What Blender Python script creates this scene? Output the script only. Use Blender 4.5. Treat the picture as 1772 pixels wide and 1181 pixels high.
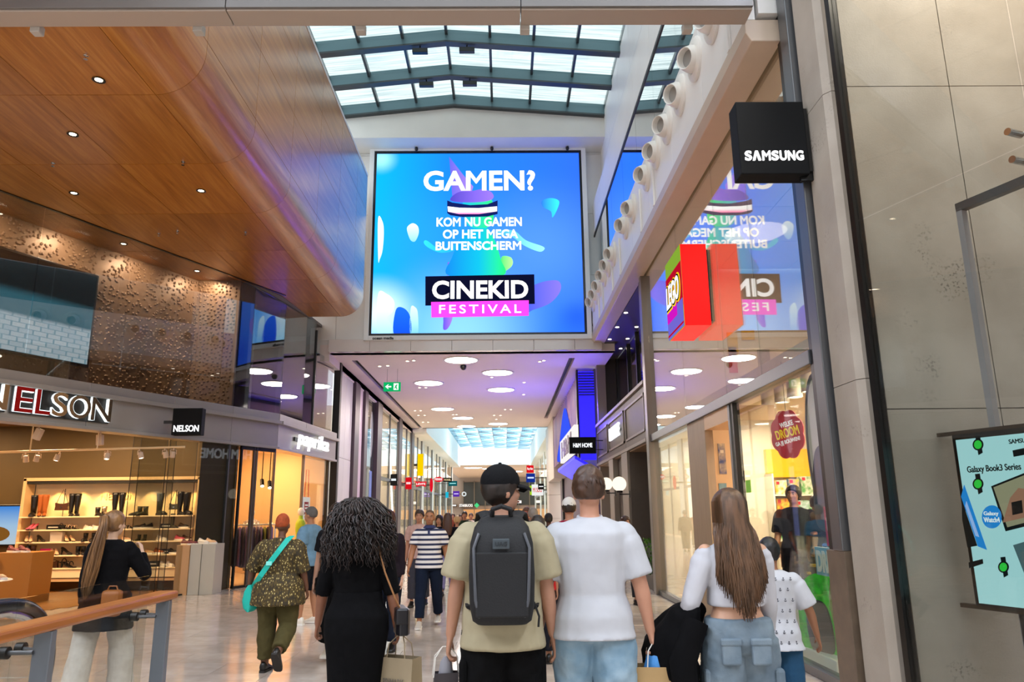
import bpy, bmesh, math, random
import numpy as np
from mathutils import Vector, Matrix
R = math.radians
random.seed(7)
scene = bpy.context.scene
for o in list(bpy.data.objects):
    bpy.data.objects.remove(o, do_unlink=True)
COL = scene.collection

# ------------------------------------------------------------------ camera
CAM_H = 1.55
FPX, VPX, VPY, ZENX = 1290.0, 873.0, 889.0, 825.0
_cx, _cy = 886.0, 590.5
_fw = np.array([VPX - _cx, VPY - _cy, FPX]); _fw /= np.linalg.norm(_fw)
_zx = ZENX - _cx; _zy = -(_zx * (VPX - _cx) + FPX ** 2) / (VPY - _cy)
_up = np.array([_zx, _zy, FPX]); _up /= np.linalg.norm(_up)
_rt = np.cross(_fw, _up)
if _rt[0] < 0: _rt = -_rt
RM = np.array([_rt, _fw, _up])          # camera (x right, y down, z ahead) -> world
CAMP = np.array([0.0, 0.0, CAM_H])
cam_data = bpy.data.cameras.new('camera')
cam_data.sensor_fit = 'HORIZONTAL'; cam_data.sensor_width = 36.0
cam_data.lens = 36.0 * FPX / 1772.0
cam_data.clip_start = 0.05; cam_data.clip_end = 400
cam_obj = bpy.data.objects.new('camera', cam_data); COL.objects.link(cam_obj)
_r, _u, _f = RM[:, 0], -RM[:, 1], RM[:, 2]
cam_obj.matrix_world = Matrix(((_r[0], _u[0], -_f[0], CAMP[0]), (_r[1], _u[1], -_f[1], CAMP[1]), (_r[2], _u[2], -_f[2], CAMP[2]), (0, 0, 0, 1)))
scene.camera = cam_obj

def ray(x, y): return RM @ np.array([x - _cx, y - _cy, FPX])
def atY(x, y, Y): d = ray(x, y); return Vector(CAMP + d * (Y / d[1]))
def atX(x, y, X): d = ray(x, y); return Vector(CAMP + d * (X / d[0]))
def atZ(x, y, Z): d = ray(x, y); return Vector(CAMP + d * ((Z - CAM_H) / d[2]))

# ------------------------------------------------------------------ world, exposure
world = bpy.data.worlds.new('sky'); scene.world = world
world.use_nodes = True
_bg = world.node_tree.nodes['Background']
_bg.inputs['Color'].default_value = (0.86, 0.95, 1.0, 1)
_bg.inputs['Strength'].default_value = 2.1
vs = scene.view_settings
vs.view_transform = 'Standard'; vs.look = 'None'; vs.exposure = 0.12; vs.gamma = 1.0; vs.use_curve_mapping = False
cy = scene.cycles
cy.use_denoising = True
cy.max_bounces = 9; cy.diffuse_bounces = 4; cy.glossy_bounces = 5; cy.transparent_max_bounces = 24; cy.transmission_bounces = 6
cy.caustics_reflective = False; cy.caustics_refractive = False
cy.sample_clamp_indirect = 6.0; cy.sample_clamp_direct = 0.0
cy.blur_glossy = 0.5

# ------------------------------------------------------------------ materials
MATS = {}
def srgb(h):
    if isinstance(h, str):
        h = h.lstrip('#'); c = [int(h[i:i + 2], 16) / 255 for i in (0, 2, 4)]
    else: c = h
    return tuple(x / 12.92 if x <= 0.04045 else ((x + 0.055) / 1.055) ** 2.4 for x in c) + (1.0,)
def N(nt, t, **kw):
    n = nt.nodes.new(t)
    for k, v in kw.items():
        if k in n.inputs.keys(): n.inputs[k].default_value = v
        else: setattr(n, k, v)
    return n
def pm(name, col='#888888', rough=0.5, metal=0.0, var=None, bump=None, emit=None, power=0.0, spec=0.5, sheen=0.0, rnd=0.0, coat=0.0, stretch=(1, 1, 1), trans=0.0):
    """procedural principled material. var=(scale, amount[, colour2]) noise tint; bump=(scale, strength); rnd = per-object tint"""
    if name in MATS: return MATS[name]
    m = bpy.data.materials.new(name); m.use_nodes = True
    nt = m.node_tree; b = nt.nodes['Principled BSDF']
    c = srgb(col)
    b.inputs['Base Color'].default_value = c
    b.inputs['Roughness'].default_value = rough
    b.inputs['Metallic'].default_value = metal
    b.inputs['Specular IOR Level'].default_value = spec
    if sheen: b.inputs['Sheen Weight'].default_value = sheen
    if coat: b.inputs['Coat Weight'].default_value = coat; b.inputs['Coat Roughness'].default_value = 0.08
    if var or bump:
        tc = N(nt, 'ShaderNodeTexCoord'); mp = N(nt, 'ShaderNodeMapping'); mp.inputs['Scale'].default_value = stretch
        nt.links.new(tc.outputs['Object'], mp.inputs['Vector'])
    last = None
    if var:
        n = N(nt, 'ShaderNodeTexNoise', Scale=var[0], Detail=5.0); nt.links.new(mp.outputs[0], n.inputs['Vector'])
        mx = N(nt, 'ShaderNodeMix', data_type='RGBA')
        c2 = srgb(var[2]) if len(var) > 2 else tuple(x * (1 - var[1]) for x in c[:3]) + (1,)
        mx.inputs[6].default_value = c; mx.inputs[7].default_value = c2
        rp = N(nt, 'ShaderNodeMapRange'); rp.inputs[1].default_value = 0.35; rp.inputs[2].default_value = 0.65
        nt.links.new(n.outputs['Fac'], rp.inputs[0]); nt.links.new(rp.outputs[0], mx.inputs[0])
        last = mx.outputs[2]
    if rnd:
        oi = N(nt, 'ShaderNodeObjectInfo'); hs = N(nt, 'ShaderNodeHueSaturation')
        mr = N(nt, 'ShaderNodeMapRange'); mr.inputs[3].default_value = 1 - rnd; mr.inputs[4].default_value = 1 + rnd
        nt.links.new(oi.outputs['Random'], mr.inputs[0]); nt.links.new(mr.outputs[0], hs.inputs['Value'])
        if last: nt.links.new(last, hs.inputs['Color'])
        else: hs.inputs['Color'].default_value = c
        last = hs.outputs[0]
    if last: nt.links.new(last, b.inputs['Base Color'])
    if bump:
        n2 = N(nt, 'ShaderNodeTexNoise', Scale=bump[0], Detail=4.0); nt.links.new(mp.outputs[0], n2.inputs['Vector'])
        bp = N(nt, 'ShaderNodeBump', Strength=bump[1], Distance=0.01)
        nt.links.new(n2.outputs['Fac'], bp.inputs['Height']); nt.links.new(bp.outputs[0], b.inputs['Normal'])
    if emit:
        b.inputs['Emission Color'].default_value = srgb(emit); b.inputs['Emission Strength'].default_value = power
    MATS[name] = m
    return m
def fresnel(nt, sock, refl=1.0, f0=0.04):
    # Schlick reflectance, the same from both sides of the sheet
    ge = N(nt, 'ShaderNodeNewGeometry'); dt = N(nt, 'ShaderNodeVectorMath', operation='DOT_PRODUCT')
    nt.links.new(ge.outputs['Normal'], dt.inputs[0]); nt.links.new(ge.outputs['Incoming'], dt.inputs[1])
    ab = N(nt, 'ShaderNodeMath', operation='ABSOLUTE'); nt.links.new(dt.outputs['Value'], ab.inputs[0])
    iv = N(nt, 'ShaderNodeMath', operation='SUBTRACT'); iv.inputs[0].default_value = 1.0; nt.links.new(ab.outputs[0], iv.inputs[1])
    pw = N(nt, 'ShaderNodeMath', operation='POWER'); pw.inputs[1].default_value = 5.0; nt.links.new(iv.outputs[0], pw.inputs[0])
    ma = N(nt, 'ShaderNodeMath', operation='MULTIPLY_ADD'); ma.inputs[1].default_value = (1 - f0) * refl; ma.inputs[2].default_value = f0 * refl; ma.use_clamp = True
    nt.links.new(pw.outputs[0], ma.inputs[0]); nt.links.new(ma.outputs[0], sock)
def glass(name, tint='#e8f2f0', refl=1.0, rough=0.0, ior=1.5):
    """thin architectural glass: clear, mirror reflection by Fresnel"""
    if name in MATS: return MATS[name]
    m = bpy.data.materials.new(name); m.use_nodes = True
    nt = m.node_tree; nt.nodes.clear()
    out = N(nt, 'ShaderNodeOutputMaterial'); mx = N(nt, 'ShaderNodeMixShader')
    t = N(nt, 'ShaderNodeBsdfTransparent'); t.inputs['Color'].default_value = srgb(tint)
    g = N(nt, 'ShaderNodeBsdfGlossy'); g.inputs['Roughness'].default_value = rough; g.inputs['Color'].default_value = (1, 1, 1, 1)
    fresnel(nt, mx.inputs[0], refl)
    nt.links.new(t.outputs[0], mx.inputs[1]); nt.links.new(g.outputs[0], mx.inputs[2]); nt.links.new(mx.outputs[0], out.inputs[0])
    MATS[name] = m
    return m
def em(name, col='#ffffff', power=1.0):
    if name in MATS: return MATS[name]
    m = bpy.data.materials.new(name); m.use_nodes = True
    nt = m.node_tree; nt.nodes.clear()
    out = N(nt, 'ShaderNodeOutputMaterial'); e = N(nt, 'ShaderNodeEmission'); e.inputs[0].default_value = srgb(col); e.inputs[1].default_value = power
    nt.links.new(e.outputs[0], out.inputs[0]); MATS[name] = m
    return m

# ------------------------------------------------------------------ mesh helpers
class MB:
    def __init__(s): s.v = []; s.f = []
    def add(s, vs, fs, M=None):
        n = len(s.v)
        s.v += [tuple(M @ Vector(p)) if M is not None else tuple(p) for p in vs]
        s.f += [tuple(i + n for i in f) for f in fs]
        return s
    def box(s, x0, x1, y0, y1, z0, z1, M=None):
        vs = [(x0, y0, z0), (x1, y0, z0), (x1, y1, z0), (x0, y1, z0), (x0, y0, z1), (x1, y0, z1), (x1, y1, z1), (x0, y1, z1)]
        return s.add(vs, [(3, 2, 1, 0), (4, 5, 6, 7), (0, 1, 5, 4), (1, 2, 6, 5), (2, 3, 7, 6), (3, 0, 4, 7)], M)
    def loft(s, rings, cap=True, M=None, closed=True):
        n = len(rings[0]); vs = [p for r in rings for p in r]; fs = []
        for i in range(len(rings) - 1):
            for j in range(n if closed else n - 1):
                k = (j + 1) % n
                fs.append((i * n + j, i * n + k, (i + 1) * n + k, (i + 1) * n + j))
        if cap: fs.append(tuple(reversed(range(n)))); fs.append(tuple((len(rings) - 1) * n + j for j in range(n)))
        return s.add(vs, fs, M)
    def prism(s, pts, h0, h1, axis='z', M=None):
        def mk(p, h): return {'z': (p[0], p[1], h), 'y': (p[0], h, p[1]), 'x': (h, p[0], p[1])}[axis]
        return s.loft([[mk(p, h0) for p in pts], [mk(p, h1) for p in pts]], True, M)
    def tube(s, pts, r, n=8, cap=True, M=None, up=None, flat=1.0):
        pts = [Vector(p) for p in pts]; rings = []
        rs = r if isinstance(r, (list, tuple)) else [r] * len(pts)
        prev = None
        for i, p in enumerate(pts):
            d = (pts[min(i + 1, len(pts) - 1)] - pts[max(i - 1, 0)])
            if d.length < 1e-9: d = Vector((0, 0, 1))
            d.normalize()
            if prev is None:
                a = up.copy() if up is not None else (Vector((0, 1, 0)) if abs(d.y) < 0.9 else Vector((1, 0, 0)))
            else: a = prev
            a = a - d * a.dot(d)
            if a.length < 1e-6: a = d.orthogonal()
            a.normalize(); b = d.cross(a); prev = a
            rings.append([p + (a * math.cos(2 * math.pi * k / n) + b * (flat * math.sin(2 * math.pi * k / n))) * rs[i] for k in range(n)])
        return s.loft(rings, cap, M)
    def cyl(s, p0, p1, r0, r1=None, n=12, M=None): return s.tube([p0, p1], [r0, r0 if r1 is None else r1], n, True, M)
    def lathe(s, prof, n=20, M=None, cap=True):
        rings = [[(r * math.cos(2 * math.pi * k / n), r * math.sin(2 * math.pi * k / n), z) for k in range(n)] for r, z in prof]
        if cap and len(prof) >= 4 and abs(prof[0][0] - prof[-1][0]) < 1e-6 and prof[0][0] > .01:
            rings.append(rings[0]); cap = False        # a ring: close the section instead of capping it
        return s.loft(rings, cap, M)
    def ell(s, c, r, nu=16, nv=10, M=None):
        c = Vector(c); rings = []
        for i in range(nv + 1):
            t = math.pi * (i / nv); t = min(max(t, 0.04), math.pi - 0.04)
            rings.append([(c.x + r[0] * math.sin(t) * math.cos(2 * math.pi * k / nu), c.y + r[1] * math.sin(t) * math.sin(2 * math.pi * k / nu), c.z - r[2] * math.cos(t)) for k in range(nu)])
        return s.loft(rings, True, M)
    def mesh(s, name):
        me = bpy.data.meshes.new(name); me.from_pydata([tuple(p) for p in s.v], [], s.f); me.update(); return me
    def build(s, name, mat, parent=None, smooth=False, bevel=0.0, world=True, seg=2, M=None, angle=40):
        vs = s.v
        if M is not None: vs = [tuple(M @ Vector(p)) for p in vs]
        if world and parent is not None:
            inv = world_matrix(parent).inverted(); vs = [tuple(inv @ Vector(p)) for p in vs]
        me = bpy.data.meshes.new(name); me.from_pydata([tuple(p) for p in vs], [], s.f)
        bm = bmesh.new(); bm.from_mesh(me); bmesh.ops.recalc_face_normals(bm, faces=bm.faces); bm.to_mesh(me); bm.free()
        me.update()
        if smooth: me.shade_smooth(); me.set_sharp_from_angle(angle=R(angle))
        return place(name, me, mat, parent, bevel, seg)
def place(name, me, mat, parent=None, bevel=0.0, seg=2):
    if mat is not None and len(me.materials) == 0: me.materials.append(mat)
    o = bpy.data.objects.new(name, me); COL.objects.link(o)
    if parent is not None: o.parent = parent
    if bevel:
        b = o.modifiers.new('bevel', 'BEVEL'); b.width = bevel; b.segments = seg; b.limit_method = 'ANGLE'; b.angle_limit = R(50)
    return o
def world_matrix(o):
    m = Matrix.LocRotScale(o.location, o.rotation_euler, o.scale)
    return world_matrix(o.parent) @ m if o.parent is not None else m
def tag(o, label=None, cat=None, group=None, kind=None):
    if label: o['label'] = label
    if cat: o['category'] = cat
    if group: o['group'] = group
    if kind: o['kind'] = kind
    return o
def thing(name, label, cat, loc=(0, 0, 0), rz=0.0, group=None, kind=None):
    o = bpy.data.objects.new(name, None); COL.objects.link(o); o.empty_display_size = 0.1
    o.location = loc; o.rotation_euler = (0, 0, rz)
    return tag(o, label, cat, group, kind)
def structure(name, label, cat=None, loc=(0, 0, 0), rz=0.0):
    return thing(name, label, cat, loc, rz, None, 'structure')
def copy_tree(o, parent=None, kids=None):
    c = o.copy(); COL.objects.link(c); c.parent = parent
    for ch in (kids or {}).get(o.name, list(o.children)): copy_tree(ch, c)
    return c
_TX = {}
def text_mb(s, size=1.0, ext=0.01, bold=0.0, M=None, squeeze=1.0, center=True, space=1.0, shear=0.0):
    key = (s, round(bold, 4), round(space, 3), round(shear, 3), round(ext / size, 4))
    if key not in _TX:
        def glyph(body, off):
            c = bpy.data.curves.new('t', 'FONT'); c.body = body; c.size = 1.0; c.offset = off; c.extrude = ext / size / 2; c.space_character = space; c.shear = shear; c.resolution_u = 4
            o = bpy.data.objects.new('t', c); me = bpy.data.meshes.new_from_object(o)
            r = ([tuple(v.co) for v in me.vertices], [tuple(p.vertices) for p in me.polygons])
            bpy.data.objects.remove(o); bpy.data.curves.remove(c); bpy.data.meshes.remove(me); return r
        if 'M' in s and bold > 0:       # the heavy M is drawn here, its outline does not survive the offset
            mx = lambda b_: max(p[0] for p in glyph(b_, 0.0)[0])
            tot = MB(); b = bold; e = ext / size / 2; x0, x1, tp = .073 - b, .709 + b, .682 + b; w = .098 + 2 * b
            P = [(x0, -b), (x0 + w, -b), (x0 + w, .53 - 1.5 * b), (.379, .262 - b), (.403, .262 - b), (x1 - w, .53 - 1.5 * b), (x1 - w, -b), (x1, -b), (x1, tp), (x1 - .092 - 1.8 * b, tp), (.391, .402 + .3 * b), (x0 + .092 + 1.8 * b, tp), (x0, tp)]
            for k, ch in enumerate(s):
                if ch == ' ': continue
                dx = mx(s[:k] + 'I') - mx('I') if k else 0.0
                if ch == 'M':
                    g = MB(); g.prism([(p[0] + dx + shear * p[1], p[1]) for p in P], -e, e, 'z'); tot.add(g.v, g.f)
                else:
                    gv, gf = glyph(ch, bold); tot.add([(p[0] + dx, p[1], p[2]) for p in gv], gf)
            _TX[key] = (tot.v, tot.f)
        else: _TX[key] = glyph(s, bold)
    vs, fs = _TX[key]
    xs = [p[0] for p in vs]; ys = [p[1] for p in vs]
    ox = (min(xs) + max(xs)) / 2 if center else min(xs); oy = (min(ys) + max(ys)) / 2 if center else 0
    mb = MB(); mb.add([((p[0] - ox) * size * squeeze, (p[1] - oy) * size, p[2] * size) for p in vs], fs, M)
    return mb
def text_size(s, **k):
    mb = text_mb(s, **k); xs = [p[0] for p in mb.v]; ys = [p[1] for p in mb.v]
    return max(xs) - min(xs), max(ys) - min(ys)
def text_fit(s, width, height=None, ext=0.01, bold=0.0, M=None, space=1.0, shear=0.0):
    """text scaled to a given width (and height)"""
    w, h = text_size(s, size=1.0, ext=0.01, bold=bold, space=space, shear=shear)
    hs = (height / h) if height else width / w
    mb = text_mb(s, hs, ext, bold, None, (width / w) / hs, True, space, shear)
    if M is not None: mb.v = [tuple(M @ Vector(p)) for p in mb.v]
    return mb
def frame_M(origin, xdir, zdir=(0, 0, 1)):
    """matrix whose local x runs along xdir, local y runs up, local z points out of the face"""
    x = Vector(xdir).normalized(); y = Vector(zdir).normalized(); z = x.cross(y).normalized(); y = z.cross(x)
    o = Vector(origin)
    return Matrix(((x.x, y.x, z.x, o.x), (x.y, y.y, z.y, o.y), (x.z, y.z, z.z, o.z), (0, 0, 0, 1)))
def plan_M(origin, xdir):
    """local x along xdir (horizontal), local y = depth (x rotated +90), z up"""
    x = Vector((xdir[0], xdir[1], 0)).normalized(); y = Vector((-x.y, x.x, 0)); o = Vector(origin)
    return Matrix(((x.x, y.x, 0, o.x), (x.y, y.y, 0, o.y), (0, 0, 1, o.z), (0, 0, 0, 1)))
def lamp(name, kind, loc, power, col='#ffffff', size=0.3, target=None, parent=None, spot=60, blend=0.6, sy=None):
    d = bpy.data.lights.new(name, kind); d.energy = power; d.color = srgb(col)[:3]
    if kind == 'AREA':
        d.shape = 'DISK' if sy is None else 'RECTANGLE'; d.size = size
        if sy is not None: d.size_y = sy
    elif kind == 'SPOT': d.spot_size = R(spot); d.spot_blend = blend; d.shadow_soft_size = size
    else: d.shadow_soft_size = size
    o = bpy.data.objects.new(name, d); COL.objects.link(o)
    if parent is not None: o.parent = parent; loc = world_matrix(parent).inverted() @ Vector(loc)
    o.location = loc
    dirv = Vector((0, 0, -1)) if target is None else (Vector(target) - Vector(loc)) if parent is None else (world_matrix(parent).inverted() @ Vector(target)) - Vector(loc)
    o.rotation_euler = dirv.to_track_quat('-Z', 'Y').to_euler()
    return o
# ================================================================== shared materials
M_white = pm('white_panel', '#e4e2dd', 0.45, var=(1.2, 0.05))
M_grey_panel = pm('pale_grey_panel', '#dedddb', 0.45, var=(1.5, 0.06), rnd=0.03)
M_metal = pm('grey_metal', '#8b8780', 0.35, 0.6, var=(6, 0.1))
M_dark = pm('dark_metal', '#2b2927', 0.4, 0.4)
M_black = pm('black_gloss', '#0c0c0d', 0.3)
M_bsign = pm('sign_matte_black', '#0b0c0e', 0.7, spec=0.2, var=(40, .2))
M_steel = pm('steel_frame', '#6d6f72', 0.35, 0.7)
M_glass = glass('clear_glass', '#eef5f3', 1.0)
M_glass_l = glass('upper_glass', '#dcdfe0', 2.3)
M_glass_s = glass('green_edge_glass', '#eceeec', .85)
M_glass_t = glass('coated_glass', '#eef1f0', 1.75)
M_chrome = pm('chrome', '#c9c9c9', 0.15, 1.0)

# ================================================================== floor
def floor_mat(name, joints):
    m = bpy.data.materials.new(name); m.use_nodes = True; nt = m.node_tree; b = nt.nodes['Principled BSDF']
    tc = N(nt, 'ShaderNodeTexCoord'); oi = N(nt, 'ShaderNodeObjectInfo')
    n = N(nt, 'ShaderNodeTexNoise', Scale=2.2, Detail=6.0, Roughness=0.6); nt.links.new(tc.outputs['Object'], n.inputs['Vector'])
    cr = N(nt, 'ShaderNodeValToRGB'); cr.color_ramp.elements[0].color = srgb('#b9ab9f'); cr.color_ramp.elements[1].color = srgb('#d6cabe')
    cr.color_ramp.elements[0].position = 0.35; cr.color_ramp.elements[1].position = 0.7
    nt.links.new(n.outputs['Fac'], cr.inputs[0])
    hs = N(nt, 'ShaderNodeHueSaturation'); mr = N(nt, 'ShaderNodeMapRange'); mr.inputs[3].default_value = 0.9; mr.inputs[4].default_value = 1.08
    nt.links.new(oi.outputs['Random'], mr.inputs[0]); nt.links.new(mr.outputs[0], hs.inputs['Value']); nt.links.new(cr.outputs[0], hs.inputs['Color'])
    last = hs.outputs[0]
    if joints:
        br = N(nt, 'ShaderNodeTexBrick'); br.inputs['Scale'].default_value = 1.0; br.inputs['Brick Width'].default_value = 1.2; br.inputs['Row Height'].default_value = 0.6; br.inputs['Mortar Size'].default_value = 0.004
        br.inputs['Color1'].default_value = (1, 1, 1, 1); br.inputs['Color2'].default_value = (0.9, 0.9, 0.9, 1); br.inputs['Mortar'].default_value = (0.45, 0.43, 0.4, 1)
        nt.links.new(tc.outputs['Object'], br.inputs['Vector'])
        mx = N(nt, 'ShaderNodeMix', data_type='RGBA', blend_type='MULTIPLY'); mx.inputs[0].default_value = 1.0
        nt.links.new(last, mx.inputs[6]); nt.links.new(br.outputs[0], mx.inputs[7]); last = mx.outputs[2]
    nt.links.new(last, b.inputs['Base Color'])
    b.inputs['Roughness'].default_value = 0.13; b.inputs['Specular IOR Level'].default_value = 0.75
    n2 = N(nt, 'ShaderNodeTexNoise', Scale=9.0, Detail=3.0); nt.links.new(tc.outputs['Object'], n2.inputs['Vector'])
    rr = N(nt, 'ShaderNodeMapRange'); rr.inputs[3].default_value = 0.08; rr.inputs[4].default_value = 0.17
    nt.links.new(n2.outputs['Fac'], rr.inputs[0]); nt.links.new(rr.outputs[0], b.inputs['Roughness'])
    return m
M_tile = floor_mat('floor_tile_stone', False); M_floor = floor_mat('floor_stone', True)
fl = structure('floor', 'polished beige stone floor of the mall walkway')
MB().box(-16, 9, -14, 110, -0.3, -0.006).build('floor_slab', M_floor, fl)
tile_me = None
ti = 0
for r_ in range(28):
    for c_ in range(10):
        y0 = 6.9 + 0.6 * r_; x0 = -6.6 + 1.2 * c_ - (0.6 if r_ % 2 else 0)
        x1 = x0 + 1.2
        if x1 > 3.0 or x0 < (-5.5 if y0 > 18 else -6.9 + (0.0)): 
            if x1 > 3.0: continue
            if y0 > 17: continue
        if y0 < 8.0 and x0 < -5.5: continue
        if ti >= 300: break
        if tile_me is None:
            mb = MB().box(0.0025, 1.1975, 0.0025, 0.5975, -0.012, 0.0); tile_me = mb.mesh('tile'); tile_me.materials.append(M_tile)
        o = bpy.data.objects.new('tile', tile_me); COL.objects.link(o); o.parent = fl; o.location = (x0, y0, 0); ti += 1

# ================================================================== hall: screen wall
YS = 21.5
ws = structure('wall_screen', 'pale grey panelled wall behind the large advertising screen')
MB().box(-5.7, 3.3, YS + 0.02, YS + 0.3, 6.2, 13.4).build('wall_core', M_grey_panel, ws)
for (x0, x1) in ((-5.65, -4.95), (-4.95, -3.9), (2.3, 3.28)):
    z = 6.58
    while z < 12.55:
        z1 = min(z + 1.98, 12.58)
        MB().box(x0 + .006, x1 - .006, YS, YS + 0.05, z + .006, z1 - .006).build('panel', M_grey_panel, ws, bevel=0.004)
        z += 1.98
# glossy lip under the screen, in separate panels
M_lip = pm('gloss_white_lip', '#dcd5d2', 0.08, spec=0.8)
x = -5.1
while x < 2.9:
    MB().box(x + .004, min(x + 1.2, 2.9) - .004, YS - 0.22, YS + 0.02, 6.2, 6.56).build('lip_panel', M_lip, ws, bevel=0.004)
    x += 1.2
# gable wall above
wg = structure('wall_gable', 'white gable wall under the glass roof above the screen')
gz = lambda X: 13.2 + 0.36 * (1 - abs(X + 1.45) / 3.35 if X < -1.45 else 1 - (X + 1.45) / 4.6)
pts = [(-5.2, 12.6), (3.3, 12.6), (3.3, 13.25), (-1.45, 13.62), (-5.2, 13.25)]
MB().prism(pts, 20.5, 21.6, 'y').build('wall_face', M_white, wg, bevel=0.01)
for xp in (720, 851, 982):
    p = atZ(xp, 252, 12.6)
    o = MB().lathe([(0.02, 0), (0.05, -0.02), (0.055, -0.08), (0.03, -0.13), (0.01, -0.14)], 10, Matrix.Translation((p.x, 21.1, 12.6))).build('ceiling_camera', M_black, smooth=True)
    tag(o, {720: 'small black dome camera above left part of the screen', 851: 'small black dome camera above middle of the screen', 982: 'small black dome camera above right part of the screen'}[xp], 'camera', 'dome cameras above the screen')

# ------------------------------------------------------------------ glass roof
M_beam = pm('teal_grey_beam', '#647f87', 0.3, 0.35)
M_munt = pm('roof_bar', '#454b4e', 0.35, 0.4)
def sky_pane():
    m = bpy.data.materials.new('frosted_roof_pane'); m.use_nodes = True; nt = m.node_tree; nt.nodes.clear()
    out = N(nt, 'ShaderNodeOutputMaterial'); mx = N(nt, 'ShaderNodeMixShader'); t = N(nt, 'ShaderNodeBsdfTransparent'); g = N(nt, 'ShaderNodeBsdfGlossy'); g.inputs['Roughness'].default_value = 0.03
    tc = N(nt, 'ShaderNodeTexCoord'); mp = N(nt, 'ShaderNodeMapping'); mp.inputs['Scale'].default_value = (0.4, 9, 1)
    n = N(nt, 'ShaderNodeTexNoise', Scale=1.6, Detail=5.0); nt.links.new(tc.outputs['Object'], mp.inputs[0]); nt.links.new(mp.outputs[0], n.inputs['Vector'])
    cr = N(nt, 'ShaderNodeValToRGB'); cr.color_ramp.elements[0].position = 0.38; cr.color_ramp.elements[1].position = 0.62
    cr.color_ramp.elements[0].color = srgb('#a2acaa'); cr.color_ramp.elements[1].color = srgb('#c3cac6')
    nt.links.new(n.outputs['Fac'], cr.inputs[0]); nt.links.new(cr.outputs[0], t.inputs[0])
    fresnel(nt, mx.inputs[0]); nt.links.new(t.outputs[0], mx.inputs[1]); nt.links.new(g.outputs[0], mx.inputs[2]); nt.links.new(mx.outputs[0], out.inputs[0])
    return m
M_sky = sky_pane()
rf = structure('ceiling', 'pitched glass roof with steel beams over the hall')
XA, XM, XB = -4.85, -1.45, 3.15
def roofz(X, z0=13.25, rise=0.36): return z0 + rise * (1 - (XM - X) / (XM - XA) if X < XM else 1 - (X - XM) / (XB - XM))
YB = [20.35 - 1.56 * k for k in range(9)]
for yb in YB:
    prof = [(XA, roofz(XA)), (XM, roofz(XM)), (XB, roofz(XB)), (XB, roofz(XB) + .34), (XM, roofz(XM) + .34), (XA, roofz(XA) + .34)]
    mb = MB(); mb.v = [(p[0], yb, p[1]) for p in prof] + [(p[0], yb + .16, p[1]) for p in prof]
    mb.f = [(0, 1, 4, 5), (1, 2, 3, 4), (6, 11, 10, 7), (7, 10, 9, 8), (0, 6, 7, 1), (1, 7, 8, 2), (5, 4, 10, 11), (4, 3, 9, 10), (0, 5, 11, 6), (2, 8, 9, 3)]
    mb.build('roof_beam', M_beam, rf)
    mb = MB()
    for (a, b) in ((XA, XM), (XM, XB)):
        mb.add([(a, yb - .01, roofz(a) - .03), (b, yb - .01, roofz(b) - .03), (b, yb + .2, roofz(b) - .03), (a, yb + .2, roofz(a) - .03), (a, yb - .01, roofz(a) + .02), (b, yb - .01, roofz(b) + .02), (b, yb + .2, roofz(b) + .02), (a, yb + .2, roofz(a) + .02)],
               [(3, 2, 1, 0), (4, 5, 6, 7), (0, 1, 5, 4), (1, 2, 6, 5), (2, 3, 7, 6), (3, 0, 4, 7)])
    mb.build('beam_flange', M_munt, rf)
npane = 7
XS = [XA + (XB - XA) * k / npane for k in range(npane + 1)]
for bi in range(len(YB) - 1):
    y1, y0 = YB[bi], YB[bi + 1] + .16
    for k in range(npane + 1):
        X = XS[k]; zz = roofz(X) + .28
        MB().box(X - .035, X + .035, y0, y1, zz - .1, zz + .05).build('roof_bar', M_munt, rf)
    for k in range(npane):
        a, b = XS[k] + .03, XS[k + 1] - .03
        segs = [(a, b)] if not (a < XM < b) else [(a, XM), (XM, b)]
        mb = MB()
        for (a, b) in segs:
            za, zb = roofz(a) + .3, roofz(b) + .3
            mb.add([(a, y0, za), (b, y0, zb), (b, y1, zb), (a, y1, za)], [(0, 1, 2, 3)])
        mb.build('pane', M_sky, rf)
for (xp, yp, yb) in ((727, 84, YB[2]), (808, 83, YB[2]), (738, 140, YB[1]), (813, 139, YB[1])):
    p = atY(xp, yp, yb + .1)
    t = thing('spotlight', {727: 'black box spotlight left of ridge on the upper roof beam', 808: 'black box spotlight right of ridge on the upper roof beam', 738: 'black box spotlight left of ridge on the middle roof beam', 813: 'black box spotlight right of ridge on the middle roof beam'}[xp], 'spotlight', (p.x, yb + .1, roofz(p.x) - .03), 0, 'box spotlights under the roof beams')
    MB().box(-.2, .2, -.07, .07, -.2, -.08).build('housing', M_black, t, world=False, bevel=.01)
    MB().box(-.015, .015, -.015, .015, -.08, 0).build('stem', M_black, t, world=False)

# ------------------------------------------------------------------ right upper wall
wr = structure('wall_right', 'white upper wall with round air nozzles on the right')
M_bulk = pm('white_bulkhead', '#efeeec', 0.4, var=(1, .04), rnd=0.02)
for k in range(8):
    y0 = 6.95 + 1.82 * k
    MB().box(2.64, 2.72, y0 + .004, y0 + 1.816, 6.66, 7.93).build('panel', M_bulk, wr, bevel=.006)
    MB().box(2.8, 3.0, y0 + .004, y0 + 1.816, 9.8, 10.8).build('panel', M_bulk, wr, bevel=.006)
    MB().box(3.12, 3.2, y0 + .004, y0 + 1.816, 10.8, 12.0).build('panel', M_bulk, wr, bevel=.006)
    MB().box(3.12, 3.2, y0 + .004, y0 + 1.816, 12.008, 13.7).build('panel', M_bulk, wr, bevel=.006)
MB().box(2.74, 4.6, 6.9, YS, 6.7, 7.9).build('wall_core', M_bulk, wr)
MB().box(3.0, 4.8, 6.9, YS, 9.82, 10.78).build('wall_head', M_bulk, wr)
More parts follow.
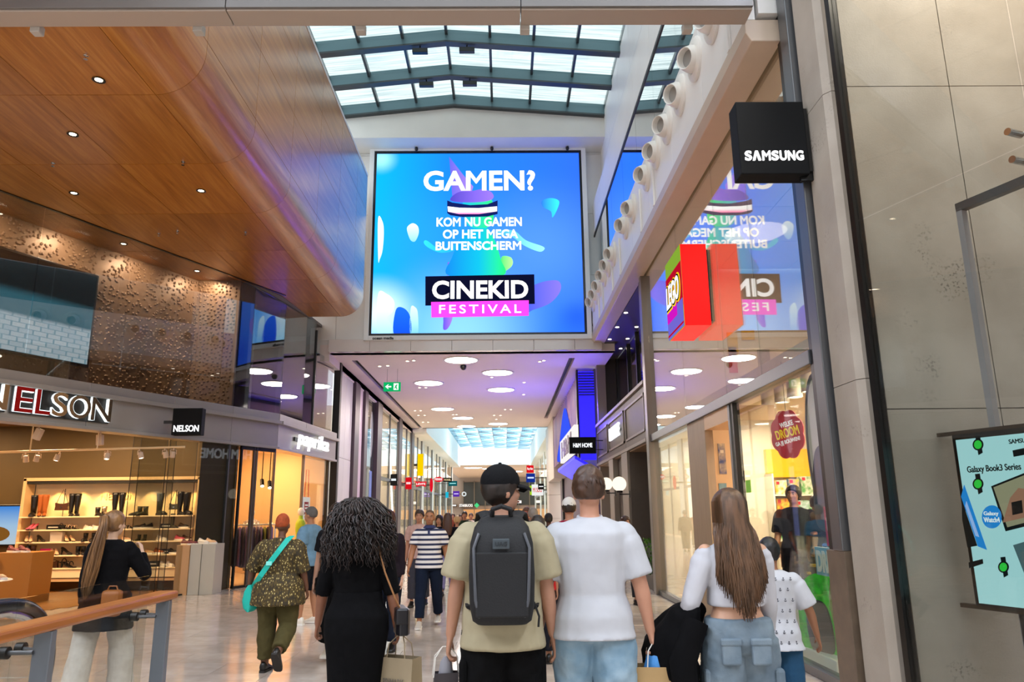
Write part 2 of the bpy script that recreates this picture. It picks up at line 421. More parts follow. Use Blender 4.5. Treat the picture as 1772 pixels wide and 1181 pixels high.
MB().box(5.2, 5.3, 6.9, YS, 7.9, 9.82).build('corridor_wall', pm('bluegrey_wall', '#9fb0b6', .5), wr)
M_ledge = pm('ledge_beige', '#cbb8a4', 0.4, var=(2, .06))
MB().prism([(2.6, 6.66), (2.6, 6.5), (2.66, 6.4), (2.98, 6.4), (2.98, 6.66)], 6.95, 23.9, 'y').build('ledge', M_ledge, structure('trim_2', 'beige ledge under the white nozzle band'), bevel=.01)
# upper glass with reflections of the roof
w1 = structure('window_1', 'frameless upper glazing between white nozzle band and bulkhead')
for k in range(8):
    y0 = 6.95 + 1.82 * k
    MB().box(2.82, 2.834, y0 + .006, y0 + 1.814, 7.93, 9.8).build('pane', M_glass_l, w1)
MB().box(2.8, 2.86, 6.95, YS, 9.76, 9.83).build('head_rail', M_dark, w1)
# nozzles
M_noz = pm('nozzle_white', '#e8e4dd', 0.35); M_nozin = pm('nozzle_inner', '#9b9994', 0.5)
def nozzle_proto():
    t = thing('air_nozzle', 'n', 'air nozzle', (0, 0, 0), 0, 'round air nozzles along the right upper wall')
    Rm = Matrix.Rotation(R(-90), 4, 'Y')    # local z -> -x
    MB().lathe([(.17, 0), (.3, 0), (.3, .03), (.27, .055), (.2, .06), (.17, .03)], 28, Rm).build('ring', M_noz, t, smooth=True, world=False)
    tilt = Matrix.Rotation(R(28), 4, 'Z') @ Matrix.Rotation(R(-12), 4, 'Y') @ Rm
    MB().lathe([(.18, -.03), (.19, .04), (.178, .12), (.155, .19), (.14, .225), (.127, .215), (.122, .1)], 28, tilt).build('spout', M_noz, t, smooth=True, world=False)
    MB().lathe([(.124, .12), (.124, .125)], 24, tilt).build('grille', M_nozin, t, world=False)
    return t
nz = nozzle_proto()
nys = [8.08, 8.93, 9.81, 10.69, 11.57, 12.45, 13.98, 14.88, 16.68, 17.5, 18.3, 19.2, 20.0, 20.75]
ordn = ['nearest', 'second nearest', 'third', 'fourth', 'fifth', 'sixth', 'seventh', 'eighth', 'ninth', 'tenth', 'eleventh', 'twelfth', 'thirteenth', 'last']
for i, y in enumerate(nys):
    o = nz if i == 0 else copy_tree(nz)
    o.location = (2.64, y, 7.5)
    o['label'] = f'white round air nozzle on right upper wall, {ordn[i]} from the camera' if i else 'white round air nozzle partly cut off by the beam, nearest one'
wbat = structure('trim_3', 'short white vertical battens between the air nozzles')
for y in (7.55, 11.95, 13.2, 15.8, 17.0, 18.75, 19.6):
    o = MB().box(2.6, 2.64, y - .04, y + .04, 6.68, 7.55).build('wall_batten', M_bulk, wbat, bevel=.008)

# ------------------------------------------------------------------ beam crossing the top of the picture
bb = structure('trim_1', 'grey bridge beam crossing the top of the hall')
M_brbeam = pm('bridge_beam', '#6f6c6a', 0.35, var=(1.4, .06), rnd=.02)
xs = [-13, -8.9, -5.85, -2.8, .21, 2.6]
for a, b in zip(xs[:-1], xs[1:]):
    MB().box(a + .004, b - .004, 6.68, 6.93, 6.58, 7.7).build('soffit_panel', pm('bridge_soffit', '#a99b8e', .35), bb, bevel=.006); MB().box(a + .004, b - .004, 6.65, 6.68, 6.6, 7.7).build('panel', M_brbeam, bb, bevel=.004)  # lit underside and darker front are put into two colours of one beam
for i, (xp, yp) in enumerate(((65, 50), (345, 47), (625, 42), (908, 38), (1188, 35))):
    p = atY(xp, yp, 6.98)
    o = MB().box(p.x - .05, p.x + .05, 6.93, 7.03, 6.53, 6.63).build('beam_lamp', pm('lamp_box', '#b3aca2', .4), bevel=.008)
    tag(o, ['small grey lamp box at far left end of top beam', 'small grey lamp box over the wood bullnose', 'small grey lamp box at left end of the glass roof', 'small grey lamp box near the beam seam', 'small grey lamp box at right end of top beam'][i], 'lamp', 'lamp boxes on the top beam')

# ------------------------------------------------------------------ wood clad upper storey on the left
def wood_mat():
    m = bpy.data.materials.new('oak_veneer'); m.use_nodes = True; nt = m.node_tree; b = nt.nodes['Principled BSDF']
    tc = N(nt, 'ShaderNodeTexCoord'); mp = N(nt, 'ShaderNodeMapping'); mp.inputs['Scale'].default_value = (9, .55, 9)
    oi = N(nt, 'ShaderNodeObjectInfo'); ad = N(nt, 'ShaderNodeVectorMath', operation='ADD')
    nt.links.new(tc.outputs['Object'], mp.inputs[0]); nt.links.new(mp.outputs[0], ad.inputs[0])
    ml = N(nt, 'ShaderNodeVectorMath', operation='SCALE'); ml.inputs[0].default_value = (13, 7, 5); nt.links.new(oi.outputs['Random'], ml.inputs['Scale']); nt.links.new(ml.outputs[0], ad.inputs[1])
    n = N(nt, 'ShaderNodeTexNoise', Scale=1.3, Detail=9.0, Roughness=.62, Distortion=.6); nt.links.new(ad.outputs[0], n.inputs['Vector'])
    cr = N(nt, 'ShaderNodeValToRGB'); e = cr.color_ramp.elements; e[0].position = .3; e[1].position = .72; e[0].color = srgb('#96560f'); e[1].color = srgb('#c48638')
    k = cr.color_ramp.elements.new(.5); k.color = srgb('#ae6b1e')
    nt.links.new(n.outputs['Fac'], cr.inputs[0])
    hs = N(nt, 'ShaderNodeHueSaturation'); mr = N(nt, 'ShaderNodeMapRange'); mr.inputs[3].default_value = .9; mr.inputs[4].default_value = 1.08
    nt.links.new(oi.outputs['Random'], mr.inputs[0]); nt.links.new(mr.outputs[0], hs.inputs['Value']); nt.links.new(cr.outputs[0], hs.inputs['Color']); nt.links.new(hs.outputs[0], b.inputs['Base Color'])
    b.inputs['Roughness'].default_value = .34; b.inputs['Coat Weight'].default_value = .55; b.inputs['Coat Roughness'].default_value = .22
    return m
M_wood = wood_mat()
wl = structure('wall_left', 'oak clad upper storey with rounded bullnose edge on the left')
UD = Vector((.429, .903, 0)).normalized()      # direction of the angled shop front
NB = Vector((-5.5, 18.2, 0)); NC = Vector((-5.1, 23.0, 0))
def sl(s, z=0.0, off=0.0):                      # point on shop front, s metres before the bend, off = metres into the shop
    p = NB - UD * s; n = Vector((-UD.y, UD.x, 0)); return Vector((p.x + n.x * off, p.y + n.y * off, z))
def linex(y, off=0.0):
    if y <= NB.y: return NB.x - (NB.y - y) * UD.x / UD.y - off / UD.y
    return NB.x + (y - NB.y) * (NC.x - NB.x) / (NC.y - NB.y) - off
ys = [4.9, 6.92, 8.92, 10.92, 12.92, 14.92, 16.92, 18.92, 20.3]
g = .0045
XF, XE, RAD, ZS = -4.57, -3.95, .62, 7.0
for a, b in zip(ys[:-1], ys[1:]):
    # flat soffit panels
    cols = [XF, -6.05, -7.55, -9.05, -10.55, -12.1]
    for x1, x0 in zip(cols[:-1], cols[1:]):
        q = []
        lo_a, lo_b = max(x0, linex(a, 2.6)), max(x0, linex(b, 2.6))
        if lo_a >= x1 - .05 and lo_b >= x1 - .05: continue
        lo_a = min(lo_a, x1 - .02); lo_b = min(lo_b, x1 - .02)
        mb = MB(); mb.prism([(lo_a + g, a + g), (x1 - g, a + g), (x1 - g, b - g), (lo_b + g, b - g)], ZS, ZS + .03, 'z')
        mb.build('panel', M_wood, wl)
    # bullnose
    arc = [(XF + RAD * math.sin(t), ZS + RAD * (1 - math.cos(t))) for t in [R(90) * k / 12 for k in range(13)]]
    arc[0] = (arc[0][0] + g, arc[0][1])
    outer = arc + [(XE, 7.78 - g)]
    inner = [(XE - .03, 7.78 - g)] + [(XF + (RAD - .03) * math.sin(t), ZS + .03 + (RAD - .03) * (1 - math.cos(t))) for t in [R(90) * k / 12 for k in range(12, -1, -1)]]
    MB().loft([[(p[0], a + g, p[1]) for p in outer + inner], [(p[0], b - g, p[1]) for p in outer + inner]]).build('bullnose_panel', M_wood, wl, smooth=True, angle=30)
    for z0, z1 in ((7.78, 9.02), (9.02, 10.2), (10.2, 11.25)):
        MB().box(XE - .03, XE, a + g, b - g, z0 + g, z1 - g).build('panel', M_wood, wl)
MB().box(-4.5, XE + .01, 4.9, 20.32, 11.25, 11.33).build('coping', M_white, wl)
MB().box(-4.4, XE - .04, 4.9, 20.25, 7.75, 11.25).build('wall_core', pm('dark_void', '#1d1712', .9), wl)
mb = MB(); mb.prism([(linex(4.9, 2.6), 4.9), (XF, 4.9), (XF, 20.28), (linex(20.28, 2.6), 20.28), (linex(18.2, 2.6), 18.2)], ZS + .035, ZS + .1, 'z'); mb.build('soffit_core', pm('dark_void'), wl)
# end face of the wooden box
arc = [(XF + RAD * math.sin(t), ZS + RAD * (1 - math.cos(t))) for t in [R(90) * k / 12 for k in range(13)]]
mb = MB(); mb.prism([(-6.2, ZS)] + arc + [(XE, 11.25), (-6.2, 11.25)], 20.3, 20.34, 'y'); mb.build('end_panel', M_wood, wl)
# soffit downlights and sprinklers
dl = None
def soffit_spot(x, y, z, name, parts, group, label):
    t = thing(name, label, 'downlight' if name == 'downlight' else 'sprinkler', (x, y, z), 0, group)
    return t
M_lampglow = em('lamp_glow', '#ffe9c8', 12.0)
spots = [(171, 138), (126, 232), (128, 334), (348, 330), (214, 422), (341, 469)]
nm = ['nearest oak panel top', 'left of the oak soffit middle', 'lower left of the oak soffit', 'middle of the oak soffit', 'behind the glass over dimpled wall', 'far end behind the glass']
proto = None
for i, (xp, yp) in enumerate(spots):
    p = atZ(xp, yp, ZS)
    if proto is None:
        t = thing('downlight', '', 'downlight', p, 0, 'recessed downlights in the oak soffit')
        MB().lathe([(.045, .001), (.075, .001), (.08, -.012), (.07, -.016), (.05, -.004)], 20).build('trim_ring', M_black, t, smooth=True, world=False)
        MB().lathe([(.046, -.002), (.046, -.006)], 16).build('lens', M_lampglow, t, world=False); proto = t
    else: t = copy_tree(proto); t.location = p
    t['label'] = f'small round recessed downlight, {nm[i]}'
for i, (xp, yp) in enumerate(((149, 95), (92, 282), (317, 280), (425, 402), (307, 400), (275, 404))):
    p = atZ(xp, yp, ZS)
    o = MB().lathe([(.03, 0), (.03, -.01), (.008, -.012), (.008, -.05), (.025, -.055), (.025, -.06)], 10, Matrix.Translation(p)).build('sprinkler', M_chrome, smooth=True)
    tag(o, ['chrome ceiling sprinkler nearest the top beam on oak soffit', 'chrome ceiling sprinkler at left edge of oak soffit', 'chrome ceiling sprinkler in middle of oak soffit', 'chrome ceiling sprinkler near bullnose at far oak panels', 'chrome ceiling sprinkler over the glass line, right one', 'chrome ceiling sprinkler over the glass line, left one'][i], 'sprinkler', 'sprinklers in the oak soffit')

# ------------------------------------------------------------------ hall behind the camera, so that the place is closed
wb = structure('wall_back', 'pale wall closing the hall behind the camera')
MB().box(-16, 9, -14.3, -14, 0, 14).build('wall_face', M_white, wb)
ml = structure('wall_left_back', 'pale side wall of the hall behind the camera')
MB().box(-16.2, -16, -14, 6, 0, 14).build('wall_face', M_white, ml)
mr_ = structure('wall_right_back', 'pale side wall of the hall behind the camera on the right')
MB().box(8.8, 9, -14, 5.4, 0, 14).build('wall_face', M_white, mr_)
cb = structure('ceiling_back', 'roof with round lamps over the near hall')
for (a, b, c, d) in ((-16, -5.5, -14, 6.6), (3.6, 9, -14, 6.6), (-5.5, 3.6, -14, -10)):
    MB().box(a, b, c, d, 11.0, 11.3).build('roof_slab', M_white, cb)
M_fill_disc = em('hall_lamp_disc', '#f0f3ff', 5.0)  # unseen lamps added behind the camera to brighten the people's backs
for k, (x, y) in enumerate(((-7.5, 3.2), (-7.5, -1.5), (-7.5, -6), (5.2, 3.0), (5.2, -1.5), (5.2, -6), (-11.5, 1), (-11.5, -5))):
    t = thing('ceiling_lamp', ['round ceiling lamp of the near hall, left aisle, by the bridge', 'round ceiling lamp of the near hall, left aisle, middle', 'round ceiling lamp of the near hall, left aisle, by the rear wall', 'round ceiling lamp of the near hall, right aisle, by the bridge', 'round ceiling lamp of the near hall, right aisle, middle', 'round ceiling lamp of the near hall, right aisle, by the rear wall', 'round ceiling lamp of the near hall beside the outer left wall, front', 'round ceiling lamp of the near hall beside the outer left wall, rear'][k], 'lamp', (x, y, 11.0), 0, 'round lamps in the near hall')
    MB().lathe([(.7, 0), (.76, 0), (.76, -.06), (.7, -.06)], 32).build('rim', M_white, t, world=False, smooth=True)
    MB().lathe([(.69, -.02), (.69, -.03)], 32).build('diffuser', M_fill_disc, t, world=False)
    lamp('lamp_light', 'AREA', (x, y, 10.9), 360, '#e9eeff', 1.3, None, t)
# ================================================================== big advertising screen
YP = 21.28
def crom(pts, n=6):
    out = []; L = len(pts)
    for i in range(L):
        p0, p1, p2, p3 = [Vector((*pts[(i + k) % L], 0)) for k in (-1, 0, 1, 2)]
        for j in range(n):
            t = j / n
            q = 0.5 * ((2 * p1) + (-p0 + p2) * t + (2 * p0 - 5 * p1 + 4 * p2 - p3) * t * t + (-p0 + 3 * p1 - 3 * p2 + p3) * t ** 3)
            out.append((q.x, q.y))
    return out
def ellipse(cx, cy, rx, ry, rot=0, n=28):
    return [(cx + rx * math.cos(t) * math.cos(rot) - ry * math.sin(t) * math.sin(rot), cy + rx * math.cos(t) * math.sin(rot) + ry * math.sin(t) * math.cos(rot)) for t in [2 * math.pi * k / n for k in range(n)]]
scr = thing('advertising_screen', 'huge bright blue advertising screen in a white frame over the walkway', 'screen', ((-3.86 + 2.42) / 2, YS, 6.75))
sx0, sx1, sz0, sz1 = -3.86, 2.40, 6.72, 12.47
def ring_frame(mb, x0, x1, z0, z1, w, y0, y1):
    mb.box(x0 - w, x0, y0, y1, z0 - w, z1 + w); mb.box(x1, x1 + w, y0, y1, z0 - w, z1 + w); mb.box(x0, x1, y0, y1, z0 - w, z0); mb.box(x0, x1, y0, y1, z1, z1 + w); return mb
ring_frame(MB(), sx0 - .07, sx1 + .07, sz0 - .07, sz1 + .07, .14, YS - .3, YS).build('frame', pm('screen_frame_white', '#e9ebec', .35), scr, bevel=.01)
ring_frame(MB(), sx0, sx1, sz0, sz1, .07, YS - .26, YS - .02).build('bezel', M_black, scr)
def screen_bg():
    m = bpy.data.materials.new('screen_blue_picture'); m.use_nodes = True; nt = m.node_tree; nt.nodes.clear()
    out = N(nt, 'ShaderNodeOutputMaterial'); e = N(nt, 'ShaderNodeEmission'); e.inputs[1].default_value = SCR_POW
    tc = N(nt, 'ShaderNodeTexCoord'); sp = N(nt, 'ShaderNodeSeparateXYZ'); nt.links.new(tc.outputs['Generated'], sp.inputs[0])
    cr = N(nt, 'ShaderNodeValToRGB'); el = cr.color_ramp.elements; el[0].color = srgb('#0aa2fb'); el[1].color = srgb('#2a62ee'); k = el.new(.35); k.color = srgb('#1878f6')
    nt.links.new(sp.outputs[0], cr.inputs[0])
    last = cr.outputs[0]
    for (cx_, cz, rad, colr, amt) in ((.42, .0, .5, '#8fd0ff', .75), (.03, .12, .22, '#d6f2ff', .9), (.8, .45, .5, '#5b95fa', .55), (.02, .97, .1, '#9be0ff', .9), (.3, .5, .45, '#2f9dff', .4), (.97, .08, .12, '#1c50e8', .7)):
        vm = N(nt, 'ShaderNodeVectorMath', operation='DISTANCE'); cb = N(nt, 'ShaderNodeCombineXYZ')
        nt.links.new(sp.outputs[0], cb.inputs[0]); nt.links.new(sp.outputs[2], cb.inputs[1]); nt.links.new(cb.outputs[0], vm.inputs[0]); vm.inputs[1].default_value = (cx_, cz, 0)
        mr = N(nt, 'ShaderNodeMapRange', interpolation_type='SMOOTHSTEP'); mr.inputs[1].default_value = rad; mr.inputs[2].default_value = 0; mr.inputs[3].default_value = 0; mr.inputs[4].default_value = amt
        nt.links.new(vm.outputs['Value'], mr.inputs[0])
        mx = N(nt, 'ShaderNodeMix', data_type='RGBA'); mx.inputs[7].default_value = srgb(colr); nt.links.new(last, mx.inputs[6]); nt.links.new(mr.outputs[0], mx.inputs[0]); last = mx.outputs[2]
    nt.links.new(last, e.inputs[0]); nt.links.new(e.outputs[0], out.inputs[0]); return m
SCR_POW = 1.5
MB().box(sx0, sx1, YP, YP + .1, sz0, sz1).build('display', screen_bg(), scr)
def grad_em(name, c0, c1, axis=0, pw=SCR_POW, mid=None):
    m = bpy.data.materials.new(name); m.use_nodes = True; nt = m.node_tree; nt.nodes.clear()
    out = N(nt, 'ShaderNodeOutputMaterial'); e = N(nt, 'ShaderNodeEmission'); e.inputs[1].default_value = pw
    tc = N(nt, 'ShaderNodeTexCoord'); sp = N(nt, 'ShaderNodeSeparateXYZ'); nt.links.new(tc.outputs['Generated'], sp.inputs[0])
    cr = N(nt, 'ShaderNodeValToRGB'); cr.color_ramp.elements[0].color = srgb(c0); cr.color_ramp.elements[1].color = srgb(c1)
    if mid: k = cr.color_ramp.elements.new(mid[0]); k.color = srgb(mid[1])
    nt.links.new(sp.outputs[axis], cr.inputs[0]); nt.links.new(cr.outputs[0], e.inputs[0]); nt.links.new(e.outputs[0], out.inputs[0]); return m
def spx(x, y): return (630 + x / 3.28, 250 + y / 3.28)       # measured on an enlarged crop of the picture
def decal(name, pts, layer, mat, smooth=True, n=6):
    q = crom(pts, n) if smooth else pts
    P = [atY(x, y, YP - .004 * layer) for x, y in q]
    mb = MB(); mb.loft([[(p.x, YP - .004 * layer, p.z) for p in P], [(p.x, YP + .02, p.z) for p in P]])
    return mb.build(name, mat, scr)
Zp = lambda L: [spx(*p) for p in L]
W_ = grad_em('screen_white_blob', '#bfeaff', '#ffffff', 2)
decal('picture_blob', Zp([(80, 420), (105, 440), (112, 500), (105, 600), (90, 650), (80, 655)]), 1, W_)
decal('picture_blob', Zp([(245, 470), (275, 448), (305, 465), (310, 505), (290, 550), (265, 545), (248, 505)]), 1, grad_em('screen_blob2', '#7fc4ff', '#d9f1ff', 2))
decal('picture_blob', Zp([(80, 850), (130, 850), (170, 890), (165, 950), (130, 985), (160, 1030), (150, 1080), (78, 1080)]), 1, grad_em('screen_blob3', '#8fd6fb', '#f2fbff', 2))
decal('picture_blob', Zp([(265, 930), (290, 925), (305, 960), (305, 1080), (262, 1080)]), 1, grad_em('screen_blob4', '#5cb4ff', '#c9ecff', 2))
decal('picture_blob', Zp([(180, 940), (225, 930), (262, 980), (262, 1080), (170, 1080)]), 1, grad_em('screen_blob5', '#1046dd', '#1b62ee', 2))
decal('picture_blob', Zp([(1010, 320), (1060, 305), (1105, 320), (1100, 360), (1070, 415), (1060, 380), (1015, 355)]), 1, grad_em('screen_blob6', '#2b6fe9', '#36d8e8', 0))
P_ = grad_em('screen_purple', '#5a4be0', '#9a6fe8', 0)
decal('picture_cone', Zp([(483, 70), (560, 170), (620, 240), (600, 300), (500, 290), (492, 180)]), 1, grad_em('screen_cone', '#5b5be8', '#9a79ef', 0), False)
decal('picture_cloth', Zp([(495, 300), (540, 270), (610, 265), (670, 255), (720, 270), (735, 300), (700, 322), (600, 330), (500, 322)]), 2.75, grad_em('screen_cloth', '#4a3fb0', '#8a6be0', 0))
decal('picture_dome', Zp([(560, 330), (600, 310), (650, 320), (690, 300), (730, 330), (720, 460), (590, 460)]), 2.5, grad_em('screen_dome', '#1aa7c8', '#2fd86e', 0))
decal('picture_body', Zp([(600, 480), (690, 470), (740, 540), (775, 650), (785, 745), (480, 745), (500, 640), (550, 530)]), 2, grad_em('screen_body', '#1277cc', '#25d96a', 0, mid=(.55, '#0fa7c9')))
decal('picture_fin', Zp([(780, 640), (830, 640), (845, 670), (830, 700), (785, 720)]), 1.5, grad_em('screen_fin', '#49c56a', '#a6e88a', 0))
decal('picture_arm', Zp([(340, 550), (360, 548), (430, 595), (500, 580), (560, 520), (580, 545), (520, 600), (440, 615), (380, 595), (345, 570)]), 1.75, grad_em('screen_arm', '#31c9ee', '#1f86d8', 0))
decal('picture_arm', Zp([(760, 490), (850, 490), (920, 545), (1015, 580), (1020, 600), (990, 608), (910, 575), (830, 520), (760, 515)]), 1.75, grad_em('screen_arm2', '#2b9be0', '#8fe3f3', 0))
decal('picture_band', Zp([(472, 318), (500, 330), (600, 345), (700, 340), (758, 318), (758, 395), (700, 410), (560, 412), (490, 402), (472, 390)]), 3, em('screen_band', '#16246b', .9), False)
decal('picture_band_glow', Zp([(474, 352), (540, 360), (650, 362), (755, 352), (755, 380), (650, 396), (540, 396), (476, 382)]), 4, grad_em('screen_glow', '#ff5aa8', '#ffffff', 2, mid=(.45, '#ffffff')), False)
decal('picture_tail', Zp([(930, 830), (1000, 785), (1090, 772), (1118, 800), (1105, 850), (1050, 905), (960, 940), (930, 945)]), 1, grad_em('screen_tail', '#3f55d6', '#7a6be0', 0))
decal('picture_foot', Zp([(455, 975), (500, 978), (490, 1020), (470, 1050), (450, 1050), (450, 1010)]), 1, P_)
decal('picture_foot', Zp([(475, 670), (490, 668), (486, 745), (472, 745)]), 1, P_, False)
decal('title_block', [(736, 478.5), (924.5, 475), (925.5, 526), (736, 529)], 5, em('screen_navy', '#0e1130', .9), False)
decal('title_strip', [(746, 523), (915, 520), (915, 546.5), (746.5, 549.5)], 6, em('screen_magenta', '#f23fd6', SCR_POW), False)
M_sw = em('screen_white', '#ffffff', 1.35)
def stext(s, x0, x1, y0, y1, bold, layer, space=1.0):
    a = atY(x0, (y0 + y1) / 2, YP); b = atY(x1, (y0 + y1) / 2, YP); t = atY((x0 + x1) / 2, y0, YP); u = atY((x0 + x1) / 2, y1, YP)
    M = frame_M(((a.x + b.x) / 2, YP - .004 * layer - .004, (t.z + u.z) / 2), (1, 0, 0))
    text_fit(s, b.x - a.x, t.z - u.z, .012, bold, M, space).build('lettering', M_sw, scr)
stext('GAMEN?', 733, 926, 296, 331, .028, 6)
stext('KOM NU GAMEN', 755.5, 903, 377, 392.5, .028, 6)
stext('OP HET MEGA', 766.5, 896.5, 398, 413.5, .028, 6)
stext('BUITENSCHERM', 754, 902, 418.5, 433.5, .028, 6)
stext('CINEKID', 748, 914, 486, 518, .032, 7)
stext('FESTIVAL', 760, 902, 528, 543, .012, 8, 1.35)
mb = text_fit('ocean media', .62, .085, .01, .03, frame_M((-3.5, YS - .306, 6.57), (1, 0, 0))); mb.build('maker_name', M_black, scr)

# ================================================================== walkway beyond the screen
t = thing('wall_camera', 'small dark security camera on the wall right of the screen', 'camera', (2.72, YS, 6.95)); MB().cyl((2.72, YS, 6.95), (2.72, YS - .12, 6.95), .02, n=8).build('arm', M_dark, t); MB().cyl((2.72, YS - .1, 6.95), (2.66, YS - .28, 6.92), .05, n=12).build('body', M_dark, t, smooth=True)
c2 = structure('ceiling_2', 'white ceiling of the walkway with round lamps and dark slots')
M_ceil = pm('ceiling_white', '#e8d9d5', .5, var=(.6, .03))
ZC = 6.2
for (a, b, y0, y1) in ((-5.4, -4.68, YS, 41.5), (-4.5, 2.03, YS, 41.5), (2.21, 3.3, YS, 41.5), (-4.68, -4.5, YS, 22.6), (2.03, 2.21, YS, 22.5), (2.03, 2.21, 37.4, 41.5)):
    MB().box(a, b, y0, y1, ZC, ZC + .25).build('ceiling_board', M_ceil, c2)
MB().box(-4.75, -4.4, 22.5, 41.5, ZC + .18, ZC + .4).build('slot_box', M_black, c2)
MB().box(1.95, 2.3, 22.4, 37.5, ZC + .18, ZC + .4).build('slot_box', M_black, c2)
for k in (0.04, .1): MB().box(-4.68 + k, -4.66 + k, 22.6, 41.4, ZC + .06, ZC + .1).build('slot_rail', M_dark, c2); MB().box(2.03 + k, 2.05 + k, 22.5, 37.3, ZC + .06, ZC + .1).build('slot_rail', M_dark, c2)
MB().box(-5.4, -5.1, YS, 41.5, 5.95, 6.2).build('edge_beam', M_ceil, c2)
M_cdisc = em('ceiling_disc', '#fff4ea', 11.0)
dp = None
dn = ['nearest the screen wall', 'second, right of centre', 'third, left of the walkway centre', 'fourth, right of centre', 'fifth, on the left', 'sixth', 'seventh, right of centre', 'farthest one']
for i, (xp, yp) in enumerate(((798, 623), (861, 645), (742, 663), (867, 674.5), (766, 708), (801, 723.5), (862, 733.5), (807, 738))):
    p = atZ(xp, yp, ZC)
    if dp is None:
        dp = thing('ceiling_lamp', '', 'lamp', p, 0, 'round ceiling lamps of the walkway')
        MB().lathe([(.5, .0), (.56, 0), (.56, -.025), (.5, -.025)], 36).build('rim', M_white, dp, smooth=True, world=False)
        MB().lathe([(.5, -.008), (.5, -.016)], 36).build('diffuser', M_cdisc, dp, world=False)
        o = dp
    else: o = copy_tree(dp); o.location = p
    o['label'] = f'large round glowing ceiling lamp, {dn[i]}'; lamp('lamp_light', 'AREA', (p.x, p.y, ZC - .04), 110, '#ffeee6', .95)
# small downlights
sd = None
sp_ = [(657, 634), (671, 633), (705, 625), (716, 624), (726, 671), (737, 671), (851, 653), (907, 662), (906, 683), (934, 626), (941, 624), (718, 711), (728, 711), (724, 719), (735, 719), (732, 731), (741, 731), (784, 718), (790, 718), (874, 709), (884, 709), (855, 719), (866, 719), (859, 726), (864, 739)]
for i, (xp, yp) in enumerate(sp_):
    p = atZ(xp, yp, ZC)
    if sd is None:
        sd = thing('downlight', '', 'downlight', p, 0, 'small downlights in the walkway ceiling')
        MB().lathe([(.05, 0), (.075, 0), (.075, -.012), (.05, -.012)], 14).build('trim_ring', M_white, sd, smooth=True, world=False)
        MB().lathe([(.05, -.004), (.05, -.008)], 12).build('lens', M_lampglow, sd, world=False); o = sd
    else: o = copy_tree(sd); o.location = p
    o['label'] = 'tiny bright downlight among the large round lamps of the walkway ceiling'
o = MB().lathe([(.05, 0), (.1, -.02), (.1, -.08), (.06, -.14), (.02, -.16)], 14, Matrix.Translation(atZ(802, 632.5, ZC))).build('dome_camera', M_black, smooth=True); tag(o, 'black dome camera beside the nearest walkway lamp', 'camera')
# exit sign
t = thing('exit_sign', 'green emergency exit sign with white arrow hanging from the walkway ceiling', 'sign', (0, 0, 0))
a, b = atY(664, 662, 24.0), atY(693, 677.5, 24.0)
t.location = ((a.x + b.x) / 2, 24.0, b.z)
MB().box(a.x, b.x, 23.98, 24.04, b.z, a.z).build('body', em('exit_green', '#0fae62', 1.0), t, bevel=.005)
w_, h_ = b.x - a.x, a.z - b.z; M_ew = em('exit_white', '#f4fff8', 1.2)
cxx, czz = (a.x + b.x) / 2, (a.z + b.z) / 2
mb = MB(); mb.prism([(cxx - .4 * w_, czz), (cxx - .24 * w_, czz + .24 * h_), (cxx - .18 * w_, czz + .24 * h_), (cxx - .28 * w_, czz + .07 * h_), (cxx - .04 * w_, czz + .07 * h_), (cxx - .04 * w_, czz - .07 * h_), (cxx - .28 * w_, czz - .07 * h_), (cxx - .18 * w_, czz - .24 * h_), (cxx - .24 * w_, czz - .24 * h_)], 23.968, 23.98, 'y'); mb.build('arrow', M_ew, t)
MB().box(cxx + .1 * w_, cxx + .38 * w_, 23.968, 23.98, czz - .36 * h_, czz + .36 * h_).build('door_symbol', M_ew, t)
mb = MB(); mb.tube([(cxx + .3 * w_, 23.964, czz + .22 * h_), (cxx + .24 * w_, 23.964, czz), (cxx + .3 * w_, 23.964, czz - .3 * h_)], .02, 6); mb.tube([(cxx + .16 * w_, 23.964, czz + .06 * h_), (cxx + .3 * w_, 23.964, czz + .1 * h_)], .015, 6); mb.tube([(cxx + .24 * w_, 23.964, czz), (cxx + .16 * w_, 23.964, czz - .2 * h_)], .018, 6); mb.build('running_figure', em('exit_green'), t)
for q in (.2, .8): MB().cyl((a.x + w_ * q, 24.01, a.z), (a.x + w_ * q, 24.01, ZC + .2), .008).build('rod', M_chrome, t)

# ------------------------------------------------------------------ second roof light, far ceiling and end wall
c3 = structure('ceiling_3', 'pale blue glazed roof light over the far walkway')
M_far = pm('far_white', '#fafafa', .5)
M_bpane = glass('blue_roof_glass', '#7fb2c6', .5)
YF = 74.0
MB().box(-5.3, -4.3, 41.5, YF, 6.0, 8.6).build('well_side', M_far, c3); MB().box(2.5, 3.4, 41.5, YF, 6.0, 8.6).build('well_side', M_far, c3)
MB().box(-5.3, 3.4, YF, YF + .3, 6.2, 8.4).build('well_end', M_far, c3); MB().box(-5.3, 3.4, 41.3, 41.5, 6.2, 8.6).build('well_head', M_far, c3)
nx, ny = 6, 16
for j in range(ny):
    for i in range(nx):
        x0 = -4.3 + 6.8 * i / nx; x1 = -4.3 + 6.8 * (i + 1) / nx; y0 = 41.5 + (YF - 41.5) * j / ny; y1 = 41.5 + (YF - 41.5) * (j + 1) / ny
        dz = .1 * ((i + j) % 2)
        mb = MB(); mb.add([(x0 + .02, y0 + .03, 8.0 + dz - .05 * i), (x1 - .02, y0 + .03, 7.95 - .05 * i), (x1 - .02, y1 - .03, 8.0 + dz - .05 * i), (x0 + .02, y1 - .03, 7.95 - .05 * i)], [(0, 1, 2, 3)]); mb.build('pane', M_bpane, c3)
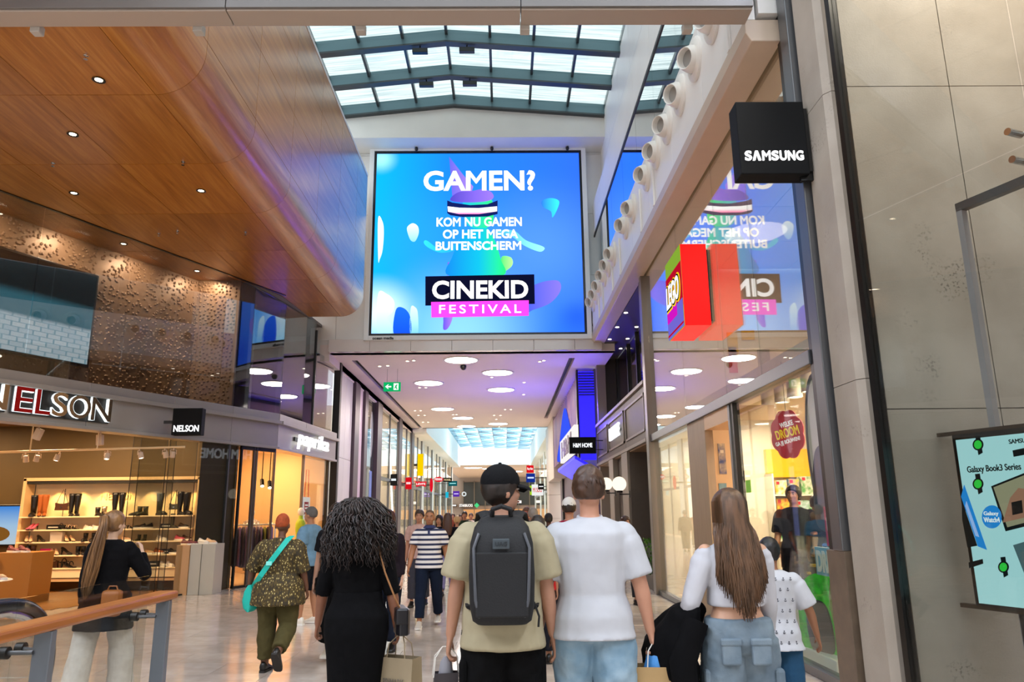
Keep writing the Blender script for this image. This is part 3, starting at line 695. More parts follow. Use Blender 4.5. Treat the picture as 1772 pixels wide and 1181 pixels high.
for i in range(nx + 1): MB().box(-4.32 + 6.8 * i / nx, -4.28 + 6.8 * i / nx, 41.5, YF, 7.98 - .05 * i, 8.06 - .05 * i).build('roof_bar', pm('pale_bar', '#a8c6d2', .4), c3)
for (x_, tx_) in ((-4.15, -4.3), (2.35, 2.5)): lamp('roof_well_light', 'AREA', (x_ * .2 - .6, 58, 6.9), 400, '#f2fbff', .6, (tx_ * 1.4, 58, 7.2), c3, sy=30)  # lights added out of view to brighten the white walls of the well
lamp('roof_well_light', 'AREA', (-.9, 70, 6.9), 150, '#f2fbff', 5, (-.9, 74, 7.3), c3, sy=.4)
c4 = structure('ceiling_4', 'low beige ceiling at the far end of the walkway')
MB().box(-6, 4, YF + .3, 112, 6.2, 6.4).build('ceiling_board', pm('far_beige', '#c9ac90', .5), c4)
for i, (x, y) in enumerate(((-3.2, 78), (-.6, 82), (-1.4, 80), (1.2, 86))):
    t = thing('ceiling_lamp', ['far oval ceiling lamp on the left under low beige ceiling', 'far oval ceiling lamp in the middle under low beige ceiling', 'far bright ceiling lamp right of the left one', 'far ceiling lamp hidden behind the cap wearer'][i], 'lamp', (x, y, 6.2), 0, 'lamps of the low far ceiling')
    MB().lathe([(.9, 0), (.9, -.03)], 28).build('diffuser', M_cdisc, t, world=False); MB().lathe([(.9, 0), (1.0, 0), (1.0, -.04), (.9, -.04)], 28).build('rim', M_white, t, world=False)
we = structure('wall_end', 'dark glazed shop fronts closing the far end of the walkway')
M_endg = pm('end_glass', '#2c2f2c', .15); 
MB().box(-8, 8, 100.3, 100.6, 0, 7).build('wall_core', pm('end_brown', '#8b7766', .5), we)
for k in range(7):
    x0 = -5.4 + 1.45 * k
    MB().box(x0 + .05, x0 + 1.4, 100.1, 100.3, 2.6, 5.6).build('pane', M_endg, we, bevel=.01)
    MB().box(x0 - .05, x0 + .05, 99.9, 100.3, 0, 5.8).build('mullion', pm('end_mullion', '#6f6250', .4, .4), we)
MB().box(-5.4, 4.8, 100.0, 100.3, .9, 2.1).build('shop_glow', em('shop_glow', '#ffb877', .7), we)
MB().box(-5.4, 4.8, 100.0, 100.2, 0, .9).build('counter', pm('end_counter', '#4a3a2c', .5), we)
lamp('far_light', 'AREA', (-1, 88, 6.1), 900, '#ffe7cc', 5, None, c4, sy=18)
# ================================================================== left: shoe shop and clothes shop
def onL(x, y, off=0.0):
    d = ray(x, y); n = np.array([-UD.y, UD.x]); P0 = np.array([NB.x, NB.y]) + n * off
    t = (n @ (P0 - CAMP[:2])) / (n @ d[:2]); return Vector(CAMP + d * t)
LM = lambda s, z=0.0, off=0.0: plan_M(sl(s, z, off), (UD.x, UD.y))       # local x along front (away), y into the shop
wf = structure('wall_left_front', 'grey metal fascia over the shoe and clothes shops')
M_fasc = pm('fascia_grey', '#a8a39c', .32, .35, var=(2, .05), rnd=.04)
s0 = 14.4
def lbox(name, sa, sb, o0, o1, z0, z1, mat, parent, bevel=0.0):
    """box along the angled front: from sa to sb (metres before the bend), o0..o1 into the shop"""
    return MB().box(0, sa - sb, o0, o1, z0, z1).build(name, mat, parent, bevel=bevel, M=LM(sa))
for a, b in ((s0, 11.3), (11.3, 8.2), (8.2, 5.0), (5.0, 3.1), (3.1, 1.5), (1.5, 0.0)):
    lbox('panel', a - .004, b + .004, -.02, .2, 3.18, 3.72, M_fasc, wf, .005)
    lbox('ledge', a, b, -.14, .25, 3.72, 3.8, M_fasc, wf, .005)
    lbox('panel', a - .004, b + .004, -.04, .1, 3.8, 3.98, M_fasc, wf, .005)
    lbox('lower_rail', a, b, -.07, .3, 3.12, 3.18, M_fasc, wf, .005)
fd = (NC - NB).normalized()
FM = plan_M(NB, (fd.x, fd.y)); FL = (NC - NB).length
def fbox(name, a, b, o0, o1, z0, z1, mat, parent, bevel=0.0): return MB().box(a, b, o0, o1, z0, z1).build(name, mat, parent, bevel=bevel, M=FM)
for a, b in ((0, 1.9), (1.9, FL - .2)):
    fbox('panel', a + .004, b - .004, -.02, .2, 3.18, 3.72, M_fasc, wf, .005); fbox('ledge', a, b + .0, -.14, .25, 3.72, 3.8, M_fasc, wf, .005)
    fbox('panel', a + .004, b - .004, -.04, .1, 3.8, 3.98, M_fasc, wf, .005); fbox('lower_rail', a, b, -.07, .3, 3.12, 3.18, M_fasc, wf, .005)
# upper glazing following the bend
w2 = structure('window_2', 'tall frameless upper glazing following the bend above the shops')
cuts = [14.4, 12.6, 10.8, 9.0, 7.7, 6.23, 4.4, 2.62, 1.9]
for a, b in zip(cuts[:-1], cuts[1:]): lbox('pane', a - .006, b + .006, .02, .035, 3.99, 6.99, M_glass_l, w2)
bend = [sl(1.9, 0, .02), Vector((-5.98, 17.38, 0)), Vector((-5.66, 18.86, 0)), Vector((-5.48, 20.3, 0)), Vector((-5.32, 20.72, 0))]
for a, b in zip(bend[:-1], bend[1:]):
    L_ = (b - a).length; MB().box(.006, L_ - .006, 0, .015, 3.99, 6.96).build('pane', M_glass_l, w2, M=plan_M(a, ((b - a).x, (b - a).y)))
MB().prism([tuple(sl(2.0, 0, -.03)[:2]), tuple(NB[:2]), tuple((FM @ Vector((2.6, 0, 0)))[:2]), (-5.5, 20.75), (-6.0, 18.5), tuple(sl(2.0, 0, .3)[:2])], 3.93, 3.98, 'z').build('bend_sill', M_fasc, w2)
fbox('end_post', 2.5, 2.56, 0, .06, 3.98, 6.7, M_dark, w2)
fbox('pane', 2.57, 4.2, .02, .035, 3.99, 6.1, M_glass_l, w2)
lbox('shadow_gap', 14.4, 0, -.01, .05, 6.985, 7.0, M_black, w2)
# dimpled brown wall upstairs
wd = structure('wall_dimpled', 'brown metal wall covered with round dimples behind the upper glazing')
M_dim = pm('brown_dimple_metal', '#8a6a50', .4, .25, var=(3, .12))
lbox('wall_face', 14.4, .95, 1.0, 1.1, 3.9, 7.0, M_dim, wd)
MB().box(-7.55, -6.2, 16.95, 17.05, 3.9, 7.0).build('wall_face', M_dim, wd)
rnd = random.Random(3)
hemi = [(.0, 0)]
def studs(M, L, z0, z1, n, parent, skip=None):
    mb = MB(); pts = []
    tries = 0
    while len(pts) < n and tries < n * 30:
        tries += 1
        p = (rnd.uniform(.04, L - .04), rnd.uniform(z0, z1))
        if skip and skip(p): continue
        if all((p[0] - q[0]) ** 2 + (p[1] - q[1]) ** 2 > .0052 for q in pts[-400:]): pts.append(p)
    for (a, z) in pts:
        r = .029
        rings = [[(a + r * f * math.cos(t), -r * .8 * h, z + r * f * math.sin(t)) for t in [2 * math.pi * k / 7 for k in range(7)]] for f, h in ((1, 0), (.75, .7), (.3, 1))]
        mb.loft(rings)
    return mb.build('dimples', M_dim, parent, smooth=True, angle=60, M=M)
d1 = studs(LM(9.6, 0, 1.0), 8.6, 4.0, 6.97, 2900, wd); d1['kind'] = 'stuff'
d2 = studs(plan_M((-7.5, 16.95, 0), (1, 0)), 1.25, 4.0, 6.97, 430, wd); d2['kind'] = 'stuff'
# big television on that wall
tv = thing('wall_screen', 'large black framed television showing a pale tiled picture behind upper glazing', 'television', sl(4.1, 4.6, .9))
pa, pb = onL(150, 430, .93), onL(150, 640, .93)
sTV = -(UD.dot(Vector((pb.x - NB.x, pb.y - NB.y, 0))))
lbox('frame', 9.0, sTV, .88, .98, 4.45, 6.35, M_black, tv, .01)
def tv_mat():
    m = bpy.data.materials.new('tv_picture'); m.use_nodes = True; nt = m.node_tree; nt.nodes.clear()
    out = N(nt, 'ShaderNodeOutputMaterial'); e = N(nt, 'ShaderNodeEmission'); e.inputs[1].default_value = .75
    tc = N(nt, 'ShaderNodeTexCoord'); sp = N(nt, 'ShaderNodeSeparateXYZ'); nt.links.new(tc.outputs['Generated'], sp.inputs[0])
    br = N(nt, 'ShaderNodeTexBrick'); br.inputs['Scale'].default_value = 1; br.inputs['Brick Width'].default_value = .06; br.inputs['Row Height'].default_value = .05; br.inputs['Mortar Size'].default_value = .004
    br.inputs['Color1'].default_value = srgb('#cfe4ee'); br.inputs['Color2'].default_value = srgb('#e8f4f8'); br.inputs['Mortar'].default_value = srgb('#9cc4d2')
    cb = N(nt, 'ShaderNodeCombineXYZ'); nt.links.new(sp.outputs[0], cb.inputs[0]); nt.links.new(sp.outputs[2], cb.inputs[1]); nt.links.new(cb.outputs[0], br.inputs['Vector'])
    cr = N(nt, 'ShaderNodeValToRGB'); cr.color_ramp.interpolation = 'LINEAR'; el = cr.color_ramp.elements; el[0].position = .36; el[0].color = (0, 0, 0, 1); el[1].position = .4; el[1].color = (1, 1, 1, 1)
    nt.links.new(sp.outputs[2], cr.inputs[0])
    dk = N(nt, 'ShaderNodeMix', data_type='RGBA'); dk.inputs[6].default_value = srgb('#3f7f90'); dk.inputs[7].default_value = srgb('#16181a')
    c2_ = N(nt, 'ShaderNodeValToRGB'); c2_.color_ramp.elements[0].position = .58; c2_.color_ramp.elements[1].position = .66; nt.links.new(sp.outputs[2], c2_.inputs[0]); nt.links.new(c2_.outputs[0], dk.inputs[0])
    mx = N(nt, 'ShaderNodeMix', data_type='RGBA'); nt.links.new(cr.outputs[0], mx.inputs[0]); nt.links.new(br.outputs[0], mx.inputs[6]); nt.links.new(dk.outputs[2], mx.inputs[7])
    nt.links.new(mx.outputs[2], e.inputs[0]); nt.links.new(e.outputs[0], out.inputs[0]); return m
lbox('picture', 8.95, sTV + .05, .87, .9, 4.5, 6.3, tv_mat(), tv)
lbox('stand_leg', sTV + .75, sTV + .68, .9, .98, 3.9, 4.5, M_black, tv)
for i, (xp, yp) in enumerate(((214, 422), (341, 469))):
    p = atZ(xp, yp, 6.96); lamp('downlight_beam', 'SPOT', p, 230, '#ffdcae', .03, (p.x - .3, p.y + .27, 4.2), None, 44, .8)
for s_ in (2.0, 3.6, 5.2, 6.8, 8.4): lamp('upper_room_light', 'AREA', sl(s_, 6.95, .45), 36, '#ffe2c0', .35, sl(s_, 4.6, 1.0), wd)  # unseen lights added to brighten the dimpled wall
# room behind the right part of upper glazing
wu = structure('wall_upper_room', 'dim grey room behind the right part of the upper glazing')
MB().box(-9.5, -9.3, 17.1, 23, 3.9, 7).build('wall_face', pm('upper_room', '#77716c', .6), wu)
MB().box(-9.4, -5.4, 22.6, 22.7, 3.9, 7).build('end_wall', pm('upper_room'), wu)
MB().prism([(-9.4, 17.1), (linex(17.1, .1), 17.1), (linex(18.2, .1), 18.2), (linex(22.6, .15), 22.6), (-9.4, 22.6)], 3.85, 3.92, 'z').build('upper_floor', pm('upper_floor', '#5f564e', .5), wu)
MB().prism([(-9.4, 17.1), (linex(17.1, .1), 17.1), (linex(18.2, .1), 18.2), (linex(22.6, .15), 22.6), (-9.4, 22.6)], 6.98, 7.06, 'z').build('upper_ceiling', pm('upper_room'), wu)
for x in (-6.0, -6.6): MB().box(x, x + .12, 19.5 + (x + 6), 19.62 + (x + 6), 3.9, 7.0).build('column', pm('upper_col', '#8e8a86', .4), wu)

# ---------------------------------------------------------------- shop name letters
M_letter = pm('mirror_letter', '#c9b193', .12, .9); M_edge = em('letter_edge', '#f1fbff', 1.6); M_letter_refl = pm('mirror_letter_red', '#b5161a', .15, .4)
sg = thing('shop_sign', 'large mirror finished shop name letters on grey fascia, partly cut by picture edge', 'sign', sl(5.9, 3.2, -.1))
lets = [('N', 7.02, 6.52), ('E', 6.42, 6.1), ('L', 6.08, 5.84), ('S', 5.83, 5.5), ('O', 5.5, 5.12), ('N', 5.1, 4.86 + .02)]
lets = [('N', 7.0, 6.5), ('E', 6.38, 6.08), ('L', 6.03, 5.77), ('S', 5.74, 5.46), ('O', 5.43, 5.02), ('N', 4.98, 4.56 + .36)]
lets[-1] = ('N', 5.0, 4.6)
for ch, sa, sb in lets:
    c_ = sl((sa + sb) / 2, 3.5, -.1)
    M = frame_M(c_, UD)
    mb = text_fit(ch, sa - sb, .42, .06, .02, M); l = mb.build('letter', M_edge, sg)
    M2 = frame_M(sl((sa + sb) / 2, 3.5, -.135), UD)
    text_fit(ch, sa - sb, .42, .012, .005, M2).build('letter_face', M_letter_refl if ch in 'EL' else M_letter, l)  # a red reflection is put into the face colour of two letters
    bx = MB().box(-(sa - sb) / 2 - .02, (sa - sb) / 2 + .02, -.235, .235, -.06, -.045); bx.build('backing', M_dark, l, M=M)
# square blade sign
t = thing('blade_sign', 'black square projecting sign with white name beside the shoe shop fascia', 'sign', (-6.55, 15.1, 3.2))
a, b = atY(300, 707, 14.9), atY(347, 753, 14.9)
MB().box(a.x, b.x, 14.9, 15.08, b.z, a.z).build('box', M_bsign, t, bevel=.008)
MB().box(a.x - .2, a.x, 14.97, 15.01, (a.z + b.z) / 2 - .03, (a.z + b.z) / 2 + .03).build('bracket', M_dark, t)
text_fit('NELSON', .5, .13, .012, .02, frame_M(((a.x + b.x) / 2, 14.892, b.z + .13), (1, 0, 0))).build('lettering', em('sign_white', '#ffffff', 1.3), t)
# script sign over the clothes shop
t = thing('shop_sign', 'glowing white script letters on the clothes shop fascia', 'sign', Vector(FM @ Vector((2.2, -.05, 3.2))))
pc = FM @ Vector((2.35, -.12, 3.47))
text_fit('paprika', 2.5, .5, .05, .012, frame_M(pc, fd), shear=.15).build('lettering', em('script_white', '#ffffff', 1.4), t)
MB().box(-1.3, 1.3, -.05, .05, -.1, -.06).build('rail', M_dark, t, M=frame_M(pc, fd))

# ---------------------------------------------------------------- shoe shop interior
ni = structure('wall_shoe_shop', 'ochre brown back wall of the shoe shop')
M_ochre = pm('ochre_wall', '#57441f', .55, var=(2.5, .08)); M_cream = pm('cream_back', '#f0dcb4', .45)
YW = 17.25
MB().box(-14, -10.62, YW, YW + .1, 0, 3.7).build('wall_face', M_ochre, ni); MB().box(-6.82, -6.1, YW, YW + .1, 0, 3.7).build('wall_face', M_ochre, ni)
MB().box(-10.62, -6.82, YW, YW + .1, 2.42, 3.7).build('wall_face', M_ochre, ni); MB().box(-10.62, -6.82, YW, YW + .1, 0, .25).build('wall_face', M_ochre, ni)
MB().box(-14, -13.9, 2, YW, 0, 3.7).build('side_wall', M_ochre, ni)
nc = structure('ceiling_shoe_shop', 'dark ceiling of the shoe shop'); MB().prism([(-14, 3), (linex(5.3, .35), 5.3), (linex(17.2, .35), 17.2), (-14, 17.3)], 3.62, 3.7, 'z').build('ceiling_board', pm('shop_ceiling', '#7a5f3a', .6), nc)
nf = structure('floor_shoe_shop', 'warm wooden floor of the shoe shop'); 
M_sfloor = pm('shop_wood_floor', '#a8763f', .3, var=(3, .2), stretch=(1, 8, 1))
for k in range(16):
    y0 = 12.9 + .28 * k
    xr = linex(y0, .25)
    MB().box(-13.9, xr, y0 + .003, y0 + .277, -.006, .004).build('plank', M_sfloor, nf)
# party wall between both shops
pw_ = structure('wall_party', 'brown party wall end between shoe shop and clothes shop'); MB().prism([(-6.5, 16.22), (-6.18, 16.9), (-6.12, 17.32), (-6.8, 17.32)], 0, 3.15, 'z').build('wall_face', pm('party_brown', '#4c4030', .5, var=(2, .1)), pw_)
# shelving niche
sh = thing('shoe_shelving', 'cream lit wall shelving full of shoes with pale frame', 'shelving', (-8.72, YW - .2, .25))
M_fr = pm('pale_frame', '#d9b98a', .4)
XL, XR = -10.6, -6.82
MB().box(XL, XR, YW + .05, YW + .1, .25, 2.42).build('back_panel', M_cream, sh)
mb = MB(); mb.box(XL - .07, XL, YW - .32, YW + .02, .22, 2.42); mb.box(XR, XR + .07, YW - .32, YW + .02, .22, 2.42); mb.box(XL - .07, XR + .07, YW - .32, YW + .02, 2.36, 2.43); mb.build('frame', M_fr, sh, bevel=.005)
MB().box(XL, XR, YW - .3, YW + .02, 2.3, 2.36).build('light_bar', M_dark, sh)
SZ = [1.59, 1.31, 1.05, .77, .5]
for z in SZ: MB().box(XL, XR, YW - .42, YW + .05, z - .03, z).build('shelf', M_cream, sh, bevel=.004)
MB().box(XL, XR, YW - .4, YW + .05, .3, .46).build('plinth', M_cream, sh); MB().box(XL, XR, YW - .38, YW + .05, .22, .28).build('base_rail', M_fr, sh)
for k in range(7):
    x = XL + .55 + k * .52; lamp('shelf_spot', 'SPOT', (x, YW - .2, 2.29), 26, '#ffc776', .015, (x, YW + .02, 1.7), sh, 75, .8)
text_fit('NELSON', .78, .14, .02, .0, frame_M((-8.72, YW + .04, 2.02), (1, 0, 0))).build('lettering', pm('pale_letters', '#e9cf9a', .4), sh)

M_blk = pm('black_leather', '#151210', .35); M_brn = pm('brown_leather', '#4a2814', .4); M_tan = pm('tan_suede', '#a3561a', .7); M_nude = pm('nude_leather', '#d9b38c', .4)
M_pink = pm('pink_leather', '#e0617a', .4); M_wht = pm('white_leather', '#e9e2d4', .4); M_silver = pm('metallic_leather', '#b8a48a', .25, .7); M_mag = pm('magenta_box', '#c2186b', .5); M_plum = pm('plum_suede', '#6b2a33', .6); M_sole = pm('dark_sole', '#1c1815', .6); M_olive = pm('olive_leather', '#3a3a28', .45); M_rubber = pm('white_rubber', '#efece4', .5); M_grn = pm('bottle_green', '#3f4a3a', .4)
_shoe = {}
def shoe_meshes(kind, mat, solem):
    key = (kind, mat.name, solem.name)
    if key in _shoe: return _shoe[key]
    up, so = MB(), MB()
    def foot(hz, w=.04, toe=.055, L=.26, lift=0.0):
        rings = []
        for x, ww, zb, zt in ((0, .026, 0, hz * .9), (.03, .033, 0, hz), (.08, .034, 0, hz), (.13, .037, 0, hz * .75), (.18, .043, 0, toe), (.22, .04, 0, toe * .8), (L - .01, .024, 0, toe * .5), (L, .01, .005, toe * .3)):
            l = lift * max(0, 1 - x / .17) ** .8 if lift else 0
            zb += l + .012; zt += l * (1.0) + .012
            rings.append([(x, ww * math.cos(t) * (w / .04), zb + (zt - zb) * (.5 + .5 * math.sin(t))) for t in [2 * math.pi * k / 10 for k in range(10)]])
        return rings
    if kind == 'boot':
        up.loft(foot(.09)); up.tube([(.045, 0, .06), (.05, 0, .16), (.055, 0, .28), (.05, 0, .44), (.05, 0, .5)], [.045, .046, .06, .068, .07], 12)
        so.box(.0, .06, -.03, .03, 0, .03); so.prism([(.05, -.036), (.2, -.045), (.26, -.02), (.26, .02), (.2, .045), (.05, .036)], 0, .016)
    elif kind == 'chunky':
        up.loft(foot(.1, .046, .075)); up.tube([(.05, 0, .06), (.055, 0, .2), (.055, 0, .4), (.055, 0, .44)], [.052, .06, .075, .076], 12)
        so.prism([(-.01, -.035), (.12, -.044), (.2, -.056), (.27, -.03), (.27, .03), (.2, .056), (.12, .044), (-.01, .035)], 0, .045)
    elif kind == 'ankle':
        up.loft(foot(.09)); up.tube([(.045, 0, .06), (.05, 0, .13), (.05, 0, .19)], [.046, .05, .055], 12)
        so.box(0, .065, -.033, .033, 0, .03); so.prism([(.05, -.036), (.2, -.045), (.26, -.02), (.26, .02), (.2, .045), (.05, .036)], 0, .016)
    elif kind == 'pump':
        up.loft(foot(.055, .036, .04, lift=.08)); so.tube([(.02, 0, .09), (.012, 0, .04), (.01, 0, 0)], [.022, .012, .009], 8); so.prism([(.17, -.036), (.22, -.036), (.26, -.01), (.26, .01), (.22, .036), (.17, .036)], 0, .012)
    elif kind == 'sandal':
        for x in (.05, .12, .19): up.tube([(x, .038 * math.cos(t), .02 + .05 * math.sin(t) + (.06 if x < .1 else .02)) for t in [math.pi * k / 8 for k in range(9)]], .007, 6)
        so.tube([(.02, 0, .07), (.012, 0, 0)], [.02, .012], 8); so.loft([[(x, -.036, z), (x, .036, z), (x, .036, z + .014), (x, -.036, z + .014)] for x, z in ((0, .07), (.06, .065), (.14, .02), (.2, .0), (.26, .002))])
    else:  # sneaker
        up.loft(foot(.085, .046, .065)); up.tube([(.03, 0, .07), (.05, 0, .1)], [.03, .036], 10); so.prism([(-.008, -.03), (.1, -.04), (.19, -.05), (.265, -.025), (.265, .025), (.19, .05), (.1, .04), (-.008, .03)], 0, .032)
    for m, mm in ((up, mat), (so, solem)): pass
    a = up.mesh('upper'); a.materials.append(mat); a.shade_smooth(); b = so.mesh('sole'); b.materials.append(solem)
    _shoe[key] = (a, b); return _shoe[key]
def shoe(kind, mat, loc, rz, label, group='footwear on the shoe shop displays', scale=1.0, solem=None):
    t = thing({'boot': 'tall_boot', 'chunky': 'chunky_boot', 'ankle': 'ankle_boot', 'pump': 'heeled_pump', 'sandal': 'heeled_sandal', 'sneaker': 'sneaker'}[kind], label, 'boot' if kind in ('boot', 'chunky', 'ankle') else 'shoe', loc, rz, group)
    t.scale = (scale,) * 3
    a, b = shoe_meshes(kind, mat, solem or (M_rubber if kind == 'sneaker' else M_sole))
    place('upper', a, None, t); place('sole', b, None, t); return t
YSH = YW - .22
def on_shelf(k, xp): return Vector((atY(xp, 895, YSH).x, YSH, SZ[k]))
lst = [ (0, 64, 'chunky', M_blk, -70, 'tall dark boot at the left end of the top shoe shelf', 1.05), (0, 74, 'boot', M_tan, -60, 'orange suede tall boot, left one of its pair on top shelf', .95), (0, 82, 'boot', M_tan, -60, 'orange suede tall boot, right one of its pair on top shelf', .95),
 (0, 127, 'boot', M_blk, -50, 'black tall boot just right of the hanging brown bag', .98), (0, 137, 'boot', M_blk, -50, 'black tall boot, second right of the hanging brown bag', .98), (0, 172, 'ankle', M_blk, -30, 'black ankle boot beside metallic boot on top shelf', 1), (0, 183, 'ankle', M_silver, -30, 'metallic ankle boot in middle of top shoe shelf', 1.1),
 (0, 205, 'boot', M_blk, -90, 'black slim boot left of pair behind the ponytail woman', 1), (0, 217, 'boot', M_blk, -90, 'black slim boot right of pair behind the ponytail woman', 1), (0, 252, 'ankle', M_olive, -150, 'dark combat boot, left one seen behind the glass door edges', 1.05), (0, 261, 'ankle', M_olive, -120, 'dark combat boot, right one seen behind the glass door edges', 1.05),
 (0, 278, 'chunky', M_olive, -30, 'single chunky green boot on top shelf behind glass', 1.1), (0, 314, 'boot', M_blk, -40, 'black riding boot, left of the pair at right end of top shelf', 1.02), (0, 325, 'chunky', M_blk, -40, 'black riding boot, right of the pair at right end of top shelf', 1.12),
 (1, 67, 'pump', M_pink, -90, 'pink heeled shoe, left of pair on second shelf', 1), (1, 74, 'pump', M_pink, -90, 'pink heeled shoe, right of pair on second shelf', 1), (1, 112, 'sandal', M_blk, -30, 'black strappy sandal beside the dark card on second shelf', 1), (1, 120, 'sandal', M_nude, -30, 'nude strappy sandal on second shelf, left of pair', 1), (1, 128, 'sandal', M_nude, -20, 'nude strappy sandal on second shelf, right of pair', 1),
 (1, 155, 'sneaker', M_wht, -20, 'white low shoe on second shelf, left of two', .9), (1, 168, 'sneaker', M_wht, -20, 'white low shoe on second shelf, right of two', .9), (1, 228, 'sandal', M_nude, -20, 'flat nude sandal beside the ponytail woman head', .9), (1, 260, 'sneaker', M_blk, -140, 'black loafer left of pair on second shelf behind glass', 1), (1, 272, 'sneaker', M_blk, -140, 'black loafer right of pair on second shelf behind glass', 1), (1, 303, 'chunky', M_olive, -20, 'grey green ankle boot on second shelf behind glass', .72), (1, 318, 'sneaker', M_blk, -20, 'dark shoe at right end of second shelf', 1),
 (2, 58, 'pump', M_nude, -60, 'tan pump at left end of third shelf', 1), (2, 65, 'pump', M_nude, -60, 'tan pump second from left on third shelf', 1), (2, 76, 'pump', M_blk, -30, 'black pump on third shelf beside white card', 1.1), (2, 124, 'pump', M_nude, -50, 'nude pump on third shelf, left of pair', 1), (2, 132, 'pump', M_nude, -40, 'nude pump on third shelf, right of pair', 1), (2, 160, 'ankle', M_blk, -80, 'black chelsea boot on third shelf, left of pair', .95), (2, 174, 'ankle', M_blk, -80, 'black chelsea boot on third shelf, right of pair', .95),
 (2, 222, 'sneaker', M_nude, -20, 'pale sneaker on third shelf beside raised hand', 1), (2, 252, 'ankle', M_olive, -90, 'dark loafer left of pair on third shelf behind glass', .7), (2, 262, 'ankle', M_olive, -90, 'dark loafer right of pair on third shelf behind glass', .7), (2, 282, 'sneaker', M_wht, -20, 'white sneaker on third shelf behind glass', 1.05), (2, 313, 'sneaker', M_pink, -20, 'pale pink sneaker at right end of third shelf', 1), (2, 325, 'sneaker', M_brn, -20, 'brown shoe at right end of third shelf', 1),
 (3, 64, 'ankle', M_blk, -80, 'dark boot at left end of fourth shelf, left one', 1.1), (3, 73, 'ankle', M_brn, -80, 'dark boot at left end of fourth shelf, right one', 1.1), (3, 103, 'pump', M_nude, -50, 'nude pump on fourth shelf beside the pink box, left one', 1), (3, 110, 'pump', M_nude, -50, 'nude pump on fourth shelf beside the pink box, right one', 1), (3, 120, 'pump', M_blk, -20, 'black block heel on fourth shelf', 1.2), (3, 148, 'ankle', M_blk, -60, 'black ankle boot on fourth shelf, left one', .95), (3, 157, 'ankle', M_blk, -60, 'black ankle boot on fourth shelf, right one', .95), (3, 264, 'sneaker', M_nude, -30, 'pale shoe on fourth shelf below the raised elbow', 1), (3, 280, 'sneaker', M_tan, -30, 'tan shoe on fourth shelf behind glass', 1.1), (3, 305, 'sneaker', M_blk, -30, 'black shoe at right end of fourth shelf', 1),
 (4, 74, 'ankle', M_nude, -60, 'nude ankle boot on lowest shelf', 1.1), (4, 122, 'sandal', M_blk, -20, 'black strappy heel on lowest shelf', 1.5), (4, 292, 'sneaker', M_wht, -40, 'white sneaker on lowest shelf behind glass, left one', 1), (4, 303, 'sneaker', M_wht, -40, 'white sneaker on lowest shelf behind glass, right one', 1)]
for k, xp, kind, mat, rz, lab, sc_ in lst: shoe(kind, mat, on_shelf(k, xp) - Vector((.08, .0, 0)), R(rz), lab, scale=sc_)
def handbag(loc, w, h, mat, label, strap=.18):
    t = thing('handbag', label, 'bag', loc, 0, 'handbags on the shoe shelves')
    rings = [[(x * w, d * .05 * math.cos(tt), z * h) for x, z, d, tt in ()]]
    prof = [(-.5, 0), (-.46, .5), (-.5, 1), (-.2, .86), (.2, .86), (.5, 1), (.46, .5), (.5, 0)]
    MB().prism([(p[0] * w, p[1] * h + .0) for p in prof], -.035, .035, 'y').build('body', mat, t, world=False, bevel=.01)
    MB().tube([(-.44 * w, 0, h * .9), (-.2 * w, 0, h + strap * .6), (0, 0, h + strap), (.2 * w, 0, h + strap * .6), (.44 * w, 0, h * .9)], .006, 6).build('strap', mat, t, world=False)
    MB().box(-.02, .02, -.045, -.034, h * .3, h * .45).build('clasp', M_chrome, t, world=False); return t
p = on_shelf(0, 105); b_ = handbag(p + Vector((0, 0, .13)), .29, .17, M_brn, 'brown shoulder bag hanging on a stand on top shelf', .28)
MB().tube([(p.x, p.y + .06, SZ[0]), (p.x, p.y + .06, SZ[0] + .6)], .008, 6).build('stand', M_dark, b_)
p = on_shelf(0, 300); b_ = handbag(p + Vector((0, 0, .12)), .22, .14, M_olive, 'small dark bag hanging on a stand behind glass', .28); MB().tube([(p.x, p.y + .06, SZ[0]), (p.x, p.y + .06, SZ[0] + .55)], .008, 6).build('stand', M_dark, b_)
handbag(on_shelf(4, 100), .28, .15, M_brn, 'brown clutch bag on the lowest shoe shelf', .03)
for k, xp, w, h, m, txt, lab in ((1, 96, .3, .1, M_blk, 1, 'black name card on second shelf near pink heels'), (1, 290, .24, .1, M_blk, 1, 'black name card on second shelf behind glass'), (2, 103, .26, .2, M_wht, None, 'white card box on third shelf'), (3, 88, .22, .13, M_mag, None, 'bright pink shoe box on fourth shelf'), (3, 290, .24, .1, M_blk, 1, 'black name card on fourth shelf behind glass'), (4, 275, .2, .12, M_blk, 1, 'black name card on lowest shelf behind glass'), (1, 186, .2, .1, pm('pale_pink', '#e6a9b4', .5), None, 'pale pink box on second shelf left of the ponytail')):
    p = on_shelf(k, xp); t = thing('name_card' if txt else 'shoe_box', lab, 'card' if txt else 'box', p, 0)
    MB().box(-w / 2, w / 2, -.04, .06, 0, h).build('body', m, t, world=False, bevel=.004)
    if txt: MB().box(-w * .36, w * .36, -.044, -.04, h * .38, h * .6).build('name_bar', M_wht, t, world=False)
    else: MB().box(-w / 2 - .004, w / 2 + .004, -.044, .064, h * .7, h + .004).build('lid', m, t, world=False)
# television in the shoe shop
t = thing('television', 'wall television with blue sky picture at the left picture edge', 'television', (-11.35, YW - .1, .97))
MB().box(-12.3, -10.72, YW - .09, YW - .01, .96, 1.86).build('frame', M_black, t, bevel=.01)
MB().box(-12.26, -10.77, YW - .1, YW - .09, 1.0, 1.82).build('picture', grad_em('tv_sky', '#b9c7cf', '#3f86d8', 2, .9, (.5, '#9fc0dd')), t)
MB().ell((-11.3, YW - .105, 1.22), (.35, .004, .17)).build('picture_basket', em('tv_basket', '#8a5a22', .8), t)
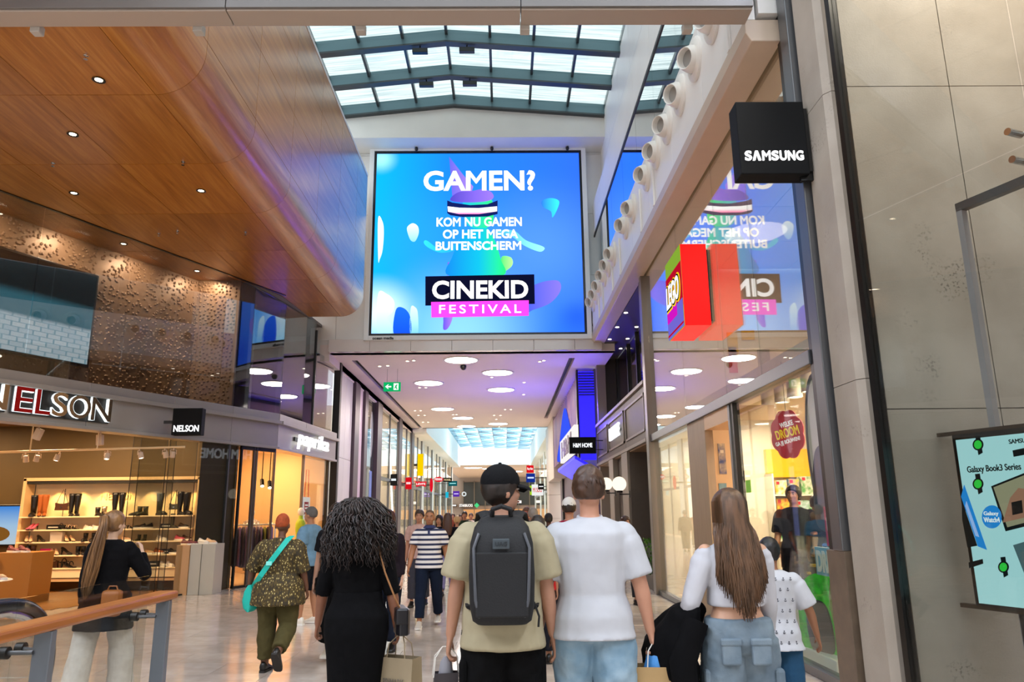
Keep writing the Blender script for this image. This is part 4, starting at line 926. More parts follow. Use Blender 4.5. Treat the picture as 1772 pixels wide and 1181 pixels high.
# ceiling track with spotlights
t0 = thing('track_rail', 'long pale lighting rail hanging in the shoe shop', 'rail', (-8, 14.2, 2.9))
pa, pb = atY(-30, 784, 14.0), atY(320, 774, 14.6)
MB().cyl(pa, pb, .022, n=8).build('rail', M_fr, t0, smooth=True)
for xp in (52, 168):
    q = atY(xp, 782 - xp * .03, 14.1); MB().cyl(q, (q.x, q.y, 3.62), .012, n=6).build('drop_rod', M_fr, t0)
tl = None
M_spot = pm('spot_beige', '#c7ab8f', .45)
labs = ['first from picture edge', 'second from picture edge', 'third from picture edge', 'fourth, in middle of rail', 'fifth, right of the middle', 'sixth, near the glass door', 'last at the rail end']
for i, xp in enumerate((42, 64, 100, 183, 239, 284, 300)):
    f = (xp + 30) / 350; q = Vector(pa).lerp(Vector(pb), f)
    if tl is None:
        tl = thing('track_spotlight', '', 'spotlight', q, 0, 'spotlights on the shoe shop rail')
        MB().tube([(0, 0, 0), (0, 0, -.06)], .012, 6).build('stem', M_spot, tl, world=False)
        mb = MB(); mb.tube([(-.055, 0, -.13), (-.055, 0, -.05), (.055, 0, -.05), (.055, 0, -.13)], .008, 6); mb.build('yoke', M_spot, tl, world=False)
        MB().lathe([(.0405, -.08), (.045, -.09), (.05, -.19), (.045, -.2), (.035, -.19)], 14, Matrix.Rotation(R(14), 4, 'X')).build('head', M_spot, tl, smooth=True, world=False)
        MB().lathe([(.034, -.192), (.034, -.196)], 12, Matrix.Rotation(R(14), 4, 'X')).build('lens', M_lampglow, tl, world=False); o = tl
    else: o = copy_tree(tl); o.location = q
    o.rotation_euler = (0, 0, R((i * 67) % 360)); o['label'] = f'beige rail spotlight in shoe shop, {labs[i]}'
for i, (xp, yp) in enumerate(((66, 752), (173, 762))):
    q = atY(xp, yp, 13.2 + i); o = MB().box(-.055, .055, -.05, .05, -.1, .1, Matrix.Translation(q) @ Matrix.Rotation(R(20 - 25 * i), 4, 'Y')).build('ceiling_projector', M_spot, bevel=.01); tag(o, ['tilted beige box spotlight under the fascia, left one', 'upright beige box spotlight under the fascia, right one'][i], 'spotlight')
    MB().cyl((q.x, q.y, q.z + .08), (q.x, q.y, 3.62), .012, n=6).build('stem', M_spot, o)
for (x, y, p_) in ((-11.2, 12.5, 150), (-9.3, 15.2, 150), (-7.6, 15.9, 70), (-12.5, 15.5, 120)): lamp('shop_light', 'AREA', (x, y, 3.58), p_, '#ffd29c', 1.0, None, nc)
# glass doors
gd = thing('glass_door', 'folded frameless glass door leaves at the right side of shoe shop entrance', 'door', sl(3.0, 0, .05))
for (a, b, o_) in ((3.85, 3.05, .12), (3.6, 2.75, .22), (3.05, 2.35, .04)):
    lbox('leaf', a, b, o_, o_ + .012, .02, 3.1, M_glass_s, gd); lbox('edge', a + .003, a - .003, o_ - .002, o_ + .014, .02, 3.1, M_dark, gd); lbox('edge', b + .003, b - .003, o_ - .002, o_ + .014, .02, 3.1, M_dark, gd)
lbox('threshold', 3.9, 1.5, -.02, .1, 0, .03, M_dark, gd)
w3 = structure('window_3', 'fixed glass pane in front of the brown party wall'); lbox('pane', 2.33, 1.5, .0, .014, .03, 3.12, M_glass_s, w3)
# plinth with shoes behind the glass
q = sl(2.85, 0, .5)
t = thing('display_plinth', 'tall beige and mirror display plinth behind the glass', 'plinth', q)
a0, a1 = atY(310, 1000, 16.2), atY(362, 1000, 16.2)
MB().box(a0.x, a0.x + .27, 15.95, 16.5, 0, .98).build('side_box', pm('plinth_tan', '#c2976a', .4), t, bevel=.005); MB().box(a0.x + .275, a0.x + .5, 15.98, 16.5, 0, 1.0).build('body', pm('plinth_grey', '#b9b5a8', .3, .2), t, bevel=.005); MB().box(a0.x + .505, a0.x + .78, 16.0, 16.5, 0, 1.0).build('body', pm('plinth_grey'), t, bevel=.005)
for i, (dx, m) in enumerate(((.02, M_plum), (.14, M_plum), (.36, M_wht), (.52, M_nude))): shoe('sneaker', m, (a0.x + dx, 16.15, 1.0 if dx > .3 else .982), R(-20), ['plum sneaker at left of the tall plinth top', 'plum sneaker second on the tall plinth top', 'white sneaker on the tall plinth top', 'cream sneaker at right of the tall plinth top'][i])
# left display cabinets
t = thing('display_cabinet', 'warm lit display cabinet with shoes at the left picture edge', 'cabinet', (-9.6, 14.6, 0))
MB().box(-11.5, -9.55, 14.5, 15.4, 0, .86).build('body', pm('cab_ochre', '#9c6a2c', .45), t, bevel=.006); MB().box(-11.4, -9.75, 14.46, 14.52, .12, .8).build('niche', em('niche_glow', '#ffdca8', .9), t); MB().box(-11.5, -9.5, 14.4, 15.4, .86, .9).build('top', M_fr, t, bevel=.005)
MB().box(-9.54, -8.85, 14.6, 15.3, 0, .93).build('side_unit', pm('cab_ochre'), t, bevel=.006)
for i, (x, z, m) in enumerate(((-10.1, .9, M_nude), (-9.92, .9, M_nude), (-9.4, .93, M_plum), (-9.2, .93, M_plum))): shoe('sneaker', m, (x, 14.75, z), R(-25), ['cream sneaker on cabinet top, left one', 'cream sneaker on cabinet top, right one', 'plum trainer on ochre unit, left one', 'plum trainer on ochre unit, right one'][i], scale=1.1)
t = thing('round_table', 'small round white table with thin black legs holding sneakers', 'table', (-8.55, 12.75, 0))
MB().lathe([(.5, 0), (.52, .012), (.5, .025)], 28, Matrix.Translation((-8.6, 12.75, .56))).build('table_top', M_wht, t, smooth=True)
for (dx, dy) in ((-.3, -.2), (.3, -.2), (.32, -.12), (0, .3)): MB().cyl((-8.6 + dx, 12.75 + dy, 0), (-8.6 + dx * .9, 12.75 + dy * .9, .56), .012, n=8).build('leg', M_black, t)
for i, (dx, dy, m) in enumerate(((-.35, -.1, M_wht), (-.22, .1, M_wht), (.12, -.08, M_nude), (.2, .08, M_nude))): shoe('sneaker', m, (-8.6 + dx, 12.75 + dy, .585), R(-15), ['white sneaker on round table, front left', 'white sneaker on round table, back left', 'pink cream sneaker on round table, front right', 'pink cream sneaker on round table, back right'][i], scale=1.15)
o = MB().box(-8.52, -8.18, 12.6, 12.9, .586, .62).build('shoe_box', M_mag, bevel=.004); tag(o, 'flat magenta box on the small round table', 'box')

# ---------------------------------------------------------------- clothes shop
pi_ = structure('wall_clothes_shop', 'cream walls of the clothes shop behind its glass front')
M_pc = pm('clothes_cream', '#e2bf92', .55)
MB().box(-10.5, -10.4, 17.4, 23, 0, 3.7).build('side_wall', M_pc, pi_); MB().box(-10.4, -5.3, 22.4, 22.5, 0, 3.7).build('back_wall', M_pc, pi_); MB().box(-10.4, -6.3, 17.4, 17.5, 0, 3.7).build('party_face', M_pc, pi_)
MB().box(-8.2, -7.9, 20.6, 22.4, 0, 3.7).build('partition', M_pc, pi_)
pcg = structure('ceiling_clothes_shop', 'pale ceiling of the clothes shop'); MB().prism([(-10.4, 17.4), (linex(17.4, .35), 17.4), (linex(18.2, .35), 18.2), (linex(22.4, .35), 22.4), (-10.4, 22.4)], 3.55, 3.65, 'z').build('ceiling_board', pm('clothes_ceiling', '#dcc7ac', .6), pcg)
for (x, y, p_) in ((-7.0, 18.6, 90), (-6.6, 21.0, 110), (-9, 20.5, 110)): lamp('shop_light', 'AREA', (x, y, 3.5), p_, '#ffcf92', .8, None, pcg)
pf = structure('floor_clothes_shop', 'pale floor of the clothes shop'); MB().prism([(-10.4, 17.5), (linex(17.5, .1), 17.5), (linex(18.2, .1), 18.2), (linex(22.4, .1), 22.4), (-10.4, 22.4)], -.005, .004, 'z').build('floor_board', pm('clothes_floor', '#c9a880', .25), pf)
w4 = structure('window_4', 'glass front of the clothes shop with dark frame')
lbox('pane', 1.46, .75, .02, .034, .05, 3.12, M_glass_s, w4); lbox('pane', .72, .02, .02, .034, .05, 3.0, M_glass_s, w4)
for s_ in (1.5, 1.12): lbox('mullion', s_, s_ - .035, -.01, .05, 0, 3.12, M_dark if s_ < 1.3 else M_steel, w4)
for s_ in (.72, .64, .04): lbox('mullion', s_, s_ - .03, -.01, .05, 0, 3.12, M_steel, w4)
lbox('head', 1.12, .04, -.01, .06, 3.04, 3.12, M_dark, w4); lbox('sill', 1.12, .04, -.02, .06, 0, .05, M_dark, w4)
fbox('pane', 2.0, 4.0, .02, .034, .05, 3.1, M_glass_s, w4); fbox('mullion', 1.96, 2.0, -.01, .06, 0, 3.12, M_steel, w4); fbox('mullion', 4.0, 4.07, -.02, .1, 0, 3.12, M_dark, w4); fbox('sill', 2, 4, -.02, .06, 0, .05, M_dark, w4)
# clothes rail
def rail_rack(loc, rz, label, cols, L=1.2):
    t = thing('clothes_rack', label, 'rack', loc, rz)
    mb = MB(); mb.tube([(0, -.28, 0), (0, 0, 1.35), (0, .28, 0)], .016, 8); mb.build('end_frame', M_wht, t, world=False); mb = MB(); mb.tube([(L, -.28, 0), (L, 0, 1.35), (L, .28, 0)], .016, 8); mb.build('end_frame', M_wht, t, world=False)
    MB().cyl((0, 0, 1.35), (L, 0, 1.35), .016, n=8).build('rail', M_wht, t, world=False)
    return t
rp = atY(408, 1000, 18.15)
rk = rail_rack((-6.62, 18.05, 0), R(20), 'white clothes rack hung with purple garments behind the shop glass', None)
RMx = world_matrix(rk)
gcols = ['#3a1f2e', '#4b2540', '#2e1a26', '#5a3350', '#6b4a78', '#3c2a44', '#7a5a8a', '#8a7a2a', '#4a2f52', '#5b2f4a', '#8c6f9a', '#a8a03a', '#4a2b48', '#6a4a70']
rnd = random.Random(5)
for i, gc in enumerate(gcols):
    x = .08 + i * .08; m = pm(f'garment_{i}', gc, .8, var=(9, .25), bump=(14, .4))
    p = RMx @ Vector((x, 0, 0))
    t = thing('hanging_garment', f'{["dark plum","plum","near black plum","mauve","lilac","dark violet","pale violet","olive yellow","violet","wine purple","light mauve","yellow green","deep purple","dusty purple"][i]} garment hanging on the white rack', 'garment', p, R(20) + R(rnd.uniform(-6, 6)), 'garments on the white rack')
    rings = []
    for z, w, d in ((1.3, .05, .02), (1.26, .2, .028), (1.1, .22, .03), (.8, .23, .036), (.5, .25, .04), (.38 + rnd.uniform(0, .06), .26, .042)):
        rings.append([(d * math.cos(a) * (1 + .3 * math.sin(5 * a)), w * math.sin(a), z) for a in [2 * math.pi * k / 16 for k in range(16)]])
    MB().loft(rings).build('cloth', m, t, smooth=True, world=False, angle=80)
    MB().tube([(0, 0, 1.29), (0, 0, 1.34), (0, .015, 1.37), (0, .0, 1.385), (0, -.015, 1.37)], .004, 5).build('hook', M_chrome, t, world=False)
# mannequins / torsos
def mannequin(loc, rz, label, top, bottom, skin):
    t = thing('mannequin', label, 'mannequin', loc, rz)
    rings = [[(w * math.cos(a), d * math.sin(a), z) for a in [2 * math.pi * k / 14 for k in range(14)]] for z, w, d in ((.9, .17, .11), (1.05, .14, .1), (1.2, .16, .12), (1.35, .19, .12), (1.43, .17, .09), (1.47, .07, .06), (1.55, .05, .05))]
    MB().loft(rings).build('torso', top, t, smooth=True, world=False)
    for s in (-1, 1): MB().tube([(s * .17, 0, 1.4), (s * .23, .02, 1.15), (s * .24, .06, .9)], [.055, .045, .035], 8).build('sleeve', top, t, smooth=True, world=False)
    mb = MB(); 
    for s in (-1, 1): mb.tube([(s * .08, 0, .95), (s * .09, 0, .5), (s * .09, 0, .08)], [.1, .075, .06], 10)
    mb.build('trousers', bottom, t, smooth=True, world=False)
    MB().lathe([(.2, 0), (.2, .015)], 20).build('base', M_chrome, t, world=False)
    MB().ell((0, 0, 1.64), (.075, .09, .11)).build('head', skin, t, smooth=True, world=False)
mannequin(tuple(atZ(515, 1003, 0)), R(-60), 'mannequin in lime green jacket and red trousers at shop entrance', pm('lime_jacket', '#9db81e', .6, bump=(12, .4)), pm('red_trousers', '#b83a1e', .6), M_wht)
mannequin((-7.1, 21.6, 0), R(180), 'mannequin in white blouse behind the clothes rack', pm('white_blouse', '#d9cdc0', .7, var=(30, .5, '#8a7a8c')), pm('spotted_skirt', '#8f8a62', .7, var=(40, .7, '#2c2a20')), M_wht)
o = MB().box(-.16, .16, -.03, .03, 0, .5, Matrix.Translation((-7.75, 20.55, 1.15))).build('hanging_jacket', pm('black_jacket', '#191614', .6, bump=(10, .3)), bevel=.03); tag(o, 'black jacket hanging on the partition wall of the clothes shop', 'jacket')
t = thing('shelf_unit', 'open shelf with folded pale sweaters in the clothes shop', 'shelf', (-7.45, 20.2, 0)); MB().box(-7.8, -7.1, 20.0, 20.4, .92, .96).build('shelf', M_wht, t); MB().box(-7.8, -7.1, 20.0, 20.4, .4, .44).build('shelf', M_wht, t)
for x in (-7.8, -7.13): MB().box(x, x + .03, 20, 20.4, 0, 1.0).build('side', M_wht, t)
for k in range(5): o = MB().box(-7.65, -7.3, 20.03, 20.35, .962 + .06 * k, 1.018 + .06 * k).build('folded_sweater', pm(f'sweater_{k%3}', ['#e8d8c4', '#d8c0a0', '#f0e8dc'][k % 3], .8), bevel=.02); tag(o, f'folded pale sweater in shelf stack, {["lowest","second from bottom","middle","second from top","topmost"][k]}', 'sweater', 'folded sweaters')
# ceiling spots of the clothes shop
for i, (xp, yp) in enumerate(((402, 830), (453, 835), (466, 838))):
    q = atY(xp, yp, 19.6); t = thing('ceiling_spotlight', ['black ceiling spotlight left of the glass mullion in clothes shop', 'black ceiling spotlight in middle of clothes shop', 'black ceiling spotlight right of its twin in clothes shop'][i], 'spotlight', q, 0, 'black spotlights in the clothes shop')
    MB().cyl((0, 0, .06), (.05, -.1, -.1), .05, .055, 12).build('head', M_black, t, smooth=True, world=False); MB().cyl((.05, -.1, -.1), (.052, -.105, -.106), .045, n=12).build('lens', em('spot_lens', '#fff0d0', 6), t, world=False); MB().cyl((0, 0, .06), (0, 0, 3.55 - q.z), .012, n=6).build('stem', M_black, t, world=False)
# hanging paper sale sign behind glass
q = FM @ Vector((3.0, .25, 1.75)); t = thing('window_sign', 'white bag shaped sale sign with red square hung in shop window', 'sign', q)
Ms = frame_M(q, fd); MB().box(-.3, .3, -.3, .3, -.01, .01).build('card', em('card_white', '#fff6ee', .9), t, M=Ms, bevel=.03); MB().box(-.17, .17, -.17, .17, -.016, -.009).build('red_square', pm('sale_red', '#d8432a', .5), t, M=Ms); MB().box(-.17, .17, -.17, .17, .009, .016).build('red_square', pm('sale_red'), t, M=Ms)
[MB().box(-.12, .12, dz_ - .02, dz_ + .02, .016, .02).build('print_line', em('card_white'), t, M=Ms) for dz_ in (-.08, 0, .08)]
MB().tube([FM @ Vector((2.85, .25, 2.05)), FM @ Vector((2.9, .25, 2.8)), FM @ Vector((3.1, .25, 2.8)), FM @ Vector((3.15, .25, 2.05))], .012, 6).build('cord', pm('sale_red'), t)

# ---------------------------------------------------------------- railing and escalator
rl = thing('railing', 'glass railing with wooden handrail and grey posts in the left foreground', 'railing', (-2.3, 4.9, 0))
M_hr = pm('handrail_wood', '#a8662c', .35, var=(4, .3, '#8a4f20'), stretch=(6, .5, 6)); M_post = pm('post_grey', '#70767e', .35, .5)
MB().box(-2.4, -2.26, 1.2, 5.45, 1.0, 1.055).build('handrail', M_hr, rl, bevel=.015)
for (xp, yp, zt) in ((283, 1100, 1), (78, 1150, 1)):
    p = atX(xp, yp, -2.3); y = p.y
    MB().prism([(y - .035, 0), (y + .035, 0), (y + .022, 1.0), (y - .022, 1.0)], -2.36, -2.27, 'x').build('post', M_post, rl, bevel=.004)
    for z in (.9, .35):
        MB().cyl((-2.35, y - .03, z), (-2.5, y - .03, z), .011, n=10).build('glass_arm', M_steel, rl); MB().cyl((-2.47, y - .03, z), (-2.51, y - .03, z), .03, n=14).build('glass_clamp', M_dark, rl, smooth=True)
        MB().cyl((-2.35, y + .04, z), (-2.5, y + .1, z), .011, n=10).build('glass_arm', M_steel, rl); MB().cyl((-2.47, y + .1, z), (-2.51, y + .1, z), .03, n=14).build('glass_clamp', M_dark, rl, smooth=True)
yp1 = atX(283, 1100, -2.3).y; yp0 = atX(78, 1150, -2.3).y
for a, b in ((1.2, yp0 + .03), (yp0 + .045, yp1 + .02), (yp1 + .035, 5.5)):
    MB().box(-2.505, -2.493, a, b, .08, 1.15).build('pane', M_glass_s, rl)
es = thing('escalator', 'escalator balustrade with black rubber handrail loop behind the railing', 'escalator', (-3.2, 5.6, 0))
hx = -3.32
path = [(hx, 2.6, .98), (hx, 4.2, 1.0), (hx, 5.0, 1.0), (hx, 5.42, .97), (hx, 5.66, .86), (hx, 5.8, .68), (hx, 5.82, .5), (hx, 5.76, .3), (hx, 5.6, .12), (hx, 5.4, .06)]
sm = []
for i in range(len(path) - 1):
    for k in range(5):
        p0, p1, p2, p3 = [Vector(path[min(max(i + j, 0), len(path) - 1)]) for j in (-1, 0, 1, 2)]; u_ = k / 5
        sm.append(0.5 * ((2 * p1) + (-p0 + p2) * u_ + (2 * p0 - 5 * p1 + 4 * p2 - p3) * u_ ** 2 + (-p0 + 3 * p1 - 3 * p2 + p3) * u_ ** 3))
MB().tube(sm, .045, 12).build('handrail', pm('rubber_black', '#14141a', .3), es, smooth=True)
MB().tube([p + Vector((.0, -.055 if p.y > 5.3 else 0, -.05 if p.z > .8 else 0)) for p in sm], .028, 8).build('guide_rail', M_chrome, es, smooth=True)
MB().prism([(2.6, .06), (5.35, .06), (5.62, .3), (5.68, .5), (5.6, .75), (5.35, .9), (2.6, .92)], hx - .006, hx + .006, 'x').build('glass_panel', M_glass_s, es)
MB().box(hx - .12, hx + .12, 2.6, 5.5, 0, .08).build('skirt', M_steel, es, bevel=.01)
o = MB().box(-4.6, -3.5, 4.6, 5.9, .0, .012).build('landing_plate', pm('landing_steel', '#8d8a85', .35, .7), es, bevel=.003)
# ================================================================== right: toy shop
XG = 3.0
lf = structure('window_5', 'tall glass front of the toy shop in grey steel frame')
M_fr2 = pm('front_frame', '#77706a', .35, .4)
for a, b in ((7.1, 8.5), (8.5, 9.9), (9.9, 12.2), (12.2, 14.95)): MB().box(XG, XG + .015, a + .006, b - .006, 3.06, 6.52).build('pane', M_glass_t, lf)
for a, b in ((7.1, 9.75), (12.15, 14.95)): MB().box(XG, XG + .015, a + .006, b - .006, .08, 2.92).build('pane', M_glass, lf)
MB().box(XG - .06, XG + .12, 7.0, 15.0, 2.92, 3.06).build('transom', M_steel, lf, bevel=.006)
MB().box(XG - .04, XG + .12, 7.0, 15.0, 6.5, 6.62).build('head', M_fr2, lf, bevel=.006); MB().box(XG - .08, XG + .1, 7.0, 15.0, 6.62, 6.68).build('head_gap', M_black, lf)
MB().box(XG - .1, XG + .12, 14.98, 15.12, 0, 6.62).build('end_post', M_fr2, lf, bevel=.006); MB().box(XG - .05, XG + .3, 15.16, 15.5, 0, 6.62).build('end_post', M_fr2, lf, bevel=.006)
for a, b in ((7.0, 9.8), (12.1, 15)): MB().box(XG - .05, XG + .08, a, b, 0, .08).build('sill', M_steel, lf, bevel=.005)
MB().box(XG - .03, XG + .06, 9.75, 9.83, .0, 2.92).build('door_post', M_steel, lf); MB().box(XG - .03, XG + .06, 9.6, 9.66, .08, 2.92).build('mullion', M_dark, lf)
M_beige = pm('portal_beige', '#a58d70', .45, var=(5, .1), stretch=(4, 4, .4))
MB().box(XG - .02, XG + .1, 11.05, 12.1, 0, 2.92).build('door_jamb', M_beige, lf, bevel=.006); MB().box(XG - .02, XG + .6, 9.83, 11.05, 2.72, 2.92).build('door_head', pm('portal_warm', '#d2a87c', .4), lf)
# pillar next to the toy shop and its metal frame
wp = structure('wall_pillar', 'raw concrete pillar between the toy shop and the electronics shop')
def concrete(name, c, c2='#8d8375'):
    m = pm(name, c, .55, var=(1.3, .2, c2), bump=(60, .12), spec=.4); nt = m.node_tree; b = nt.nodes['Principled BSDF']
    tc = N(nt, 'ShaderNodeTexCoord'); n = N(nt, 'ShaderNodeTexNoise', Scale=1.7, Detail=2.0); v = N(nt, 'ShaderNodeTexNoise', Scale=38, Detail=3.0)
    nt.links.new(tc.outputs['Object'], n.inputs['Vector']); nt.links.new(tc.outputs['Object'], v.inputs['Vector'])
    r1 = N(nt, 'ShaderNodeMapRange'); r1.inputs[1].default_value = .6; r1.inputs[2].default_value = .7; r2 = N(nt, 'ShaderNodeMapRange'); r2.inputs[1].default_value = .54; r2.inputs[2].default_value = .62
    nt.links.new(n.outputs['Fac'], r1.inputs[0]); nt.links.new(v.outputs['Fac'], r2.inputs[0]); ml = N(nt, 'ShaderNodeMath', operation='MULTIPLY'); nt.links.new(r1.outputs[0], ml.inputs[0]); nt.links.new(r2.outputs[0], ml.inputs[1])
    mx = N(nt, 'ShaderNodeMix', data_type='RGBA'); old = b.inputs['Base Color'].links[0].from_socket; nt.links.new(old, mx.inputs[6]); mx.inputs[7].default_value = srgb('#4a453d'); m2 = N(nt, 'ShaderNodeMath', operation='MULTIPLY'); m2.inputs[1].default_value = .6
    nt.links.new(ml.outputs[0], m2.inputs[0]); nt.links.new(m2.outputs[0], mx.inputs[0]); nt.links.new(mx.outputs[2], b.inputs['Base Color']); return m
M_conc = concrete('concrete', '#aaa195', '#978d80')
for z0, z1 in ((0, 2.62), (2.62, 5.3), (5.3, 8.0)):
    MB().prism([(2.98, 6.62), (2.98, 6.19), (3.03, 6.12), (3.12, 6.12), (3.9, 6.12), (3.9, 6.62)], z0 + .003, z1 - .003, 'z').build('concrete_block', M_conc, wp)
MB().box(2.92, 3.1, 6.66, 6.86, 1.2, 7.2).build('frame_post', M_steel, wp, bevel=.008); MB().box(2.96, 3.12, 6.86, 7.02, 1.2, 7.2).build('frame_post', M_black, wp); MB().box(2.93, 3.12, 6.66, 7.02, 0, 1.2).build('stone_base', pm('brown_stone', '#6b5b4b', .5, var=(8, .2)), wp, bevel=.006)
# projecting black sign
t = thing('blade_sign', 'black projecting box sign with white capitals on the concrete pillar', 'sign', (2.95, 6.5, 4.66))
MB().box(2.27, 2.93, 6.5, 6.72, 4.66, 5.42).build('box', M_bsign, t, bevel=.01); MB().box(2.93, 2.97, 6.53, 6.69, 4.7, 5.36).build('wall_plate', M_black, t); MB().box(2.86, 2.98, 6.56, 6.6, 4.62, 4.72).build('bracket', M_black, t)
lx = 2.31
for ch, w in zip('SΛMSUNG', (.078, .088, .09, .078, .078, .078, .082)):
    text_fit('A' if ch == 'Λ' and False else ('\u039b' if False else ch), w - .012, .098, .016, .02, frame_M((lx + w / 2, 6.492, 4.845), (1, 0, 0))).build('letter', em('sign_letter', '#ffffff', 1.5), t) if ch != 'Λ' else MB().prism([(lx, 4.796), (lx + .024, 4.796), (lx + .04, 4.862), (lx + .056, 4.796), (lx + .08, 4.796), (lx + .052, 4.894), (lx + .028, 4.894)], 6.484, 6.5, 'y').build('letter', em('sign_letter', '#ffffff', 1.5), t)
    lx += w
# toy shop room
ti_ = structure('wall_toy_shop', 'bright white walls of the toy shop')
M_tw = pm('toy_white', '#e9dccb', .5)
MB().box(3.1, 9, 15.05, 15.15, 0, 6.6).build('end_wall', M_tw, ti_); MB().box(8.9, 9, 6.6, 15.1, 0, 6.6).build('back_wall', M_tw, ti_); MB().box(3.95, 9, 6.62, 6.7, 0, 6.6).build('near_wall', M_tw, ti_)
ct = structure('ceiling_toy_shop', 'white panelled ceiling of the toy shop')
for i in range(4):
    for j in range(5): MB().box(3.12 + 1.46 * i + .006, 3.12 + 1.46 * (i + 1) - .006, 6.7 + 1.66 * j + .006, 6.7 + 1.66 * (j + 1) - .006, 6.54, 6.6).build('ceiling_panel', pm('toy_ceiling', '#ece1d6', .5, rnd=.02), ct)
MB().box(3.4, 9, 6.7, 15.1, 3.3, 3.42).build('mezzanine_slab', pm('toy_mezz', '#e6d2bb', .5), ct)
ft = structure('floor_toy_shop', 'pale floor of the toy shop'); MB().box(3.05, 9, 6.7, 15.1, -.005, .005).build('floor_board', pm('toy_floor', '#cbb79c', .25), ft)
for (x, y, z, p_) in ((4.6, 8.6, 6.5, 60), (4.6, 12.8, 6.5, 60), (4.6, 8.8, 3.25, 130), (4.8, 13.4, 3.25, 170), (7, 11, 3.25, 110)): lamp('toy_shop_light', 'AREA', (x, y, z), p_, '#ffe6c8', 1.1, None, ct)
# coloured squares on the upper end wall
for i, (xa, xb, ya, yb, c_) in enumerate(((1283, 1307, 570, 588, '#f2b90f'), (1258, 1279, 575, 615, '#f2b90f'), (1260, 1278, 600, 645, '#d8322c'), (1311, 1336, 605, 650, '#9c9a96'), (1281, 1300, 660, 680, '#d8322c'))):
    a, b = atY(xa, ya, 15.0), atY(xb, yb, 15.0); o = MB().box(a.x, b.x, 15.02, 15.05, b.z, a.z).build('wall_panel', pm(f'square_{c_}', c_, .5), bevel=.004); tag(o, ['yellow square on toy shop upper wall, right one', 'tall yellow block on toy shop upper wall', 'red block below the tall yellow one in toy shop', 'grey block on toy shop upper wall', 'small red block low on toy shop upper wall'][i], 'wall panel', 'coloured blocks on the toy shop wall')
for i, (xp, yp) in enumerate(((1159, 639), (1248, 616), (1265, 653), (1188, 700), (1198, 701))):
    p = atZ(xp, yp, 4.9); 
# brick-like red cube sign
t = thing('cube_sign', 'glowing red box sign with colourful logo face projecting from the toy shop glass', 'sign', (2.78, 10.7, 4.13))
M_red = pm('sign_red', '#d00808', .35, emit='#f00303', power=.85)
MB().box(2.585, 2.965, 10.24, 11.25, 4.13, 5.35).build('box', M_red, t, bevel=.006); MB().box(2.965, 3.0, 10.3, 11.2, 4.2, 5.28).build('wall_plate', M_black, t)
lm = frame_M((2.583, 10.745, 4.74), (0, -1, 0))
MB().box(-.5, .5, -.61, .61, -.01, .001).build('picture', em('logo_green', '#8fb83a', .8), t, M=lm); MB().box(-.5, .5, -.3, .36, .001, .006).build('red_field', em('logo_red', '#c8102e', .8), t, M=lm); MB().box(-.5, .5, -.61, -.2, .006, .01).build('violet_field', em('logo_violet', '#7b6fe0', .8), t, M=lm); MB().box(-.5, .15, -.36, -.06, .01, .012).build('magenta_field', em('logo_magenta', '#e01ad0', .8), t, M=lm); MB().box(-.5, .5, -.57, -.54, .01, .013).build('red_line', em('logo_red'), t, M=lm)
for nm_, w_, h_, d_, b_, mm in (('logo_yellow', .9, .44, .006, .07, em('logo_yellow', '#ffd21a', .9)), ('logo_black', .86, .4, .012, .05, em('logo_black', '#101030', .4)), ('logo_white', .82, .35, .018, .02, em('logo_white', '#ffffff', 1.2))): text_fit('LEGO', w_, h_, .01, b_, lm @ Matrix.Translation((0, .02, .012 + d_)), shear=.12).build(nm_, mm, t)
# cylinder lamps
cl = None
for i, (xp, yp) in enumerate(((1330, 700), (1353, 690), (1375, 678), (1400, 668))):
    p = atX(xp, yp, 3.85 + .0)
    if cl is None:
        cl = thing('cylinder_lamp', '', 'lamp', (p.x, p.y, 3.3), 0, 'cylinder lamps in the toy shop window')
        MB().lathe([(.001, 0), (.095, -.0), (.1, -.3), (.09, -.3), (.085, -.27)], 24).build('shade', pm('lamp_white', '#e9e0d5', .4), cl, smooth=True, world=False); MB().lathe([(.085, -.28), (.085, -.285)], 20).build('lens', em('cyl_glow', '#fff3e0', 7), cl, world=False); o = cl
    else: o = copy_tree(cl); o.location = (p.x, p.y, 3.3)
    o['label'] = f'white cylinder lamp over the toy shop window, {["farthest of four", "second farthest", "second nearest", "nearest of four"][i]}'
# back wall fittings
a, b = atY(1325, 778, 14.9), atY(1402, 826, 14.9)
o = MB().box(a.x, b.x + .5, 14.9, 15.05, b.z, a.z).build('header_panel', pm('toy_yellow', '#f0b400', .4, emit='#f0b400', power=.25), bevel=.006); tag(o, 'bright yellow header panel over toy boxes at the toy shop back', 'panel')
t = thing('wall_shelf', 'white wall shelving for toy boxes in the toy shop', 'shelf', ((a.x + b.x) / 2, 14.85, .4))
for z in (.5, 1.0, 1.42, 1.85): MB().box(a.x, b.x + .5, 14.6, 15.02, z - .03, z).build('shelf', M_wht, t)
for x in (a.x - .03, b.x + .5): MB().box(x, x + .03, 14.6, 15.02, .3, 2.25).build('side', M_wht, t)
cc = ['#e8d9b0', '#f3ede0', '#f0c53a', '#e8e0d0', '#d84a3a', '#f0efe8', '#f2cf4a', '#cfe0ea']
rnd = random.Random(11)
